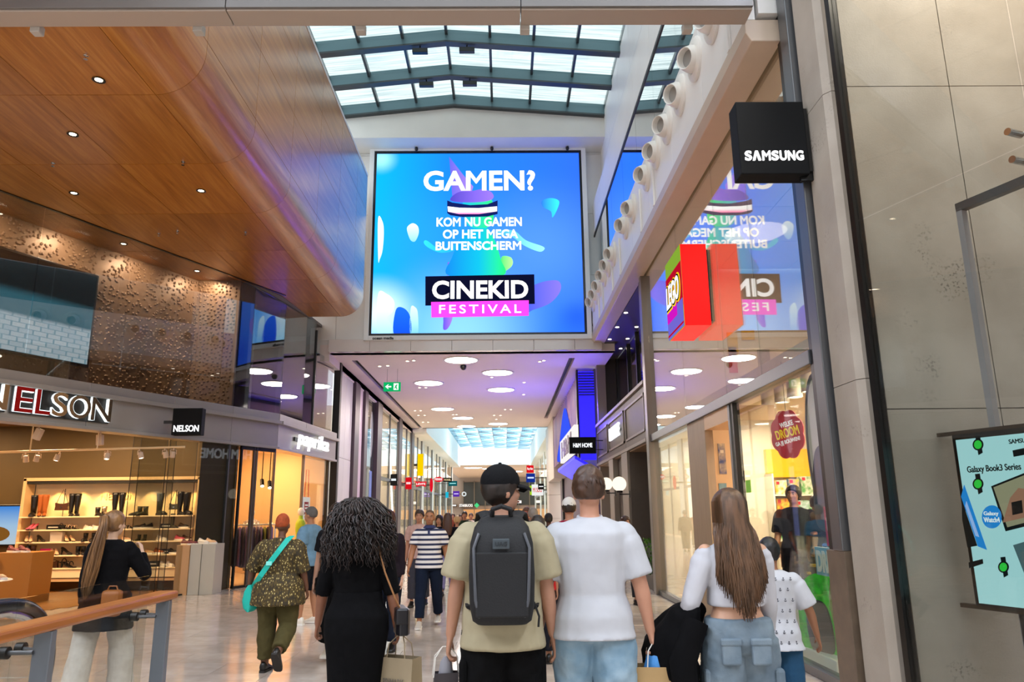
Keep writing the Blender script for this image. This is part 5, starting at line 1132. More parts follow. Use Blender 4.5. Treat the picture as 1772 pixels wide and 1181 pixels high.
for r_, z in enumerate((.5, 1.0, 1.42, 1.85)):
    x = a.x + .05; k = 0
    while x < b.x + .35:
        w = rnd.uniform(.2, .34); h = rnd.uniform(.24, .36)
        m = pm(f'toybox_{(r_*3+k)%8}', cc[(r_ * 3 + k) % 8], .4, var=(14, .6, ['#c8382a', '#e8b020', '#3a78b8', '#58a050'][(r_ + k) % 4]))
        t = thing('toy_box', f'printed toy box on {["lowest", "second", "third", "top"][r_]} shelf of toy shop, {["first", "second", "third", "fourth", "fifth", "sixth", "seventh"][k]} from left', 'box', (x + w / 2, 14.8, z), 0, 'toy boxes on the toy shop wall')
        MB().box(-w / 2, w / 2, -.12, .12, 0, h).build('carton', m, t, world=False, bevel=.004); MB().box(-w / 2 + .02, -w / 2 + .08, -.124, -.12, h - .08, h - .02).build('red_mark', pm('mark_red', '#c8102e', .5), t, world=False)
        x += w + .04; k += 1
# red cloud sign
q = atX(1363, 752, 3.35); t = thing('cloud_sign', 'red cloud shaped sign asking about dreams in the toy shop window', 'sign', (q.x, q.y, q.z - .5))
Mc = frame_M(q, (.35, -.94, 0)); Mc = frame_M(q, (.75, -.66, 0))
cp = []
for k in range(48):
    th = 2 * math.pi * k / 48; rr = 1 + .1 * abs(math.sin(4 * th)); cp.append((.185 * rr * math.cos(th), .27 * rr * math.sin(th)))
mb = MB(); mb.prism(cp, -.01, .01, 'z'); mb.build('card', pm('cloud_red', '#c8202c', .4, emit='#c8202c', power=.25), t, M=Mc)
mc = lambda dy, dz=.014: Mc @ Matrix.Translation((0, dy, dz)) @ Matrix.Rotation(R(12), 4, 'Z')
text_fit('WELKE', .16, .06, .006, .02, mc(.12)).build('lettering', em('card_white'), t); text_fit('DROOM', .28, .11, .006, .02, mc(.02)).build('lettering', em('card_yellow', '#ffd030', .9), t); text_fit('GA JIJ BOUWEN?', .3, .06, .006, .02, mc(-.09)).build('lettering', em('card_white'), t)
MB().cyl(Mc @ Vector((0, .28, 0)), (q.x, q.y, 3.3), .004, n=5).build('wire', M_steel, t)
# oval window poster (plain), with wordmarks
q = atX(1418, 790, XG + .06); t = thing('window_poster', 'tall oval window poster in teal and brown beside the window edge', 'poster', (q.x, q.y, .6))
Mo = frame_M((XG + .05, q.y - .05, 2.0), (0, -1, 0))
mb = MB(); mb.prism(ellipse(0, .15, .3, .72), -.004, .004, 'z'); mb.build('oval_rim', pm('poster_blue', '#22303c', .4), t, M=Mo); mb = MB(); mb.prism(ellipse(.03, .15, .26, .66), -.008, .008, 'z'); mb.build('oval_field', pm('poster_pale', '#d8c8b8', .5), t, M=Mo); mb = MB(); mb.prism(crom([(-.2, -.6), (-.22, -.2), (-.1, .1), (.1, .15), (.25, 0), (.28, -.6)]), -.012, .012, 'z'); mb.build('plain_shape', pm('poster_teal', '#1d4a60', .5, var=(5, .5, '#5a3a24')), t, M=Mo)
MB().box(-.02, .3, -.78, -.42, -.016, .016).build('red_square', pm('mark_red'), t, M=Mo); text_fit('LEGO', .24, .12, .036, .03, Mo @ Matrix.Translation((.14, -.58, 0))).build('lettering', M_wht, t); MB().box(-.32, .3, -1.06, -.8, -.018, .018).build('title_outline', pm('poster_sky', '#7fa8b8', .5), t, M=Mo); text_fit('DREAM', .58, .2, .044, .05, Mo @ Matrix.Translation((0, -.93, 0))).build('lettering', M_wht, t)
mb = MB(); mb.prism(ellipse(.1, -1.3, .22, .3), -.006, .006, 'z'); mb.build('lower_disc', pm('poster_green', '#7a8a3a', .5), t, M=Mo)
# green standee
q = atX(1413, 1090, 3.3); t = thing('standee', 'bright green arched standee low in the toy shop window', 'standee', (3.3, 8.1, 0))
arc = [(-.42, 0)] + [(-.42 * math.cos(th), .42 + .36 * math.sin(th)) for th in [math.pi * k / 16 for k in range(17)]] + [(.42, 0)]
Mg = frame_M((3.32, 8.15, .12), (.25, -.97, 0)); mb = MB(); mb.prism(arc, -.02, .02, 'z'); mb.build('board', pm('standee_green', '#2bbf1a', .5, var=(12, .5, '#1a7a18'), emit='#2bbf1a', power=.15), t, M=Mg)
mb = MB(); mb.prism(crom([(-.2, 0), (-.26, .35), (-.12, .5), (.06, .46), (.14, .2), (.1, 0)]), .02, .04, 'z'); mb.build('plain_panel', pm('standee_grey', '#3c3a3c', .6), t, M=Mg); MB().box(3.2, 3.5, 7.7, 8.6, 0, .12).build('base', M_wht, t, bevel=.01)
# acrylic case with bricks
t = thing('display_case', 'clear acrylic case with small colourful brick model in the window', 'display case', (3.75, 9.0, .55))
MB().box(3.5, 4.1, 8.6, 9.4, .5, .56).build('base', pm('case_green', '#6a7a28', .5), t, bevel=.005); mb = ring_frame(MB(), 0, 0, 0, 0, 0, 0, 0) if False else MB()
for (x0, x1, y0, y1) in ((3.5, 3.508, 8.6, 9.4), (4.092, 4.1, 8.6, 9.4), (3.5, 4.1, 8.6, 8.608), (3.5, 4.1, 9.392, 9.4)): MB().box(x0, x1, y0, y1, .56, 1.25).build('pane', M_glass, t)
MB().box(3.5, 4.1, 8.6, 9.4, 1.25, 1.258).build('lid', M_glass, t); MB().box(3.42, 4.18, 8.5, 9.5, 0, .5).build('pedestal', M_wht, t, bevel=.01)
rnd = random.Random(2)
bt = thing('brick_model', 'colourful brick model standing inside the acrylic case', 'model', (3.8, 9, .56))
for k in range(46):
    x, y, z = rnd.uniform(3.6, 4.0), rnd.uniform(8.7, 9.3), .56 + abs(rnd.gauss(0, .15)); s_ = rnd.uniform(.02, .05)
    MB().box(x - s_, x + s_, y - s_, y + s_, .56 if k % 3 == 0 else z, max(z, .58) + .03).build('brick', pm(f'brick_{k%5}', ['#c8281e', '#e8b01e', '#2a6ac8', '#3a9a3a', '#e8e4dc'][k % 5], .3), bt, bevel=.003)
MB().tube([(3.7, 8.9, .7), (3.75, 8.95, 1.0), (3.68, 8.85, 1.16)], .03, 6).build('blue_arm', pm('brick_2', '#2a6ac8', .3), bt)
# posters by the door
for i, (xa, xb, ya, yb, c_, c2_) in enumerate(((1222, 1241, 776, 855, '#e8d8c8', '#b83a24'), (1242, 1258, 768, 821, '#2a4a98', '#d8c8a8'), (1244, 1258, 837, 851, '#8fb8cc', '#6a98b0'))):
    a, b = atY(xa, ya, 12.6), atY(xb, yb, 12.6); t = thing('poster', ['colourful poster with red brick inside the toy shop door', 'blue poster inside the toy shop door', 'pale blue notice inside the toy shop door'][i], 'poster', ((a.x + b.x) / 2, 12.6, b.z)); MB().box(a.x, b.x, 12.6, 12.615, b.z, a.z).build('sheet', pm(f'poster_{i}', c_, .5, var=(7, .7, c2_)), t); 
    if i == 0: MB().box(a.x + .04, b.x - .03, 12.58, 12.6, b.z + .1, b.z + .3).build('red_brick', pm('mark_red'), t)
    if i == 1: MB().box(a.x + .03, b.x - .03, 12.594, 12.6, a.z - .16, a.z - .11).build('print_line', M_wht, t)
wq = structure('wall_toy_inner', 'cream partition behind the toy shop door'); MB().box(3.35, 3.98, 12.62, 12.75, 0, 3.3).build('wall_face', pm('toy_cream', '#e8cba4', .5), wq)
# green notice on glass
p = atX(1295, 840, XG - .005); o = MB().box(XG - .006, XG, p.y - .08, p.y + .1, p.z - .09, p.z + .06).build('glass_notice', pm('notice_green', '#7fce2a', .5)); tag(o, 'small lime green notice stuck on the toy shop glass', 'notice')

# ================================================================== electronics shop on the right edge
we_ = structure('wall_electronics', 'concrete panel wall inside the electronics shop')
for i, (x0, x1) in enumerate(((3.14, 4.08), (4.08, 5.2), (5.2, 6.6))):
    for z0, z1 in ((0, 2.35), (2.35, 5.3), (5.3, 8)): MB().box(x0 + .004, x1 - .004, 6.05, 6.12, z0 + .004, z1 - .004).build('concrete_panel', concrete('concrete_inner', '#b0a89e', '#9a9186') if 'concrete_inner' not in MATS else MATS['concrete_inner'], we_)
w6 = structure('window_6', 'large angled shop window of the electronics shop')
GD = Vector((.355, -.935, 0)).normalized(); G0 = Vector((3.06, 6.02, 0))
GM = plan_M(G0, (GD.x, GD.y))     # x along the glass towards the camera, y to the right (inside)
def onG(x, y, off):
    d = ray(x, y); n = np.array([GM[0][1], GM[1][1]]); P0 = np.array([G0.x, G0.y]) + n * off
    t = (n @ (P0 - CAMP[:2])) / (n @ d[:2]); p = CAMP + d * t; l = GM.inverted() @ Vector(p); return l.x, l.z
LJ = onG(1762, 120, 0)[0]; ZJ = (onG(1480, 385, 0)[1] + onG(1772, 250, 0)[1]) / 2
for (a, b) in ((.02, LJ - .008), (LJ + .008, LJ + 1.5)):
    for (c_, d_) in ((.05, ZJ - .006), (ZJ + .006, 7.6)): MB().box(a, b, 0, .018, c_, d_).build('pane', M_glass_s, w6, M=GM)
MB().box(-.03, .02, -.03, .06, 0, 7.7).build('edge_post', M_black, w6, M=GM)
for i, (x_, z_) in enumerate((onG(1744, 228, -.03), onG(1752, 276, -.03))):
    q = GM @ Vector((x_, -.02, z_)); MB().cyl(GM @ Vector((x_, -.035, z_)), GM @ Vector((x_, .1, z_)), .026, n=16).build('glass_bolt', M_chrome, w6, smooth=True); MB().cyl(GM @ Vector((x_, .1, z_)), GM @ Vector((x_ + .2, .12, z_ + .0)), .014, n=10).build('bolt_arm', M_chrome, w6)
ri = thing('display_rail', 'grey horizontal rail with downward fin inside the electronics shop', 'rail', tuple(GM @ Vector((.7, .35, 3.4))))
MB().box(.55, 2.2, .5, .56, 3.92, 3.99).build('rail', M_steel, ri, M=GM); MB().box(.55, .6, .5, .56, .3, 3.94).build('fin', pm('fin_grey', '#9a979a', .4), ri, M=GM)  # the shade below the rail is built as a grey strip
# poster screen
es_ = thing('poster_screen', 'tall illuminated poster screen with laptop and watches at right edge', 'screen', tuple(GM @ Vector((.9, .3, .3))))
oT = .42
l0, zt = onG(1646, 752, oT); _, zb = onG(1672, 1050, oT)
MB().box(l0, l0 + .85, oT, oT + .1, zb, zt).build('frame', M_black, es_, M=GM, bevel=.006)
MB().box(l0 + .035, l0 + .83, oT - .006, oT, zb + .035, zt - .05).build('picture', em('poster_cyan', '#b5eef2', .85), es_, M=GM)
MB().box(l0 - .13, l0 + .85, oT + .0, oT + .05, zt - .01, zt + .02).build('rail', pm('bronze', '#4a3a2c', .4, .5), es_, M=GM); MB().box(l0 - .13, l0 + .85, oT, oT + .05, zb - .01, zb + .02).build('rail', pm('bronze'), es_, M=GM); MB().box(l0 + .3, l0 + .5, oT + .04, oT + .1, 0, zb).build('stand', M_dark, es_, M=GM)
def gp(x, y, lay): X_, Z_ = onG(x, y, oT - .008 - .002 * lay); return (X_, Z_)
def gdecal(name, pts, lay, mat):
    P = [gp(x, y, lay) for x, y in pts]; mb = MB(); mb.loft([[(p[0], oT - .008 - .002 * lay, p[1]) for p in P], [(p[0], oT - .005, p[1]) for p in P]]); return mb.build(name, mat, es_, M=GM)
D_ = em('poster_dark', '#1c2426', .6); G_ = em('poster_lime', '#35d64a', .9); B_ = em('poster_cobalt', '#1f8fe6', .9)
for (cx_, cy_) in ((1692, 770), (1692, 838), (1736, 982)):
    gdecal('watch_strap', [(cx_ - 5, cy_ - 17), (cx_ + 3, cy_ - 18), (cx_ + 8, cy_ + 14), (cx_ + 1, cy_ + 18)], 1, D_); gdecal('watch_case', ellipse(cx_, cy_, 9, 10), 2, D_); gdecal('watch_face', ellipse(cx_, cy_, 6.5, 7.5), 3, G_)
gdecal('strap', [(1752, 780), (1790, 772), (1792, 784), (1754, 791)], 1, D_); gdecal('strap', [(1676, 974), (1700, 968), (1701, 976), (1677, 984)], 1, D_)
gdecal('laptop_lid', [(1668, 840), (1707, 952), (1692, 946), (1663, 860)], 2, B_); gdecal('laptop_keys', [(1664, 868), (1690, 945), (1674, 948), (1665, 900)], 3, D_); gdecal('laptop_picture', [(1672, 868), (1694, 930), (1688, 928), (1670, 876)], 4, em('poster_lilac', '#9fc6ff', .9))
gdecal('blue_disc', ellipse(1716, 895, 17, 20), 2, B_)
gdecal('laptop_screen_rim', [(1715, 842), (1800, 808), (1800, 905), (1740, 920)], 1, D_); gdecal('laptop_screen', [(1719, 844), (1800, 812), (1800, 898), (1743, 913)], 2, em('poster_room', '#a7a98a', .7)); gdecal('screen_figures', [(1735, 905), (1748, 862), (1762, 845), (1800, 850), (1800, 890)], 3, em('poster_people', '#b98d74', .6)); gdecal('screen_dark', [(1750, 870), (1768, 866), (1770, 888), (1752, 892)], 4, D_)
gdecal('laptop_base', [(1753, 944), (1800, 930), (1800, 1010), (1775, 1000)], 1, em('poster_slate', '#5e8288', .6)); gdecal('code_square', [(1687, 1010), (1695, 1010), (1696, 1024), (1688, 1024)], 1, D_) if False else None
def gtext(s, x0, x1, yc, h, col='dark', lay=4):
    a = gp(x0, yc, lay); b = gp(x1, yc - (x1 - x0) * .12, lay); u = gp((x0 + x1) / 2, yc - h / 2, lay); v = gp((x0 + x1) / 2, yc + h / 2, lay)
    M = GM @ frame_M(((a[0] + b[0]) / 2, oT - .02, (u[1] + v[1]) / 2), (1, 0, 0)); text_fit(s, b[0] - a[0], u[1] - v[1], .004, .012, M).build('lettering', D_ if col == 'dark' else em('poster_white', '#e8fbff', .95), es_)
gtext('Galaxy Book3 Series', 1674, 1766, 812, 15); gtext('SAMSUNG', 1746, 1790, 763, 8); gtext('Galaxy', 1703, 1728, 890, 9, 'w'); gtext('Watch4', 1703, 1730, 900, 9, 'w')
MB().box(4.6, 6.5, 5.0, 6.0, 3.8, 3.9).build('ceiling_board', M_white, structure('ceiling_electronics', 'ceiling strip of the electronics shop')) if False else None
ef = structure('wall_electronics_back', 'dim back of the electronics shop'); MB().box(6.6, 6.7, 2, 6.1, 0, 8).build('wall_face', pm('dim_wall', '#6f675e', .6), ef); MB().box(3.5, 6.7, 1.0, 6.1, 7.7, 7.8).build('ceiling_board', M_white, ef)
lamp('electronics_light', 'AREA', (4.6, 4.6, 7.6), 190, '#fff0de', 1.2, None, ef)

# ================================================================== home goods shop
hh = structure('wall_home_shop', 'dark panelled front of the home goods shop with tall openings')
M_hm = pm('home_dark', '#55493f', .5, var=(5, .1)); M_hm2 = pm('home_darker', '#3c332c', .5); M_hl = pm('home_frame', '#857a6e', .45)
XH = 3.0
for (y0, y1) in ((15.55, 18.4), (18.4, 21.4), (21.4, 24.0)):
    MB().box(XH, XH + .25, y0 + .004, y1 - .004, 3.05, 4.2).build('fascia_panel', M_hm, hh, bevel=.006)
    mb = MB(); mb.box(XH - .03, XH, y0 + .15, y1 - .15, 3.98, 4.03); mb.box(XH - .03, XH, y0 + .15, y1 - .15, 3.22, 3.27); mb.box(XH - .03, XH, y0 + .15, y0 + .2, 3.22, 4.03); mb.box(XH - .03, XH, y1 - .2, y1 - .15, 3.22, 4.03); mb.build('panel_moulding', M_hl, hh)
MB().box(XH - .06, XH + .25, 15.55, 24.0, 4.2, 4.28).build('fascia_cap', M_hl, hh, bevel=.006); MB().box(XH - .05, XH + .25, 15.55, 24.0, 2.98, 3.05).build('fascia_rail', M_hl, hh)
for (y0, y1) in ((18.1, 19.0), (20.5, 21.3)): MB().box(XH - .04, XH + .3, y0, y1, 0, 2.98).build('pier', M_hl, hh, bevel=.008)
MB().box(XH + .1, XH + .3, 19.0, 20.5, 0, 2.98).build('pier_panel', M_hm2, hh); MB().box(XH + .02, XH + .3, 23.7, 24.0, 0, 6.5).build('end_pier', M_hl, hh)
MB().box(XH + .8, XH + .9, 15.55, 18.1, 0, 3.0).build('recess_wall', M_hm, hh); MB().box(XH + .74, XH + .8, 15.55, 18.1, .85, .95).build('dado_rail', M_hl, hh); MB().box(XH, XH + .9, 18.0, 18.08, 0, 3.0).build('recess_return', M_hm, hh); MB().box(XH + .8, XH + .9, 21.3, 23.7, 0, 3.0).build('recess_wall', M_hm2, hh); MB().box(XH + .02, XH + .9, 15.55, 23.9, 2.95, 2.98).build('recess_soffit', pm('home_warm', '#8a6a4a', .5), hh)
MB().box(XH + .0, XH + 1.0, 15.55, 24, 6.42, 6.5).build('upper_soffit', M_hm2, hh); MB().box(XH + .05, XH + .8, 23.85, 23.95, 4.28, 6.45).build('upper_end', M_hm2, hh); MB().box(XH + .2, XH + .8, 15.52, 15.6, 4.28, 6.45).build('upper_end', M_hm2, hh)
w7 = structure('window_7', 'dark upper windows of the home goods shop')
yy = [15.6, 17.1, 18.6, 20.1, 21.6, 23.8]
for a, b in zip(yy[:-1], yy[1:]): MB().box(XH + .72, XH + .735, a + .05, b - .05, 4.3, 6.4).build('pane', pm('dark_window', '#2a2420', .08, spec=.8), w7); MB().box(XH + .66, XH + .78, b - .05, b + .05, 4.28, 6.42).build('mullion', M_black, w7)
for i, (xp, yp) in enumerate(((1044, 604.5), (1055, 587.5), (1068, 566.5), (1083, 541.5), (1074, 603.5), (1086, 586.5), (1101.5, 566))):
    p = atZ(xp, yp, 6.42); o = MB().lathe([(.05, -.001), (.05, -.008)], 12, Matrix.Translation(p)).build('downlight', em('down_glow', '#fff2dc', 8)); tag(o, f'tiny bright downlight in dark soffit of home shop, {["front row farthest", "front row second", "front row third", "front row nearest", "rear row farthest", "rear row middle", "rear row nearest"][i]}', 'downlight', 'downlights in the dark soffit')
t = thing('shop_sign', 'glowing white letters on the dark fascia panel of the home shop', 'sign', (XH, 20, 3.5)); text_fit('H&M HOME', 1.75, .34, .05, .02, frame_M((XH - .05, 19.95, 3.64), (0, -1, 0))).build('lettering', em('home_white', '#f4f8ff', 1.5), t); MB().box(XH - .03, XH, 19.1, 20.8, 3.6, 3.66).build('rail', M_black, t)
a, b = atY(985, 757, 22.6), atY(1032, 785, 22.6)
t = thing('blade_sign', 'black rectangular projecting sign with white capitals before the blue wall', 'sign', (b.x, 22.6, b.z)); MB().box(a.x, b.x, 22.6, 22.72, b.z, a.z).build('box', M_bsign, t, bevel=.006); text_fit('H&M HOME', (b.x - a.x) * .72, .13, .012, .012, frame_M(((a.x + b.x) / 2, 22.592, (a.z + b.z) / 2), (1, 0, 0))).build('lettering', em('home_white'), t)
for z in (b.z + .1, a.z - .12): MB().box(b.x, XH, 22.64, 22.68, z, z + .025).build('bracket', M_black, t)
for i, (xp, xb) in enumerate(((1049, 2.72), (1071.5, 2.72))):
    p = atX(xp, 838, xb); t = thing('wall_lamp', ['glowing white globe wall lamp, farther one behind the white shirt man', 'glowing white globe wall lamp, nearer of the two'][i], 'lamp', p, 0, 'globe lamps on the home shop piers')
    MB().ell((0, 0, 0), (.17, .17, .17), 24, 16).build('globe', em('globe_glow', '#fff0d6', 1.25), t, smooth=True, world=False); MB().lathe([(.07, -.2), (.08, -.16), (.06, -.14)], 16).build('cup', M_black, t, world=False, smooth=True); MB().tube([(0, 0, -.18), (0, 0, -.24), (XH - .04 - p.x, 0, -.24)], .014, 8).build('arm', M_black, t, world=False); MB().box(XH - .06 - p.x, XH - .04 - p.x, -.05, .05, -.32, -.16).build('wall_plate', M_black, t, world=False)
t = thing('planter', 'dark planter box with clipped green hedge by the home shop', 'planter', (3.25, 16.4, 0)); MB().box(3.02, 3.5, 15.65, 17.3, 0, .3).build('box', M_hm2, t, bevel=.01)
rnd = random.Random(9); mb = MB()
for k in range(700):
    x, y, z = rnd.uniform(3.0, 3.5), rnd.uniform(15.65, 17.3), rnd.uniform(.3, .98); dx, dy, dz = [rnd.uniform(-.04, .04) for _ in range(3)]; mb.add([(x, y, z), (x + dx, y + dy, z + .03), (x + dx * 2, y + dy * 2, z + .01 + dz), (x + dx, y + dy, z - .03)], [(0, 1, 2, 3)])
h_ = mb.build('hedge_leaves', pm('hedge_green', '#4f8a1e', .5, var=(9, .5, '#2c5a12')), t); h_['kind'] = 'stuff'
MB().box(3.05, 3.45, 15.7, 17.25, .3, .9).build('hedge_core', pm('hedge_dark', '#1f3a10', .8), t)

# ---------------------------------------------------------------- blue lit fashion shop beyond
wbl = structure('wall_blue_shop', 'electric blue lit front of the fashion shop beyond the home shop')
M_blue = em('blue_light', '#2a1cff', 1.6)
MB().box(2.47, 2.98, 24.22, 24.3, 3.2, 6.1).build('blue_wall', pm('blue_wall', '#2a22e0', .5, emit='#2a1cff', power=.8), wbl)
for k in range(9): MB().box(2.47, 2.98, 24.17, 24.22, 5.3 + k * .09, 5.33 + k * .09).build('louvre', pm('louvre_dark', '#1a1a40', .4), wbl)
MB().box(3.0, 3.1, 24.3, 40.5, 0, 6.2).build('wall_face', pm('mauve_wall', '#57455a', .5), wbl)
# ribbed curtain screen
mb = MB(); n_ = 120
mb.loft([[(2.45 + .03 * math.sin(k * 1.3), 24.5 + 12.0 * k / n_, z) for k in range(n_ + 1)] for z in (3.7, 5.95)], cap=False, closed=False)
mb.build('curtain', pm('curtain_mauve', '#96707e', .5, var=(.6, .6, '#4a3a80'), emit='#6a4a68', power=.22), wbl, smooth=True)  # weak glow added to brighten the curtain
mb = MB(); mb.prism(crom([(33.5, 3.75), (32, 4.6), (30, 5.45), (28.8, 5.5), (27.6, 4.9), (26.4, 4.3), (25, 4.1), (24.7, 3.75)]), 2.39, 2.41, 'x'); mb.build('blue_arch', em('arch_blue', '#3a5aff', .9), wbl)
MB().box(2.4, 2.46, 24.2, 24.5, 3.3, 6.15).build('edge_frame', M_black, wbl)
mb = MB(); mb.prism([(2.35, 3.3), (2.95, 2.95), (2.95, 3.05), (2.35, 3.4)], 25, 33, 'y'); mb.build('canopy', pm('blue_canopy', '#2a2ae8', .4, emit='#2a20ff', power=1.1), wbl)
lamp('blue_light_lamp', 'AREA', (2.2, 28, 3.6), 240, '#3a28ff', 3.0, (0.5, 28, 6.2), wbl, sy=4)
lamp('blue_light_lamp', 'AREA', (2.9, 23.8, 4.6), 60, '#3a28ff', .8, (2.0, 21, 5.2), wbl)
a = (2.3, 24.4); t = thing('shop_sign', 'white lit box sign with dark letters over the blue canopy', 'sign', (2.5, 26.5, 3.45)); MB().box(2.2, 2.34, 23.4, 29.4, 3.42, 4.25).build('light_box', em('lightbox_white', '#f4f0ee', 1.0), t, bevel=.01); text_fit('H&M', 4.2, .6, .02, .03, frame_M((2.188, 26.4, 3.83), (0, -1, 0))).build('lettering', pm('hm_grey', '#6a5a6a', .5), t); MB().box(2.34, 2.44, 25, 29, 3.8, 3.9).build('bracket', M_dark, t)
# ================================================================== walkway shop fronts beyond the screen
wlf = structure('wall_left_far', 'left shop fronts of the walkway beyond the screen')
XW = -5.12
M_pl = pm('plum_pillar', '#4b3c46', .4, .2); M_pk = pm('pale_mauve_panel', '#c5b5bb', .4, rnd=.03); M_lp = pm('pale_panel', '#c9c6c4', .4, rnd=.02)
def wseg(name, y0, y1, z0, z1, mat, d=0.0, th=.15, bev=.006): return MB().box(XW - th, XW + d, y0, y1, z0, z1).build(name, mat, wlf, bevel=bev)
wseg('post', 22.9, 23.12, 0, 6.2, M_dark, .06)
for a, b in ((23.14, 24.1), (24.11, 25.15)):
    for z0, z1 in ((0, 3.3), (3.31, 6.0)): wseg('panel', a, b, z0, z1, M_lp)
wseg('pillar', 25.2, 26.0, 0, 6.0, M_pl, .1); wseg('panel', 26.02, 27.0, 0, 6.0, M_pk, .0); wseg('pillar', 27.02, 27.6, 0, 6.0, M_pl, .1)
w8 = structure('window_8', 'printed grey shop window with blue stripe on the left')
MB().box(XW - .1, XW - .05, 27.62, 29.8, .1, 5.9).build('print', pm('grey_print', '#a8a6a2', .4, var=(.7, .5, '#6f6c6a')), w8); MB().box(XW - .05, XW - .035, 27.62, 29.8, .1, 5.9).build('pane', M_glass, w8)
MB().ell((XW - .045, 29.2, 4.6), (.008, .35, .9)).build('pale_shape', pm('print_pale', '#d8d6d4', .5), w8); MB().box(XW - .05, XW - .03, 29.0, 29.5, .6, 3.2).build('blue_stripe', pm('print_blue', '#6a86c8', .4), w8)
wseg('pillar', 29.82, 30.9, 0, 6.0, M_pl, .1)
MB().box(XW - .2, XW + .02, 22.9, 41.5, 6.0, 6.2).build('head_beam', M_ceil, wlf)
fronts = [(30.95, 36.3), (37.6, 41.4), (42.4, 46.8), (47.8, 53.5), (54.6, 60), (61, 66), (67, 73.5)]
M_int = pm('shop_int', '#e7d8c4', .5)
for i, (a, b) in enumerate(fronts):
    w = structure(f'window_{9+i}', f'glazed shop front on the left of the far walkway')
    n_ = 2
    for k in range(n_):
        y0 = a + (b - a) * k / n_; y1 = a + (b - a) * (k + 1) / n_
        MB().box(XW - .02, XW, y0 + .03, y1 - .03, 3.1, 5.95).build('pane', M_glass, w); 
        if True: MB().box(XW - .02, XW, y0 + .03, y1 - .03, .08, 2.95).build('pane', M_glass, w)
        MB().box(XW - .06, XW + .03, y1 - .04, y1 + .04, 0, 6.0).build('mullion', M_steel, w)
    MB().box(XW - .06, XW + .04, a, b, 2.95, 3.1).build('transom', M_dark if i % 2 else M_steel, w)
    MB().box(XW - .05, XW + .06, b, b + 1.1, 0, 6.2).build('pier', M_pl if i < 2 else pm('white_pier', '#d9d9d6', .4), w, bevel=.01)
    room = structure('wall_shop_room', 'lit interior of a shop on the left of the far walkway')
    MB().box(-9.6, -9.5, a, b, 0, 6).build('back_wall', M_int, room); MB().box(-9.5, XW - .1, b, b + .1, 0, 6).build('side_wall', M_int, room); MB().box(-9.5, XW - .1, a - .1, a, 0, 6).build('side_wall', M_int, room); MB().box(-9.5, XW - .1, a, b, 5.9, 6.0).build('ceiling_board', M_int, room)
    lamp('shop_light', 'AREA', (-7.2, (a + b) / 2, 5.8), 420, ['#ffe9cf', '#fff4e8'][i % 2], 1.6, None, room)
    rr = random.Random(i)
    for q in range(3):
        y = a + .9 + (b - a - 1.4) * q / 2; h = rr.uniform(1.2, 1.8); t = thing('clothes_rail', f'distant clothes rail in left shop {["one","two","three","four","five","six","seven"][i]}, {["near","middle","far"][q]} one', 'rack', (-6.6, y, 0), 0, 'clothes rails in the far shops')
        MB().box(-.03, .03, -.5, .5, h - .03, h).build('rail', M_chrome, t, world=False); MB().box(-.02, .02, -.5, -.46, 0, h).build('upright', M_chrome, t, world=False); MB().box(-.02, .02, .46, .5, 0, h).build('upright', M_chrome, t, world=False)
        MB().box(-.22, .22, -.42, .42, h - .85, h - .05).build('garments', pm(f'cl_{(i+q)%5}', ['#4a4a58', '#b8a898', '#7a2f3a', '#d8d4cc', '#3a4a3a'][(i + q) % 5], .8), t, world=False, bevel=.05)
wrf = structure('wall_right_far', 'right shop fronts of the far walkway')
for k in range(5):
    MB().box(2.42, 3.1, 41.3, 43.2, 1.25 * k + .004, 1.25 * (k + 1) - .05 * (k == 4) - .004).build('stone_panel', pm('beige_stone', '#bdb0a6', .4, rnd=.04), wrf, bevel=.008)
MB().box(2.42, 3.1, 36.8, 41.3, 3.2, 6.2).build('upper_wall', pm('beige_plain', '#c9bdb2', .45), wrf); MB().box(2.9, 3.1, 37.9, 38.4, 0, 6.1).build('dark_strip', M_dark, wrf)
for i, (a, b) in enumerate(((43.6, 49), (50, 56), (57, 63), (64, 73.5))):
    MB().box(3.02, 3.04, a, b, .08, 5.95).build('pane', M_glass, wrf); MB().box(2.98, 3.08, b, b + 1, 0, 6.2).build('pier', pm('white_pier', '#d9d9d6', .4), wrf); MB().box(2.98, 3.08, a, b, 2.95, 3.1).build('transom', M_steel, wrf); MB().box(6.5, 6.6, a, b, 0, 6).build('back_wall', M_int, wrf); MB().box(3.1, 6.5, b, b + .1, 0, 6).build('side_wall', M_int, wrf); MB().box(3.1, 6.6, a, b, 5.95, 6.0).build('ceiling_board', M_int, wrf)
    lamp('shop_light', 'AREA', (4.8, (a + b) / 2, 5.8), 330, '#fff0dc', 1.5, None, wrf)
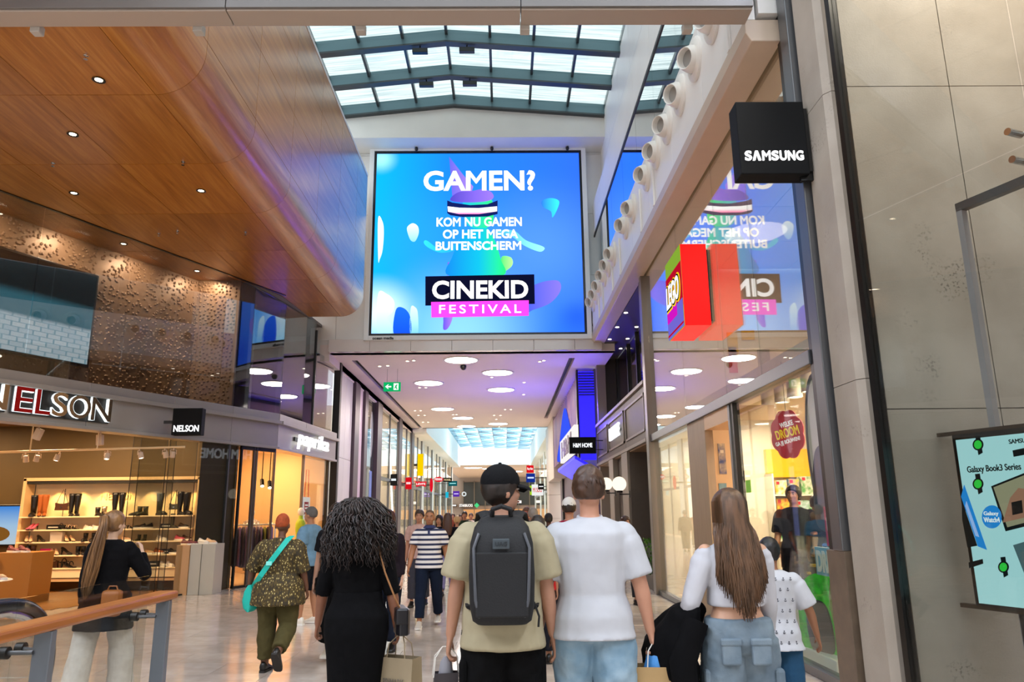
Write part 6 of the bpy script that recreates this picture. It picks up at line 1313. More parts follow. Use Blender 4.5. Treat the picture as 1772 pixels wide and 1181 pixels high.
# ---------------------------------------------------------------- projecting signs far down the walkway
def far_sign(px, Y, col, text, tcol, label, name='blade_sign', shape='box', glow=.9, side=None):
    x0, y0, x1, y1 = px; a, b = atY(x0, y0, Y), atY(x1, y1, Y); w, h = b.x - a.x, a.z - b.z
    t = thing(name, label, 'sign', ((a.x + b.x) / 2, Y, b.z), 0, 'projecting signs down the walkway')
    m = em(f'sign_{col}', col, glow)
    if shape == 'oval': mb = MB(); mb.prism(ellipse(0, h / 2, w / 2, h / 2), -.06, .06, 'y'); mb.build('body', m, t, world=False)
    elif shape == 'diamond': mb = MB(); mb.prism([(0, 0), (w / 2, h / 2), (0, h), (-w / 2, h / 2)], -.06, .06, 'y'); mb.build('body', m, t, world=False, bevel=.02)
    elif shape == 'ring': MB().lathe([(w * .28, -.06), (w * .5, -.06), (w * .5, .06), (w * .28, .06)], 24, Matrix.Translation((0, 0, h / 2)) @ Matrix.Rotation(R(90), 4, 'X')).build('body', m, t, world=False)
    elif shape == 'wing': mb = MB(); mb.prism([(-w / 2, h), (w / 2, h), (w * .42, 0), (w * .2, h * .12), (0, h * .25), (-w * .2, h * .12), (-w * .42, 0)], -.05, .05, 'y'); mb.build('body', m, t, world=False)
    else: MB().box(-w / 2, w / 2, -.06, .06, 0, h).build('body', m, t, world=False, bevel=.01)
    if text == '-': MB().box(-w * .36, w * .36, -.07, -.06, h * .42, h * .6).build('name_bar', em(f'signt_{tcol}', tcol, 1.0), t, world=False)
    elif text: text_fit(text, w * .8, h * (.42 if shape != 'wing' else .4), .02, .02, frame_M((t.location.x, Y - .07, t.location.z + h * (.5 if shape != 'wing' else .55)), (1, 0, 0))).build('lettering', em(f'signt_{tcol}', tcol, 1.0), t)
    if shape == 'diamond': MB().box(-.05, .05, .06, 1.2, h * .4, h * .6).build('bracket', M_dark, t, world=False)
    sd = side if side else (-1 if (a.x + b.x) / 2 < -1 else 1)
    if shape != 'diamond':
        tx = XW if sd < 0 else 3.02
        xa = -w / 2 if sd < 0 else w / 2
        MB().box(min(xa, tx - t.location.x), max(xa, tx - t.location.x), -.02, .02, h * .45, h * .55).build('bracket', M_dark, t, world=False)
    return t
far_sign((676, 821, 687, 841), 34.0, '#23201f', '-', '#e8eef4', 'black sign with pale bar at the first glazed shop')
far_sign((702, 827, 712, 847), 38.3, '#d8121e', '-', '#ffd0d0', 'red upright box sign on the left before the yellow banner')
far_sign((719, 834, 738, 843), 41.6, '#e01528', "LEVI'S", '#ffffff', 'red wing shaped sign with white letters on the left', shape='wing')
far_sign((723, 786, 732, 824), 43.0, '#ffd400', None, '#ffffff', 'tall yellow banner high on the left shop fronts', 'banner')
far_sign((744, 828, 749, 852), 46.5, '#e01528', None, '#ffffff', 'tall narrow red oval sign left of the black sign', shape='oval')
far_sign((751, 825.5, 767, 834.5), 50.0, '#e01528', 'FERRE', '#ffffff', 'red oval sign with white letters on the left', shape='oval')
far_sign((767, 827.5, 782, 834.5), 54.0, '#1d1a18', 'MONEL', '#f0d8a0', 'black oblong sign with cream letters on the left')
far_sign((776, 833, 791, 841.5), 58.0, '#0f5a60', '-', '#9fe8e8', 'dark teal sign below the black oblong one')
far_sign((784, 850.5, 795, 860), 62.0, '#5a2fa8', '-', '#d8c8ff', 'purple square sign low on the left')
far_sign((799, 851, 807, 860), 66.0, '#e8f0f0', None, '#ffffff', 'white ring shaped sign beside the purple one', shape='ring')
far_sign((771, 852, 776, 862), 56.0, '#1fb8d8', None, '#ffffff', 'small bright cyan sign low on the left')
far_sign((911, 806, 923.5, 818.5), 47.0, '#e0141e', 'Ray-Ban', '#ffffff', 'red sign with white script high on the right')
far_sign((910.5, 820, 926, 835), 46.0, '#16308f', '-', '#cfe0ff', 'blue square sign below the red one on the right')
far_sign((920, 839, 940, 858), 45.0, '#f4f4f2', 'MI SOO', '#d8201e', 'white square sign with red letters on the right')
far_sign((931, 837.5, 941.5, 847.5), 44.6, '#161412', '-', '#e8e8e8', 'small black sign in front of the white square sign')
far_sign((917, 841, 921, 857), 46.0, '#a8d81e', None, '#ffffff', 'narrow lime sign edge left of the white square sign')
far_sign((955, 775, 969, 797.5), 39.0, '#fdf8ee', '-', '#d8d0c8', 'glowing white square sign beside the stone pillar', glow=1.2)
for (px, Y, txt, lab) in (((795, 873, 818, 877.5), 99.5, 'STARBUCKS', 'white glowing coffee shop name at the far end'), ((888, 866, 903, 872), 99.5, 'LE CAFE', 'white glowing letters at far end right of the cap wearer'), ((780, 873.5, 790, 877), 99.4, 'BAR', 'small white glowing letters at the far end left')):
    a, b = atY(px[0], px[1], Y), atY(px[2], px[3], Y); t = thing('shop_sign', lab, 'sign', ((a.x + b.x) / 2, Y, b.z)); (text_fit(txt, b.x - a.x, a.z - b.z, .1, .03, frame_M(((a.x + b.x) / 2, Y, (a.z + b.z) / 2), (1, 0, 0))) if txt == 'STARBUCKS' else MB().box(a.x + .05, b.x - .05, Y - .05, Y + .06, b.z + .06, a.z - .06)).build('lettering' if txt == 'STARBUCKS' else 'name_bar', em('far_white', '#ffffff', 1.8), t); MB().box(a.x, b.x, Y + .06, 100.35, b.z, a.z).build('backing', M_dark, t)
far_sign((820.5, 870.5, 829.5, 879.5), 99.0, '#4fe08a', None, '#ffffff', 'small green diamond sign at the far end', shape='diamond')
# ================================================================== people
def skin_m(c): return pm('skin_' + c, c, .5, var=(6, .06))
def lerp(a, b, t): return a + (b - a) * t
def interp(tab, u):
    if u <= tab[0][0]: return tab[0][1]
    for (a, x), (b, y) in zip(tab[:-1], tab[1:]):
        if u <= b: return lerp(x, y, (u - a) / (b - a))
    return tab[-1][1]
ARM_R = [(0, .064), (.12, .06), (.3, .05), (.5, .041), (.62, .043), (.8, .034), (1, .026)]
LEG_R = [(0, .095), (.15, .09), (.3, .078), (.5, .058), (.62, .06), (.75, .052), (.9, .038), (1, .036)]
def limb(a, b, c, n=15):
    """points from a over b to c with a softened joint, and the parameter of each"""
    a, b, c = Vector(a), Vector(b), Vector(c); l1, l2 = (b - a).length, (c - b).length; out = []
    for i in range(n + 1):
        u = i / n
        p = a.lerp(b, u / .5) if u <= .5 else b.lerp(c, (u - .5) / .5)
        if .4 < u < .6:
            q0 = a.lerp(b, .8); q1 = b.lerp(c, .2); t = (u - .4) / .2; p = q0.lerp(b, t).lerp(b.lerp(q1, t), t)
        out.append((u, p))
    return out
def se_ring(cx, cy, z, w, d, n=20, p=2.4):
    r = []
    for k in range(n):
        t = 2 * math.pi * k / n; c, s = math.cos(t), math.sin(t)
        r.append((cx + w * abs(c) ** (2 / p) * (1 if c > 0 else -1), cy + d * abs(s) ** (2 / p) * (1 if s > 0 else -1), z))
    return r
TORSO_M = [(.84, .12, .1, 0), (.9, .172, .118, -.005), (.97, .17, .118, -.005), (1.08, .152, .105, .005), (1.2, .16, .112, .005), (1.32, .178, .118, 0), (1.4, .18, .108, -.005), (1.45, .15, .085, -.008), (1.48, .075, .06, -.008)]
TORSO_F = [(.84, .12, .105, 0), (.9, .182, .128, -.012), (.97, .175, .122, -.012), (1.08, .128, .094, .005), (1.2, .142, .108, .012), (1.3, .155, .12, .012), (1.39, .155, .1, -.002), (1.44, .12, .078, -.006), (1.475, .062, .052, -.006)]
def cloth_mat(name, c, rough=.85, amount=.12, bump=.35, scale=18):
    dark = sum(srgb(c)[:3]) < .12; return pm(name, c, .95 if dark else rough, var=(scale, amount), bump=(scale * 1.3, bump), spec=.12 if dark else .3)
class Person:
    def __init__(s, label, X, Y, heading=0.0, H=1.75, sex='m', skin='#c89878', wide=1.0, legL=(0, 0, 3), legR=(0, 0, 3), armL=(0, 6, 10), armR=(0, 6, 10), elbL=None, elbR=None, head=(0, 0), vox=.0085, footL=0, footR=0, curl=(35, 35), fingers=True, group=None):
        s.k = H / 1.75; s.sex = sex; s.w = wide; s.vox = vox; s.fingers = fingers
        s.t = thing('person', label, 'person', (X, Y, 0), R(heading), group); s.t.scale = (s.k,) * 3
        s.skin = skin_m(skin); s.T = TORSO_M if sex == 'm' else TORSO_F
        shx = (.178 if sex == 'm' else .158) * (1 + (wide - 1) * .6); s.J = {}
        for n_, sd, lg in (('L', -1, legL), ('R', 1, legR)):
            f, kn, out = [R(a) for a in lg]
            hip = Vector((sd * .092 * (1 + (wide - 1) * .5), 0, .92)); knee = hip + Vector((sd * math.sin(out), math.sin(f), -math.cos(f))) * .43; ank = knee + Vector((sd * math.sin(out) * .3, math.sin(f - kn), -math.cos(f - kn))) * .415
            s.J['hip' + n_] = hip; s.J['knee' + n_] = knee; s.J['ank' + n_] = ank
        dz = min(s.J['ankL'].z, s.J['ankR'].z) - .075; s.dz = -dz
        for n_, sd, ar, el in (('L', -1, armL, elbL), ('R', 1, armR, elbR)):
            sh = Vector((sd * shx, -.01, 1.4))
            if el: e_, w_ = Vector(el[0]) / s.k, Vector(el[1]) / s.k
            else:
                f, ab, eb = [R(a) for a in ar]
                e_ = sh + Vector((sd * math.sin(ab), math.sin(f), -math.cos(f) * math.cos(ab))).normalized() * .29
                w_ = e_ + Vector((sd * math.sin(ab * .6), math.sin(f + eb), -math.cos(f + eb))).normalized() * .25
            s.J['sh' + n_] = sh; s.J['el' + n_] = e_; s.J['wr' + n_] = w_
        for k_ in s.J:
            if k_[:2] in ('hi', 'kn', 'an'): s.J[k_] = s.J[k_] + Vector((0, 0, s.dz))
        s.up = s.dz * 1.0
        for k_ in s.J:
            if k_[:2] in ('sh', 'el', 'wr') and not ((k_[-1] == 'L' and elbL) or (k_[-1] == 'R' and elbR)) or k_[:2] == 'sh': s.J[k_] = s.J[k_] + Vector((0, 0, s.up))
        s.HM = Matrix.Translation((0, 0, 1.5 + s.up)) @ Matrix.Rotation(R(head[0]), 4, 'Z') @ Matrix.Rotation(R(head[1]), 4, 'X') @ Matrix.Translation((0, 0, -1.5))
        s.foot = dict(L=footL, R=footR); s.curl = dict(L=curl[0], R=curl[1])
        s.body()
    def wmat(s): return world_matrix(s.t)
    def world(s, p): return s.wmat() @ Vector(p)
    def hand_pos(s, n_): d = (s.J['wr' + n_] - s.J['el' + n_]).normalized(); return s.world(s.J['wr' + n_] + d * .095)
    def finish(s, mb, name, mat, vox=None, smooth=4, disp=None, parent=None):
        o = mb.build(name, mat, parent or s.t, world=False); o.data.shade_smooth()
        m = o.modifiers.new('remesh', 'REMESH'); m.mode = 'VOXEL'; m.voxel_size = vox or s.vox; m.use_smooth_shade = True
        if smooth: q = o.modifiers.new('smooth', 'SMOOTH'); q.factor = .5; q.iterations = smooth
        if disp:
            tn = f'fold_{disp[0]}'; tx = bpy.data.textures.get(tn) or bpy.data.textures.new(tn, 'CLOUDS'); tx.noise_scale = disp[0]; tx.noise_depth = 2
            q = o.modifiers.new('folds', 'DISPLACE'); q.texture = tx; q.strength = disp[1]; q.mid_level = .32; q.texture_coords = 'LOCAL'
        return o
    def torso_rings(s, e=0.0, z0=.84, z1=1.5, drop=0.0, boxy=0.0):
        rings = []
        for z, w, d, y in s.T:
            if z < z0 - 1e-6 or z > z1 + 1e-6: continue
            ee = e * (1 if z < 1.42 else .45) + (.016 if e > .015 and z < 1.0 else 0); ww = w * (1 + (s.w - 1) * (1 if z < 1.38 else .5)) + ee; dd = d * (1 + (s.w - 1) * (1.1 if z < 1.38 else .4)) + ee
            if boxy: ww = max(ww, boxy * (1 if z < 1.36 else 0)); dd = max(dd, boxy * .68 * (1 if z < 1.36 else 0))
            rings.append(se_ring(0, y, z + s.up, ww, dd))
        return rings
    def body(s):
        mb = MB(); mb.loft(s.torso_rings())
        for n_ in 'LR':
            L = limb(s.J['sh' + n_], s.J['el' + n_], s.J['wr' + n_]); wf_ = 1 + (s.w - 1) * .7; fm = .88 if s.sex == 'f' else 1
            mb.tube([p for u, p in L], [interp(ARM_R, u) * wf_ * fm for u, p in L], 12)
            mb.ell(s.J['sh' + n_], (.055 * fm, .056, .056), 12, 8)
            L = limb(s.J['hip' + n_], s.J['knee' + n_], s.J['ank' + n_]); mb.tube([p for u, p in L], [interp(LEG_R, u) * wf_ for u, p in L], 12)
            s.mfoot(mb, n_); s.mhand(mb, n_)
        mb.tube([Vector((0, -.01, 1.44 + s.up)), Vector((0, -.005, 1.5 + s.up)), s.HM @ Vector((0, 0, 1.56))], [.062, .054, .054] if s.sex == 'm' else [.05, .044, .045], 14)
        H = s.HM
        mb.ell((0, -.008, 1.648), (.076, .096, .098), 18, 12, H); mb.ell((0, .028, 1.575), (.058, .068, .068), 16, 10, H); mb.ell((0, .062, 1.54), (.03, .03, .024), 12, 8, H)
        mb.tube([(0, .088, 1.64), (0, .105, 1.6), (0, .1, 1.59)], [.01, .016, .012], 8, True, H); mb.ell((0, .078, 1.66), (.05, .018, .012), 12, 6, H); mb.ell((0, .087, 1.562), (.024, .012, .01), 10, 6, H)
        for sd in (-1, 1): mb.ell((sd * .078, -.004, 1.61), (.012, .022, .033), 10, 8, H); mb.ell((sd * .036, .07, 1.6), (.026, .024, .024), 10, 6, H)
        s.finish(mb, 'body', s.skin, smooth=3)
    def mfoot(s, mb, n_):
        a = s.J['ank' + n_]; p = R(s.foot[n_]); f = Vector((.0, math.cos(p), -math.sin(p))); u = Vector((0, math.sin(p), math.cos(p)))
        s.J['footf' + n_] = f; s.J['footu' + n_] = u
        def ring(t, w, zb, zt): c = a + f * t; return [c + Vector((w * math.cos(q), 0, 0)) + u * (zb + (zt - zb) * (.5 + .5 * math.sin(q))) for q in [2 * math.pi * k / 10 for k in range(10)]]
        mb.loft([ring(-.06, .024, -.07, 0), ring(-.03, .032, -.072, .03), ring(.04, .034, -.072, .02), ring(.1, .042, -.072, -.02), ring(.15, .044, -.072, -.035), ring(.185, .03, -.07, -.045)])
    def shoes(s, mat, solem=None, name='shoe', big=1.0):
        for n_ in 'LR':
            a = s.J['ank' + n_]; f, u = s.J['footf' + n_], s.J['footu' + n_]
            def ring(t, w, zb, zt): c = a + f * t; return [c + Vector((w * math.cos(q), 0, 0)) + u * (zb + (zt - zb) * (.5 + .5 * math.sin(q))) for q in [2 * math.pi * k / 12 for k in range(12)]]
            mb = MB().loft([ring(-.075, .026, -.06, .01), ring(-.06, .036, -.066, .04), ring(.0, .042, -.066, .045), ring(.06, .043, -.066, .02), ring(.12, .05, -.066, -.015), ring(.17, .046, -.066, -.028), ring(.205, .026, -.06, -.045)])
            o = mb.build(name, mat, s.t, smooth=True, world=False, angle=70)
            def sq(t, w, zb, zt): c = a + f * t; return [c + Vector((-w, 0, 0)) + u * zb, c + Vector((w, 0, 0)) + u * zb, c + Vector((w, 0, 0)) + u * zt, c + Vector((-w, 0, 0)) + u * zt]
            MB().loft([sq(-.08, .03, -.075, -.05), sq(-.04, .042, -.075, -.05), sq(.05, .044, -.075, -.05), sq(.13, .052, -.075, -.05), sq(.19, .042, -.073, -.05), sq(.212, .02, -.068, -.05)]).build('sole', solem or mat, o, smooth=False, world=False, M=None)
    def mhand(s, mb, n_):
        sd = -1 if n_ == 'L' else 1; w = s.J['wr' + n_]; d = (w - s.J['el' + n_]).normalized()
        t = Vector((0, 1, .15)); t = (t - d * t.dot(d))
        if t.length < .2: t = Vector((0, 0, 1)) - d * d.z
        t.normalize(); n = d.cross(t).normalized()
        if n.x * sd > 0: n = -n                                     # palm faces the body
        s.J['hd' + n_] = d; s.J['ht' + n_] = t; s.J['hn' + n_] = n
        q = .92 if s.sex == 'f' else 1.0
        def ring(u, wd, th): c = w + d * u * q; return [c + t * (wd * q * math.cos(a)) + n * (th * q * math.sin(a)) for a in [2 * math.pi * k / 12 for k in range(12)]]
        mb.loft([ring(-.02, .024, .02), ring(.015, .029, .018), ring(.05, .039, .016), ring(.088, .04, .013), ring(.097, .034, .008)])
        if not s.fingers:
            mb.loft([ring(.085, .038, .012), ring(.13, .034, .011), ring(.165, .02, .008)]); return
        cu = R(s.curl[n_])
        for off, ln, bs in ((-.03, .062, .082), (-.011, .074, .09), (.009, .079, .092), (.029, .07, .088)):
            p = w + (d * bs + t * off) * q; pts = [p - d * .015]; ang = cu * .5
            for seg in (.45, .32, .23):
                p = p + (d * math.cos(ang) + n * math.sin(ang)) * (ln * seg * q); pts.append(p.copy()); ang += cu
            pts.insert(1, w + (d * bs + t * off) * q)
            mb.tube(pts, [.009, .0095, .0088, .0082, .0068], 8)
        p = w + (d * .022 + t * .022) * q; a1 = (d * .7 + t * .75 + n * .25).normalized(); a2 = (d * .9 + t * .25 + n * .35).normalized()
        mb.tube([p, p + a1 * .035 * q, p + a1 * .035 * q + a2 * .03 * q, p + a1 * .035 * q + a2 * .055 * q], [.013, .0115, .0095, .0075], 8)
    # ---------------------------------------------------------------- clothes
    def top(s, mat, hem=.95, sleeve=.45, e=.014, se=.014, name='shirt', flare=0.0, boxy=0.0, disp=(.14, .016), neck=1.485, cuff=None, vox=None):
        mb = MB(); rings = [r for r in s.torso_rings(e, max(hem + .03, .9), neck, boxy=boxy)]
        zs = rings[0][0][2]
        w0 = max(abs(p[0]) for p in rings[0]); d0 = max(abs(p[1]) for p in rings[0]); yc = sum(p[1] for p in rings[0]) / len(rings[0])
        zz = zs; low = []
        z = hem + s.up
        while z < zs - .01: low.append(z); z += .06
        for z in low: f = (zs - z) / max(zs - hem, .01); low_r = se_ring(0, yc, z, w0 + flare * f, d0 + flare * f); rings.insert(low.index(z), low_r)
        mb.loft(rings)
        for n_ in 'LR':
            L = [(u, p) for u, p in limb(s.J['sh' + n_], s.J['el' + n_], s.J['wr' + n_], 24) if u <= sleeve + .001]
            wf_ = 1 + (s.w - 1) * .7; fm = .9 if s.sex == 'f' else 1
            mb.ell(s.J['sh' + n_] + Vector((0, 0, .0)), (.05 * fm + e * .6, .052 + e * .6, .047 + e * .5), 14, 10)
            rr = [(interp(ARM_R, u) * wf_ * fm + se * (.7 + (.9 * u / max(sleeve, .01) if sleeve < .6 else .3))) * (.86 if u < .05 else 1) for u, p in L]
            mb.tube([p for u, p in L], rr, 14)
        return s.finish(mb, name, mat, vox or max(s.vox, .011), 3, disp)
    def trousers(s, mat, e=.016, to=.96, top_z=1.0, flare=0.0, name='trousers', disp=(.12, .018), vox=None, crotch=.1):
        mb = MB(); rings = s.torso_rings(.012, .84, .98)
        if top_z > .98: rings.append(se_ring(0, 0, top_z + s.up, max(abs(p[0]) for p in rings[-1]) - .008, max(abs(p[1]) for p in rings[-1]) - .008))
        mb.loft(rings)
        for n_ in 'LR':
            L = [(u, p) for u, p in limb(s.J['hip' + n_], s.J['knee' + n_], s.J['ank' + n_], 24) if u <= to + .001]; wf_ = 1 + (s.w - 1) * .7
            mb.tube([p for u, p in L], [max(interp(LEG_R, u) * wf_, .05 if u > .5 else 0) + e * (1 + .4 * u) + flare * max(0, u - .3) for u, p in L], 14)
        return s.finish(mb, name, mat, vox or max(s.vox, .011), 3, disp)
    def skirt(s, mat, top_z, prof, name='skirt', disp=(.3, .006)):
        mb = MB(); mb.loft([se_ring(0, y, z + s.up, w, d, 24, 2.2) for z, w, d, y in prof]); return s.finish(mb, name, mat, .012, 3, disp)
    def hair_cap(s, mat, grow=.012, back=-.02, low=1.56, name='hair', front=1.69, disp=(.03, .008), top=0.0):
        mb = MB(); nu, nv = 28, 18; rings = []
        for i in range(nv + 1):
            th = max(.05, min(math.pi - .05, math.pi * i / nv)); ring = []
            for k in range(nu):
                ph = 2 * math.pi * k / nu; x = (.076 + grow) * math.sin(th) * math.cos(ph); y = -.008 + (.096 + grow) * math.sin(th) * math.sin(ph); z = 1.648 + (.098 + grow + top) * -math.cos(th)
                if y > .02: z = max(z, lerp(low + .05, front, min(1, (y - .02) / .07)))
                else: z = max(z, low if abs(x) < .06 or y < -.03 else low + .02)
                ring.append((x, y, z))
            rings.append(ring)
        mb.loft(rings, True, s.HM); return s.finish(mb, name, mat, max(s.vox, .009), 2, disp)
    def eyes(s):
        for sd in (-1, 1): MB().ell((sd * .033, .084, 1.635), (.0115, .008, .0048), 10, 8, s.HM).build('eye', pm('eye_white', '#e8e4de', .3), s.t, smooth=True, world=False); MB().ell((sd * .033, .091, 1.635), (.0062, .003, .0046), 8, 6, s.HM).build('iris', pm('iris_dark', '#2a1a10', .3), s.t, smooth=True, world=False); MB().ell((sd * .035, .092, 1.658), (.018, .006, .004), 8, 6, s.HM).build('eyebrow', pm('brow_dark', '#2a1e16', .8), s.t, smooth=True, world=False)
        MB().ell((0, .1, 1.565), (.024, .006, .006), 10, 6, s.HM).build('mouth', pm('lips', '#9a5a50', .5), s.t, smooth=True, world=False)
def strands(paths, r, mat, name, parent, n=4):
    mb = MB()
    for p in paths:
        m_ = len(p); mb.tube(p, [r * (1 - .75 * max(0, (i / (m_ - 1)) - .5) / .5) for i in range(m_)], n)
    o = mb.build(name, mat, parent, smooth=True, world=False, angle=180); return o
def hair_m(name, c, c2): return pm(name, c, .45, var=(30, .5, c2), stretch=(1, 1, .15), spec=.5)
def ground(xp, Y): return atY(xp, 889, Y).x
def at_foot(xp, Y): return Vector((atY(xp, 889, Y).x, Y, 0))

# ---------------------------------------------------------------- woman with ponytail at the railing
P = Person('woman with long blond ponytail in black blazer and pale trousers by the shoe shop', at_foot(200, 7.0).x, 7.0, 8, 1.62, 'f', '#c9a184', legL=(-8, 4, 7), legR=(12, 6, 7), elbR=((.3, .06, 1.02), (.21, .16, 1.24)), armL=(-4, 7, 12), head=(-28, 0), curl=(30, 55))
P.trousers(cloth_mat('pale_trousers', '#c9c2b8', .8), .03, .97, flare=.04); P.shoes(M_wht, M_rubber)
P.top(cloth_mat('black_blazer', '#0d0c0e', .7, .2), .66, .97, .026, .018, 'blazer', .03, disp=(.15, .02))
mh = hair_m('blond_hair', '#8a6238', '#5a3c20'); P.hair_cap(mh, .014, low=1.555)
pt = []; rnd = random.Random(4)
for i in range(170):
    dx, dy = rnd.gauss(0, .014), rnd.gauss(0, .011); k = rnd.uniform(.85, 1.05); q0 = P.HM @ Vector((dx * .6, -.1 + dy * .3, 1.7)); pt.append([q0, q0 + Vector((dx * .5 - .01, -.05, .0)), Vector((-.04 + dx, -.17 + dy, 1.6)), Vector((-.07 + dx * 1.6, -.185 + dy, 1.4)), Vector((-.1 + dx * 1.8, -.18 + dy, 1.4 - .2 * k)), Vector((-.13 + dx * 1.4, -.17 + dy, 1.4 - .37 * k)), Vector((-.14 + dx * .6, -.165 + dy * .5, 1.4 - .45 * k))])
strands(pt, .006, mh, 'ponytail', P.t, 5)
MB().ell(P.HM @ Vector((0, -.115, 1.7)), (.026, .03, .022), 14, 10).build('hair_tie', mh, P.t, smooth=True, world=False)
a = P.hand_pos('L'); t = thing('handbag', 'tan shoulder bag hanging at the side of the ponytail woman', 'bag', (a.x + .34, 6.82, .72)); MB().box(-.08, .08, -.05, .05, 0, .22).build('body', pm('tan_bag', '#9a5a24', .5), t, world=False, bevel=.03); MB().tube([(-.05, 0, .2), (-.03, .0, .25), (.03, .0, .25), (.05, 0, .2)], .007, 6).build('handle', pm('tan_bag'), t, world=False)

# ---------------------------------------------------------------- person in patterned shirt with teal bag
def pattern_shirt():
    m = pm('leaf_print', '#4a3a14', .8, bump=(20, .3)); nt = m.node_tree; b = nt.nodes['Principled BSDF']; tc = N(nt, 'ShaderNodeTexCoord')
    v = N(nt, 'ShaderNodeTexVoronoi', Scale=34.0); v.inputs['Randomness'].default_value = 1.0; n = N(nt, 'ShaderNodeTexNoise', Scale=60.0); ad = N(nt, 'ShaderNodeMix', data_type='VECTOR') if False else None
    mp = N(nt, 'ShaderNodeMapping'); mp.inputs['Rotation'].default_value = (0, .6, 0); mp.inputs['Scale'].default_value = (1.5, 1, .8)
    nt.links.new(tc.outputs['Object'], mp.inputs[0]); nt.links.new(mp.outputs[0], v.inputs['Vector'])
    r = N(nt, 'ShaderNodeValToRGB'); r.color_ramp.interpolation = 'CONSTANT'; e = r.color_ramp.elements; e[0].color = srgb('#c9b878'); e[1].position = .24; e[1].color = srgb('#4a3a12'); k = e.new(.62); k.color = srgb('#2c2410')
    nt.links.new(v.outputs['Distance'], r.inputs[0]); nt.links.new(r.outputs[0], b.inputs['Base Color']); return m
P = Person('person with cropped orange hair in leaf print shirt and olive trousers walking away', at_foot(488, 8.1).x, 8.15, -2, 1.57, 'f', '#6a4430', 1.32, legL=(5, 3, 3), legR=(2, 58, 2), armL=(3, 26, 14), armR=(6, 13, 16), footR=48, curl=(28, 40))
P.trousers(cloth_mat('olive_trousers', '#4a4322', .85), .022, .95, disp=(.1, .024)); P.shoes(M_blk, M_sole)
P.top(pattern_shirt(), .74, .56, .03, .03, 'shirt', .02, disp=(.13, .02)); P.hair_cap(pm('orange_hair', '#a8481a', .8, var=(40, .3)), .004, low=1.6, front=1.7, disp=None)
MB().ell((0, -.008, 1.66), (.079, .1, .1), 20, 14, P.HM).build('crop', pm('orange_hair'), P.t, smooth=True, world=False)
MB().lathe([(.036, -.012), (.044, -.012), (.044, .012), (.036, .012)], 18, Matrix.Translation(P.J['wrL'] + Vector((0, 0, .03)))).build('bracelet', M_dark, P.t, world=False)
Mt = pm('teal_nylon', '#12b7a6', .6, bump=(20, .3)); k = P.k; Wp = P.wmat()
t = thing('crossbody_bag', 'bright teal crossbody bag with wide strap worn over leaf print shirt', 'bag', Wp @ Vector((-.3, .0, .72)))
sp = [Wp @ Vector(q) for q in ((.13, -.02, 1.5), (.11, -.13, 1.46), (.04, -.2, 1.34), (-.06, -.215, 1.2), (-.16, -.2, 1.06), (-.24, -.13, .97), (-.29, -.05, .92))]
mb = MB(); rg = []
for i, p in enumerate(sp):
    d = (sp[min(i + 1, len(sp) - 1)] - sp[max(i - 1, 0)]).normalized(); sx = d.cross(Vector((0, 1, .2))).normalized() if abs(d.y) < .9 else Vector((1, 0, 0)); rg.append([p + sx * .026, p - sx * .026, p - sx * .026 + Vector((0, .004, 0)), p + sx * .026 + Vector((0, .004, 0))])
mb.loft(rg); mb.build('strap', Mt, t)
q = sp[3]; MB().box(q.x - .03, q.x + .03, q.y - .012, q.y - .004, q.z - .02, q.z + .02).build('buckle', pm('teal_light', '#7fe0d4', .4), t, bevel=.004)
rg = [[Wp @ Vector((-.32 + w * math.cos(th) * (1 + .12 * math.cos(3 * th)), .0 + .09 * math.sin(th) * (1 + .15 * math.sin(4 * th)), z)) for th in [2 * math.pi * j / 16 for j in range(16)]] for z, w in ((.66, .03), (.7, .08), (.78, .1), (.88, .08), (.95, .03))]
MB().loft(rg).build('pouch', Mt, t, smooth=True, angle=80)

# ---------------------------------------------------------------- woman in black dress with curly hair
P = Person('woman with big curly black hair in tight black dress carrying a paper bag', at_foot(624, 5.25).x, 5.25, 4, 1.65, 'f', '#8a5a42', 1.14, legL=(6, 6, 1), legR=(-6, 8, 1), armL=(4, 15, 16), armR=(-2, 14, 8), curl=(75, 60))
Md = cloth_mat('black_dress', '#0c0c0e', .9, .3, .2)
P.top(Md, .92, .56, .01, .01, 'dress_top', 0, disp=(.09, .012), neck=1.48)
P.skirt(Md, 1.12, [(.3, .17, .15, 0), (.5, .185, .16, 0), (.7, .2, .165, -.01), (.86, .225, .172, -.02), (.96, .222, .165, -.02), (1.06, .178, .132, -.005), (1.12, .168, .125, 0)]); P.shoes(M_blk, M_sole)
mh = hair_m('curly_black', '#2a1a14', '#0d0908'); P.hair_cap(mh, .016, low=1.5, disp=(.04, .02))
hp = []; rnd = random.Random(8)
for i in range(1150):
    th = rnd.uniform(0, 2 * math.pi); z0 = rnd.uniform(0, 1)
    if math.sin(th) > .45 and z0 < .8: continue
    ph = math.acos(1 - z0 * 1.0); a0 = Vector((.08 * math.sin(ph) * math.cos(th), -.01 + .1 * math.sin(ph) * math.sin(th), 1.65 + .1 * math.cos(ph)))
    out = Vector((math.cos(th), math.sin(th) * .85, 0)) ; L = rnd.uniform(.24, .47); f0 = rnd.uniform(0, 6.28); pts = []
    spread = rnd.uniform(.06, .2) * (1.0 if abs(math.cos(th)) > .3 else .8)
    for j in range(22):
        u = j / 21; cu = .011 * min(1, u * 4); w = f0 + u * L * 75
        c = a0 + out * (spread * (1 - (1 - u) ** 2.2)) + Vector((0, -.02 * u, .045 * math.sin(min(u * 3, 1) * math.pi * .5) * (1 if z0 < .6 else .3) - L * max(0, u - .1) ** 1.1))
        pts.append(P.HM @ (c + Vector((cu * math.cos(w), cu * math.sin(w), cu * .6 * math.cos(w * 1.3)))))
    hp.append(pts)
strands(hp, .0068, mh, 'curls', P.t, 4)
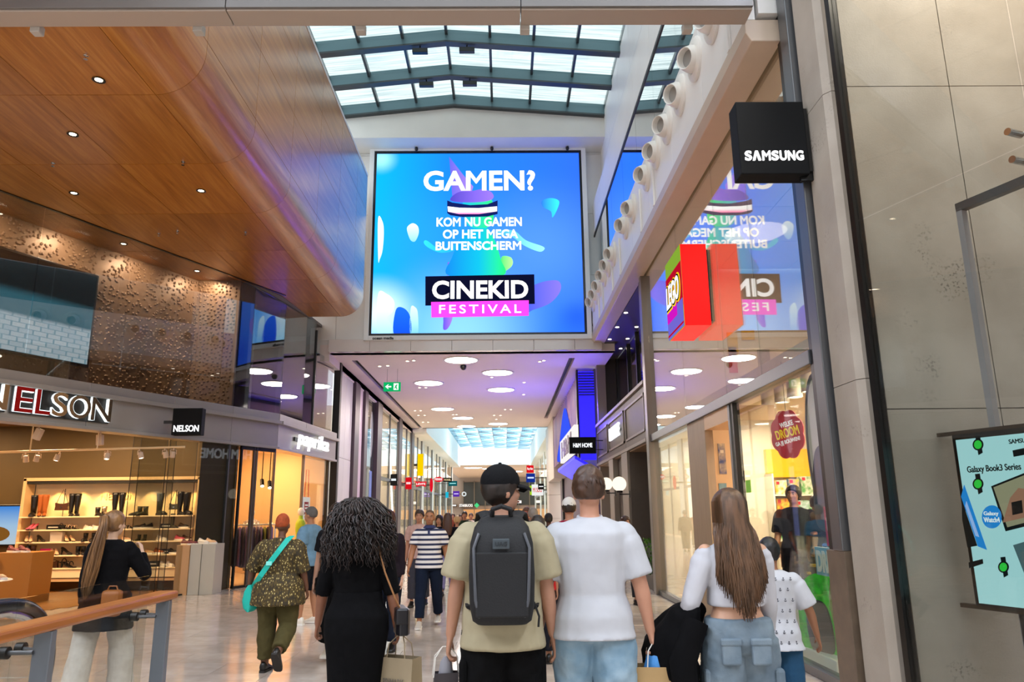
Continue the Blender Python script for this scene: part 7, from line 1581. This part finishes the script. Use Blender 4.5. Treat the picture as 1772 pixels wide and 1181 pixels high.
Wp = P.wmat(); mb_ = pm('bag_black', '#17161a', .35)
t = thing('shoulder_bag', 'small black shoulder bag on thin tan strap at hip of black dress woman', 'bag', Wp @ Vector((.3, .0, .8)))
Mq = plan_M(Wp @ Vector((.315, -.03, .83)), (.25, -.97))
rg = [[(x * .12, y * .045, z) for x, y in ((-1, -.6), (-.6, -1), (.6, -1), (1, -.6), (1, .6), (.6, 1), (-.6, 1), (-1, .6))] for z in (0, .02, .13, .16)]
MB().loft(rg).build('body', mb_, t, bevel=.01, M=Mq); MB().box(-.125, .125, -.052, .03, .07, .17).build('flap', mb_, t, bevel=.012, M=Mq)
MB().tube([Wp @ Vector(q) for q in ((.13, -.03, 1.5), (.14, -.12, 1.45), (.2, -.15, 1.25), (.27, -.12, 1.08), (.315, -.07, .98))], .006, 6).build('strap', pm('tan_strap', '#a8764a', .5), t)
def paper_bag(label, top, w, d, h, mat, yaw=0.0, text=None, stuff=None, handle=None, dark=None):
    t = thing('paper_bag', label, 'bag', (top.x, top.y, top.z - h - .12), R(yaw), 'paper shopping bags')
    z1 = h
    rg = [[(x * w / 2 * f, y * d / 2 * f2, z) for x, y in ((-1, -1), (1, -1), (1, 1), (-1, 1))] for z, f, f2 in ((0, .98, 1), (h * .5, 1, 1.02), (h, 1, .8))]
    mb = MB(); mb.loft(rg, False); mb.add([tuple(p) for p in rg[0]], [(3, 2, 1, 0)]); o = mb.build('body', mat, t, world=False)
    sdm = o.modifiers.new('thick', 'SOLIDIFY'); sdm.thickness = .004
    for sy in (-1, 1): MB().tube([(-.07, sy * d * .38, h - .02), (-.06, sy * d * .3, h + .08), (-.02, 0, h + .13), (.02, 0, h + .13), (.06, sy * d * .3, h + .08), (.07, sy * d * .38, h - .02)], .0035, 6).build('handle', handle or mat, t, world=False)
    MB().prism([(-w * .5, 0), (-w * .5, h), (-w * .46, h), (-w * .46, 0)], -d * .5 - .002, -d * .5, 'y').build('side_fold', mat, t, world=False)
    if text: text_fit(text, w * .6, .045, .003, .0, Matrix.Translation((0, -d * .5 - .006, h * .62)) @ Matrix.Rotation(R(90), 4, 'X')).build('lettering', dark or pm('bag_print', '#6a6258', .6), t, world=False)
    if stuff: rgs = [[(w * .3 * f * math.cos(a) * (1 + .15 * math.sin(3 * a)), d * .3 * f * math.sin(a), z) for a in [2 * math.pi * j / 12 for j in range(12)]] for z, f in ((h * .6, 1), (h * .95, 1.05), (h + .05, .8), (h + .08, .3))]; MB().loft(rgs).build('tissue', stuff, t, smooth=True, world=False)
    return t
kraft = pm('kraft_paper', '#a88a5c', .75, var=(6, .1), bump=(9, .3)); kraft2 = pm('kraft_grey', '#9a8a6e', .75, var=(6, .1), bump=(9, .3))
hp_ = P.hand_pos('R'); paper_bag('beige paper bag with printed name held by the black dress woman', hp_ + Vector((.02, -.05, .03)), .26, .14, .38, kraft2, -25, 'PRIMARK')

# ---------------------------------------------------------------- woman in black behind her
P = Person('woman in black top and wide trousers with white sneakers half hidden behind the curly hair', at_foot(583, 8.6).x, 8.6, 172, 1.68, 'f', '#c99a80', legL=(4, 2, 2), legR=(-10, 12, 2), armL=(4, 10, 8), armR=(-2, 9, 10)); P.trousers(cloth_mat('black_wide', '#141416', .85), .03, .86, flare=.05); P.shoes(M_wht, M_rubber); P.top(cloth_mat('black_tee', '#17171a', .85), .95, .34, .016, .016)
mh = hair_m('dark_wavy', '#2a1a12', '#140c08'); P.hair_cap(mh, .016, low=1.55); hp = []; rnd = random.Random(6)
for i in range(150):
    th = rnd.uniform(math.pi * .95, 2.05 * math.pi); a0 = Vector((.085 * math.cos(th), .095 * math.sin(th), 1.68)); f0 = rnd.uniform(0, 6); hp.append([P.HM @ (a0 + Vector((math.cos(th) * .03 * u + .012 * math.sin(f0 + u * 14), math.sin(th) * .03 * u, -.38 * u))) for u in [j / 9 for j in range(10)]])
strands(hp, .009, mh, 'long_hair', P.t, 4); P.eyes()
P = Person('woman with reddish hair and mauve scarf just behind the curly haired woman', at_foot(672, 9.4).x, 9.4, 178, 1.6, 'f', '#c99a80', legL=(6, 4, 2), legR=(-8, 8, 2), vox=.011); P.trousers(cloth_mat('dark_jeans', '#1d2230', .85), .02); P.top(cloth_mat('dark_top', '#241c22', .85), .9, .9, .018); mh = hair_m('red_brown', '#4a1f16', '#2a100c'); P.hair_cap(mh, .025, low=1.5); P.shoes(M_blk, M_sole); P.eyes()
MB().lathe([(.06, 1.4), (.1, 1.4), (.085, 1.47), (.06, 1.49)], 18).build('scarf', cloth_mat('mauve_scarf', '#9a6a9a', .8), P.t, world=False, smooth=True)

# ---------------------------------------------------------------- man in striped polo
def stripe_mat(name, c1, c2, period, z0, duty=.62):
    m = pm(name, c1, .85, bump=(24, .25)); nt = m.node_tree; b = nt.nodes['Principled BSDF']; tc = N(nt, 'ShaderNodeTexCoord'); sp = N(nt, 'ShaderNodeSeparateXYZ'); nt.links.new(tc.outputs['Object'], sp.inputs[0])
    a = N(nt, 'ShaderNodeMath', operation='MULTIPLY_ADD'); a.inputs[1].default_value = 1 / period; a.inputs[2].default_value = -z0 / period + 50; nt.links.new(sp.outputs[2], a.inputs[0]); f = N(nt, 'ShaderNodeMath', operation='FRACT'); nt.links.new(a.outputs[0], f.inputs[0]); g_ = N(nt, 'ShaderNodeMath', operation='GREATER_THAN'); g_.inputs[1].default_value = duty; nt.links.new(f.outputs[0], g_.inputs[0])
    mx = N(nt, 'ShaderNodeMix', data_type='RGBA'); mx.inputs[6].default_value = srgb(c1); mx.inputs[7].default_value = srgb(c2); nt.links.new(g_.outputs[0], mx.inputs[0]); nt.links.new(mx.outputs[2], b.inputs['Base Color']); return m
P = Person('man in navy and white striped polo and dark jeans walking towards the camera', at_foot(744, 11.2).x, 11.2, 180, 1.63, 'm', '#a8704c', 1.06, legL=(-12, 16, 3), legR=(13, 4, 3), armL=(-4, 14, 12), armR=(8, 15, 14), vox=.0095); P.trousers(cloth_mat('navy_jeans', '#1a2233', .8), .016, .95); P.shoes(pm('grey_sneaker', '#bdb6ac', .6), M_rubber)
P.top(stripe_mat('navy_stripes', '#e6e0da', '#232a4a', .073, .86, .56), .87, .36, .018, .024); mb = MB(); mb.lathe([(.064, 1.5), (.07, 1.515), (.108, 1.472), (.1, 1.46), (.066, 1.49)], 18, Matrix.Translation((0, -.005, P.up))); mb.build('collar', pm('navy_collar', '#28305a', .8), P.t, smooth=True, world=False); MB().box(-.016, .016, .125, .133, 1.3, 1.43).build('placket', pm('navy_collar'), P.t, world=False); P.hair_cap(pm('thin_hair', '#5a4636', .8), .003, low=1.61, front=1.74, disp=None); P.eyes()
MB().lathe([(.03, -.01), (.036, -.01), (.036, .01), (.03, .01)], 16, Matrix.Translation(P.J['wrL'])).build('watch', M_dark, P.t, world=False)

# ---------------------------------------------------------------- young man with backpack
P = Person('young man in black cap and cream shirt with a black backpack walking away', at_foot(868, 4.35).x, 4.35, 0, 1.81, 'm', '#b2836a', 1.0, legL=(-6, 6, 3), legR=(8, 6, 3), armL=(-2, 13, 9), armR=(0, 12, 10), head=(-62, 0), curl=(55, 28))
P.trousers(cloth_mat('black_cargo', '#0d0d0e', .9, .2), .03, .97, disp=(.09, .03)); P.shoes(M_blk, M_sole)
for sd in (-1, 1):
    kn = P.J['knee' + ('L' if sd < 0 else 'R')]; MB().box(kn.x + sd * .09 - .02, kn.x + sd * .09 + .025, kn.y - .08, kn.y + .06, kn.z + .1, kn.z + .28).build('cargo_pocket', cloth_mat('black_cargo', '#0d0d0e'), P.t, world=False, bevel=.02)
P.top(cloth_mat('cream_tee', '#a39a7e', .9, .06, .08), .82, .42, .026, .034, 'shirt', .015, boxy=.205, disp=(.2, .02)); P.hair_cap(hair_m('dark_brown_hair', '#241812', '#120c08'), .016, low=1.53)
Mcap = pm('cap_black', '#0c0d10', .9, bump=(60, .2), spec=.2); mb = MB()
rings = [[((.094 * math.sin(th)) * math.cos(ph), -.008 + (.114 * math.sin(th)) * math.sin(ph), 1.675 + .098 * math.cos(th)) for ph in [2 * math.pi * j / 28 for j in range(28)]] for th in [R(4 + 96 * i / 12) for i in range(13)]]
mb.loft(rings, True, P.HM); mb.build('cap', Mcap, P.t, smooth=True, world=False, angle=60)
rg = []
for yv, wv, dr in ((.08, .085, 0), (.12, .082, -.006), (.16, .068, -.016), (.185, .04, -.026)): rg.append([P.HM @ Vector((x * wv, yv - .02 * x * x, 1.668 + dr - .02 * x * x)) for x in (-1, -.6, -.2, .2, .6, 1)] + [P.HM @ Vector((x * wv, yv - .02 * x * x, 1.662 + dr - .02 * x * x)) for x in (1, .6, .2, -.2, -.6, -1)])
MB().loft(rg).build('cap_brim', Mcap, P.t, smooth=True, world=False); P.eyes()
MB().ell((0, -.008, 1.775), (.01, .01, .006), 10, 6, P.HM).build('cap_button', Mcap, P.t, smooth=True, world=False)
MB().tube([Vector((.075 * math.cos(a), -.008 + .078 * math.sin(a), 1.49 + .02 * math.sin(a))) for a in [2 * math.pi * j / 24 for j in range(25)]], .018, 8).build('headphones_neck', M_black, P.t, smooth=True, world=False)
# backpack
Wp = P.wmat(); t = thing('backpack', 'black square backpack with grey patch worn by the young man in cap', 'backpack', Wp @ Vector((0, -.2, 1.0)))
Mb = pm('backpack_black', '#0e1013', .75, var=(60, .2), bump=(120, .2)); Mz = pm('zip_grey', '#4a4e55', .35)
def rr_ring(z, w, y0, y1, r=.05):
    pts = []
    for cx_, cy_, a0 in ((w - r, y0 + r, -90), (w - r, y1 - .02, 0), (-w + r, y1 - .02, 90), (-w + r, y0 + r, 180)):
        for j in range(5): a = R(a0 + 90 * j / 4); rr = r if cy_ < (y0 + y1) / 2 else .02; pts.append((cx_ + r * math.cos(a), cy_ + rr * math.sin(a), z))
    return pts
prof = [(.955, .125, -.27, -.14), (.975, .148, -.3, -.135), (1.05, .162, -.325, -.13), (1.2, .166, -.34, -.13), (1.35, .16, -.325, -.13), (1.43, .14, -.29, -.13), (1.475, .11, -.24, -.135), (1.49, .08, -.2, -.14)]
MB().loft([[Vector(p) for p in rr_ring(*q)] for q in prof]).build('body', Mb, t, smooth=True, M=Wp, angle=50)
MB().box(-.13, .13, -.347, -.33, 1.0, 1.31).build('front_pocket', Mb, t, bevel=.02, M=Wp)
for sd in (-1, 1): MB().tube([(sd * .115, -.31, 1.4), (sd * .14, -.335, 1.33), (sd * .135, -.35, 1.2), (sd * .13, -.345, 1.08), (sd * .11, -.33, 1.0)], .008, 6).build('zip', Mz, t, M=Wp, smooth=True)
MB().box(-.045, .04, -.352, -.338, 1.325, 1.375).build('patch', pm('patch_grey', '#3a444a', .6), t, bevel=.004, M=Wp); text_fit('UAG', .06, .022, .004, .01, Wp @ frame_M((-.002, -.355, 1.35), (1, 0, 0))).build('lettering', pm('patch_text', '#20272c', .6), t)
MB().tube([(-.05, -.2, 1.48), (-.045, -.24, 1.52), (0, -.25, 1.535), (.045, -.24, 1.52), (.05, -.2, 1.48)], .013, 8).build('grab_handle', Mb, t, smooth=True, M=Wp)
for sd in (-1, 1):
    pp = [(sd * .075, -.15, 1.47), (sd * .095, -.08, 1.505), (sd * .11, .0, 1.5), (sd * .125, .09, 1.44), (sd * .135, .14, 1.3), (sd * .15, .12, 1.12), (sd * .17, .0, 1.04), (sd * .16, -.12, 1.02)]
    mb = MB(); mb.tube([Vector(q) for q in pp], .032, 8, flat=.35, up=Vector((1, 0, 0))); mb.build('shoulder_strap', Mb, t, smooth=True, M=Wp)
MB().tube([(.165, -.14, 1.05), (.19, -.15, .98), (.185, -.16, .93)], .006, 5).build('loose_strap', Mb, t, M=Wp)
hp_ = P.hand_pos('L'); paper_bag('small dark grey paper bag held low by the backpack wearer', hp_ + Vector((-.01, -.0, .03)), .13, .09, .24, pm('dark_paper', '#3a3436', .7), 10, None, pm('grey_tissue', '#8a8a92', .7), pm('white_cord', '#d8d4cc', .6))

# ---------------------------------------------------------------- man in white T-shirt
P = Person('man in white T-shirt and light blue jeans carrying a paper bag, seen from behind', at_foot(1020, 4.4).x, 4.4, -2, 1.8, 'm', '#bd8a70', 1.02, legL=(8, 6, 3), legR=(-8, 8, 3), armL=(4, 15, 12), armR=(-2, 17, 8), head=(-6, 0), curl=(60, 75))
P.trousers(pm('light_jeans', '#8fa6b4', .85, var=(7, .2, '#6f8fa4'), bump=(30, .3)), .028, .97, disp=(.1, .028)); P.shoes(M_wht, M_rubber); P.top(cloth_mat('white_tee', '#b7bac0', .9, .03, .06), .86, .42, .022, .024, 'shirt', .01, disp=(.22, .02))
mh = hair_m('brown_short', '#4a3020', '#2a1a10'); P.hair_cap(mh, .016, low=1.585, disp=(.03, .014), top=.018); hp = []; rnd = random.Random(12)
for i in range(260):
    th = rnd.uniform(0, 2 * math.pi); v = rnd.uniform(.2, .98); a0 = Vector((.088 * v * math.cos(th), -.01 + .108 * v * math.sin(th), 1.648 + .112 * math.sqrt(max(0, 1 - v * v)))); sw = rnd.uniform(-.006, .008); dn = Vector((.006 * v + sw, -.012, -.036 * v + .004)); a0.z += .016 * (1 - v); hp.append([P.HM @ (a0 + dn * u + Vector((0, 0, .006 * math.sin(u * 2)))) for u in (0, .4, .9, 1.3)])
strands(hp, .0045, mh, 'hair_locks', P.t, 4)
MB().tube([Vector((.064 * math.cos(a), -.008 + .06 * math.sin(a), 1.485 + P.up + .012 * math.sin(a))) for a in [2 * math.pi * j / 24 for j in range(25)]], .011, 8).build('neck_rib', cloth_mat('white_tee', '#b7bac0'), P.t, smooth=True, world=False)
hp_ = P.hand_pos('R'); paper_bag('brown paper bag with blue tissue held by the white T-shirt man', hp_ + Vector((.02, -.02, .045)), .27, .15, .34, kraft, -6, None, pm('blue_tissue', '#3f86c8', .6, bump=(14, .6)), pm('white_cord', '#d8d4cc', .6))

# ---------------------------------------------------------------- young woman with long brown hair
P = Person('young woman with long brown hair in white crop top and grey cargo jeans', at_foot(1262, 4.4).x, 4.4, -2, 1.65, 'f', '#c99a7c', 1.06, legL=(-5, 5, 3), legR=(7, 5, 3), elbL=((-.27, -.03, 1.02), (-.22, .2, 1.0)), armR=(10, 8, 24), vox=.0085)
P.trousers(pm('cargo_jeans', '#5a6c7a', .85, var=(6, .25, '#74848f'), bump=(30, .3)), .034, .97, 1.03, disp=(.1, .026)); P.shoes(M_wht, M_rubber)
Mj = pm('cargo_jeans')
for sd in (-1, 1): MB().box(sd * .085 - .055, sd * .085 + .055, -.172, -.13, .79, .92).build('back_pocket', Mj, P.t, world=False, bevel=.012); MB().box(sd * .085 - .06, sd * .085 + .06, -.178, -.14, .895, .935).build('pocket_flap', Mj, P.t, world=False, bevel=.01); MB().box(sd * .2 - .03, sd * .2 + .03, -.1, .08, .56, .76).build('cargo_pocket', Mj, P.t, world=False, bevel=.02)
MB().loft([se_ring(0, -.008, z + P.up, .178, .128) for z in (.985, 1.035)]).build('waistband', Mj, P.t, smooth=True, world=False)
P.top(cloth_mat('white_crop', '#bbbcc2', .85, .03, .06), 1.1, .93, .008, .014, 'crop_top', .006, disp=(.12, .012))
mh = hair_m('long_brown', '#664830', '#3a2614'); P.hair_cap(mh, .02, low=1.5, disp=(.05, .008)); hp = []; rnd = random.Random(21)
for i in range(760):
    th = rnd.uniform(math.pi * .93, 2.07 * math.pi); c_, s_ = math.cos(th), math.sin(th); L = rnd.uniform(.4, .5) * (1.08 - .42 * abs(c_) ** 1.5); w0 = rnd.uniform(-.01, .012); f0 = rnd.uniform(0, 6.28)
    rho = rnd.uniform(.005, .05); dome = lambda q: 1.655 + .128 * math.sqrt(max(0, 1 - (q / .107) ** 2)); top_ = Vector((rho * c_, -.012 + rho * 1.15 * s_, dome(rho)))
    pts = [P.HM @ top_] + [P.HM @ Vector((q * c_, -.012 + q * 1.17 * s_, dome(q))) for q in (.06, .078, .09, .099)] + [ P.HM @ Vector((.102 * c_, -.02 + .125 * s_, 1.58))]
    for j in range(1, 8):
        u = j / 7; pts.append(Vector((.1 * c_ * (1 + .35 * u) + .012 * math.sin(f0 + u * 5) + w0 + .015 * u, min(-.02 + .12 * s_, -.07) - .055 * min(1, u * 1.6) + w0, 1.56 - L * u)))
    hp.append(pts)
strands(hp, .0065, mh, 'long_hair', P.t, 5)
Wp = P.wmat(); t = thing('black_jacket', 'black padded jacket hanging over the left arm of the long haired woman', 'jacket', Wp @ Vector((-.3, .05, .4)))
mb = MB(); rg = []
for z, cx_, w, d in ((1.12, -.24, .05, .07), (1.08, -.28, .1, .12), (1.0, -.34, .14, .15), (.88, -.4, .16, .16), (.72, -.4, .17, .16), (.55, -.36, .15, .15), (.4, -.33, .13, .13), (.25, -.3, .1, .1)):
    rg.append([(cx_ + w * math.cos(a) * (1 + .1 * math.sin(5 * a + z * 7)), .05 + d * math.sin(a) * (1 + .08 * math.cos(4 * a + z * 5)), z) for a in [2 * math.pi * j / 24 for j in range(24)]])
mb.loft(rg); o = mb.build('shell', cloth_mat('jacket_black', '#0b0b0d', .75, .3, .5, 9), t, M=Wp, smooth=True); q = o.modifiers.new('s', 'SUBSURF'); q.levels = 1; q.render_levels = 2
tx = bpy.data.textures.new('jacket_fold', 'CLOUDS'); tx.noise_scale = .09; q = o.modifiers.new('f', 'DISPLACE'); q.texture = tx; q.strength = .05; q.mid_level = .5
MB().tube([Wp @ Vector(p) for p in ((-.26, -.08, 1.02), (-.36, -.12, .8), (-.33, -.1, .5), (-.28, -.08, .3))], [.07, .075, .065, .055], 12).build('sleeve', cloth_mat('jacket_black', '#0b0b0d'), t, smooth=True)

# ---------------------------------------------------------------- boy with anchors
P = Person('boy in white shirt with small anchor prints and blue jeans beside the toy shop', at_foot(1326, 5.3).x, 5.3, -8, 1.37, 'm', '#9a6a4c', .92, legL=(8, 6, 3), legR=(-6, 8, 3), armL=(0, 6, 8), armR=(6, 26, 16), head=(-20, 0), vox=.009)
P.trousers(cloth_mat('boy_jeans', '#1f4a6a', .8), .018, .97); P.shoes(M_blk, M_sole); P.hair_cap(hair_m('black_short', '#15110f', '#0a0807'), .016, low=1.56)
Mbs = cloth_mat('boy_shirt', '#bfc1c6', .85, .03, .06); P.top(Mbs, .84, .44, .026, .03, 'shirt', .02, disp=(.15, .015))
mk = pm('anchor_print', '#2a2a3a', .8); an = MB(); rnd = random.Random(3)
for r_ in range(7):
    for c_ in range(7):
        x = -.19 + .064 * c_ + (.032 if r_ % 2 else 0); z = .9 + .085 * r_; 
        if abs(x) > .16: continue
        y = -.155 * math.sqrt(max(0, 1 - (x / .235) ** 2)) - .004 + (.012 if z > 1.3 else 0)
        an.tube([(x, y, z + .014), (x, y, z - .012)], .0025, 5); an.tube([(x - .009, y, z - .002), (x - .006, y, z - .011), (x, y, z - .013), (x + .006, y, z - .011), (x + .009, y, z - .002)], .0022, 5); an.tube([(x - .006, y, z + .008), (x + .006, y, z + .008)], .0022, 5)
an.build('anchor_prints', mk, P.t, world=False)['kind'] = 'stuff'

# ---------------------------------------------------------------- man in blue polo at the clothes shop
P = Person('grey haired man in light blue polo and dark shorts standing at the clothes shop', at_foot(538, 11.6).x, 11.6, 70, 1.68, 'm', '#b07a58', 1.05, legL=(4, 4, 3), legR=(-4, 4, 3), armL=(0, 8, 20), armR=(10, 10, 30), vox=.0105); P.trousers(cloth_mat('dark_shorts', '#1f2228', .8), .03, .5); P.shoes(M_wht, M_rubber); P.top(cloth_mat('blue_polo', '#6f93ac', .85), .86, .38, .022, .03); P.hair_cap(pm('grey_hair', '#5f5a55', .8), .01, low=1.59); P.eyes()
t = thing('shopping_bag', 'brown shopping bag in the hand of the blue polo man', 'bag', P.hand_pos('R') + Vector((0, -.05, -.38))); MB().box(-.11, .11, -.06, .06, 0, .24).build('body', pm('brown_bag', '#7a4a30', .6), t, world=False, bevel=.012); MB().tube([(-.06, 0, .24), (-.03, 0, .36), (.03, 0, .36), (.06, 0, .24)], .007, 6).build('handle', pm('brown_bag'), t, world=False)

# ---------------------------------------------------------------- toy shop staff and customer
P = Person('toy shop assistant in black polo with yellow cuffs behind the glass', 3.92, 10.3, 150, 1.88, 'm', '#b07a58', vox=.0105, armL=(18, 8, 40), armR=(12, 8, 30), head=(-10, 5)); P.trousers(cloth_mat('staff_trousers', '#1c1c20', .8)); P.shoes(M_blk, M_sole); P.top(cloth_mat('staff_polo', '#1b1a20', .85), .88, .42, .018, .024); P.hair_cap(hair_m('staff_hair', '#2a1c14', '#140d09'), .02, low=1.57); P.eyes()
P = Person('customer in dark jacket seen from behind inside the toy shop', 4.55, 11.1, -10, 1.76, 'm', '#8a5a42', 1.1, vox=.0105); P.trousers(cloth_mat('cust_trousers', '#26242a', .8)); P.shoes(M_blk, M_sole); P.top(cloth_mat('cust_jacket', '#2e1f22', .85), .84, .95, .028, .026, 'jacket'); P.hair_cap(hair_m('cust_hair', '#2a1a12', '#140d09'), .01, low=1.58)

# ---------------------------------------------------------------- people further down the walkway
def passer(label, xp, ytop, Y, heading, sex, top, bottom, hair, longhair=False, sleeve=.4, cap=None, wide=1.0, skin='#b88468', seed=0):
    H = (atY(xp, ytop, Y)).z; H = max(1.45, min(1.9, H)); v = .014 if Y > 14 else .011
    sg_ = 1 if seed % 2 else -1
    P = Person(label, at_foot(xp, Y).x, Y, heading, H, sex, skin, wide, legL=(10 * sg_, 6, 2), legR=(-9 * sg_, 10, 2), armL=(-8 * sg_, 8, 14), armR=(8 * sg_, 8, 14), vox=v, fingers=Y < 14, group='people further down the walkway')
    P.trousers(cloth_mat('bt_' + bottom, bottom, .85), .022, .95, disp=None, vox=v); P.shoes(M_blk, M_sole); P.top(cloth_mat('tp_' + top, top, .85), .86, sleeve, .02, .022, disp=None, vox=v)
    mh = hair_m('h_' + hair, hair, hair)
    P.hair_cap(mh, .014, low=1.48 if longhair else 1.58, disp=(.035, .016) if Y < 20 else None)
    if longhair: MB().loft([se_ring(0, y, z, w, d, 16) for z, w, d, y in ((1.74, .05, .05, -.02), (1.68, .092, .08, -.04), (1.55, .1, .06, -.075), (1.4, .11, .05, -.1), (1.28, .08, .035, -.11))]).build('long_hair', mh, P.t, smooth=True, world=False)
    if cap:
        rings = [[((.092 * math.sin(th)) * math.cos(ph), -.008 + (.112 * math.sin(th)) * math.sin(ph), 1.67 + .1 * math.cos(th)) for ph in [2 * math.pi * j / 20 for j in range(20)]] for th in [R(5 + 90 * i / 8) for i in range(9)]]
        MB().loft(rings, True, P.HM).build('cap', pm('cap_' + cap, cap, .8), P.t, smooth=True, world=False); MB().prism([(-.07, .07), (.07, .07), (.055, .16), (0, .18), (-.055, .16)], 1.665, 1.675, 'z', P.HM).build('cap_brim', pm('cap_' + cap), P.t, world=False)
    if abs(heading) > 90: P.eyes()
    return P
passer('man in crimson polo and white mesh cap ahead of the white T-shirt man', 985, 862, 9.6, -8, 'm', '#9a1a3a', '#2a2a30', '#2a1c14', cap='#d8d4d0', wide=1.15, seed=1)
passer('woman with dark hair in bright red top between the two men', 930, 892, 8.4, 0, 'f', '#c01a22', '#23232a', '#22160f', True, seed=2)
passer('man in dark navy jacket and dark cap near the stone pillar', 949, 889, 15.0, 0, 'm', '#1c2536', '#1a1c22', '#1a1410', sleeve=.95, cap='#1a1820', skin='#5a3a2a', seed=3)
passer('grey haired man in bright blue shirt right of the backpack wearer', 922, 879, 13.4, 10, 'm', '#4a86b8', '#3a3a40', '#8a8078', seed=4)
passer('red faced man behind the grey haired one near the right shop fronts', 911, 878, 15.5, 170, 'm', '#6a6a72', '#2a2a30', '#5a3a2a', skin='#b8644c', seed=5)
passer('man in pale pink shirt just behind the striped polo man', 726, 882, 13.6, 178, 'm', '#c8a49a', '#3a3a44', '#3a2a20', seed=6)
passer('woman with dark bob in black jacket right of the striped polo man', 760, 891, 16.5, 175, 'f', '#26242a', '#2a2a34', '#2a1a12', True, .95, seed=7)
passer('woman with long brown hair in black top and lilac trousers', 775, 888, 15.2, 0, 'f', '#16151a', '#8a86b8', '#4a2c1c', True, .95, seed=8)
passer('blond woman in black outfit walking away left of the backpack wearer', 791, 893, 17.5, 0, 'f', '#18171a', '#1a1a20', '#c8a070', False, .95, seed=9)
passer('person in dark green jacket far down the walkway', 804, 885, 22, 180, 'm', '#2c3a2a', '#22242a', '#2a2018', sleeve=.95, seed=10)
passer('person in pale shirt far down the walkway beside the green jacket', 815, 888, 26, 180, 'm', '#c8bcb0', '#3a3640', '#3a2a20', seed=11)
passer('woman in black left of the backpack wearer far down the walkway', 797, 890, 24, 180, 'f', '#1c1a1e', '#25242a', '#2a1a14', True, .95, seed=12)
passer('person in dark coat far down by the coffee counter', 826, 887, 30, 0, 'm', '#2a2426', '#1c1c22', '#1a1410', sleeve=.95, seed=13)
passer('person in rust coloured top far down the walkway', 784, 889, 33, 180, 'f', '#7a3a24', '#2a2a30', '#3a2416', True, seed=14)
passer('man in white shirt far down on the right', 902, 886, 28, 0, 'm', '#d0ccc8', '#2a2c34', '#3a2a20', seed=15)
passer('person in black far down on the right by the glazed fronts', 897, 888, 36, 180, 'm', '#1c1c20', '#1a1a1e', '#2a1e16', sleeve=.95, seed=16)
passer('person with orange bag strap standing by the home shop entrance', 1082, 893, 13.5, 200, 'f', '#3a2a2a', '#2a2a30', '#3a2014', True, .95, seed=17)
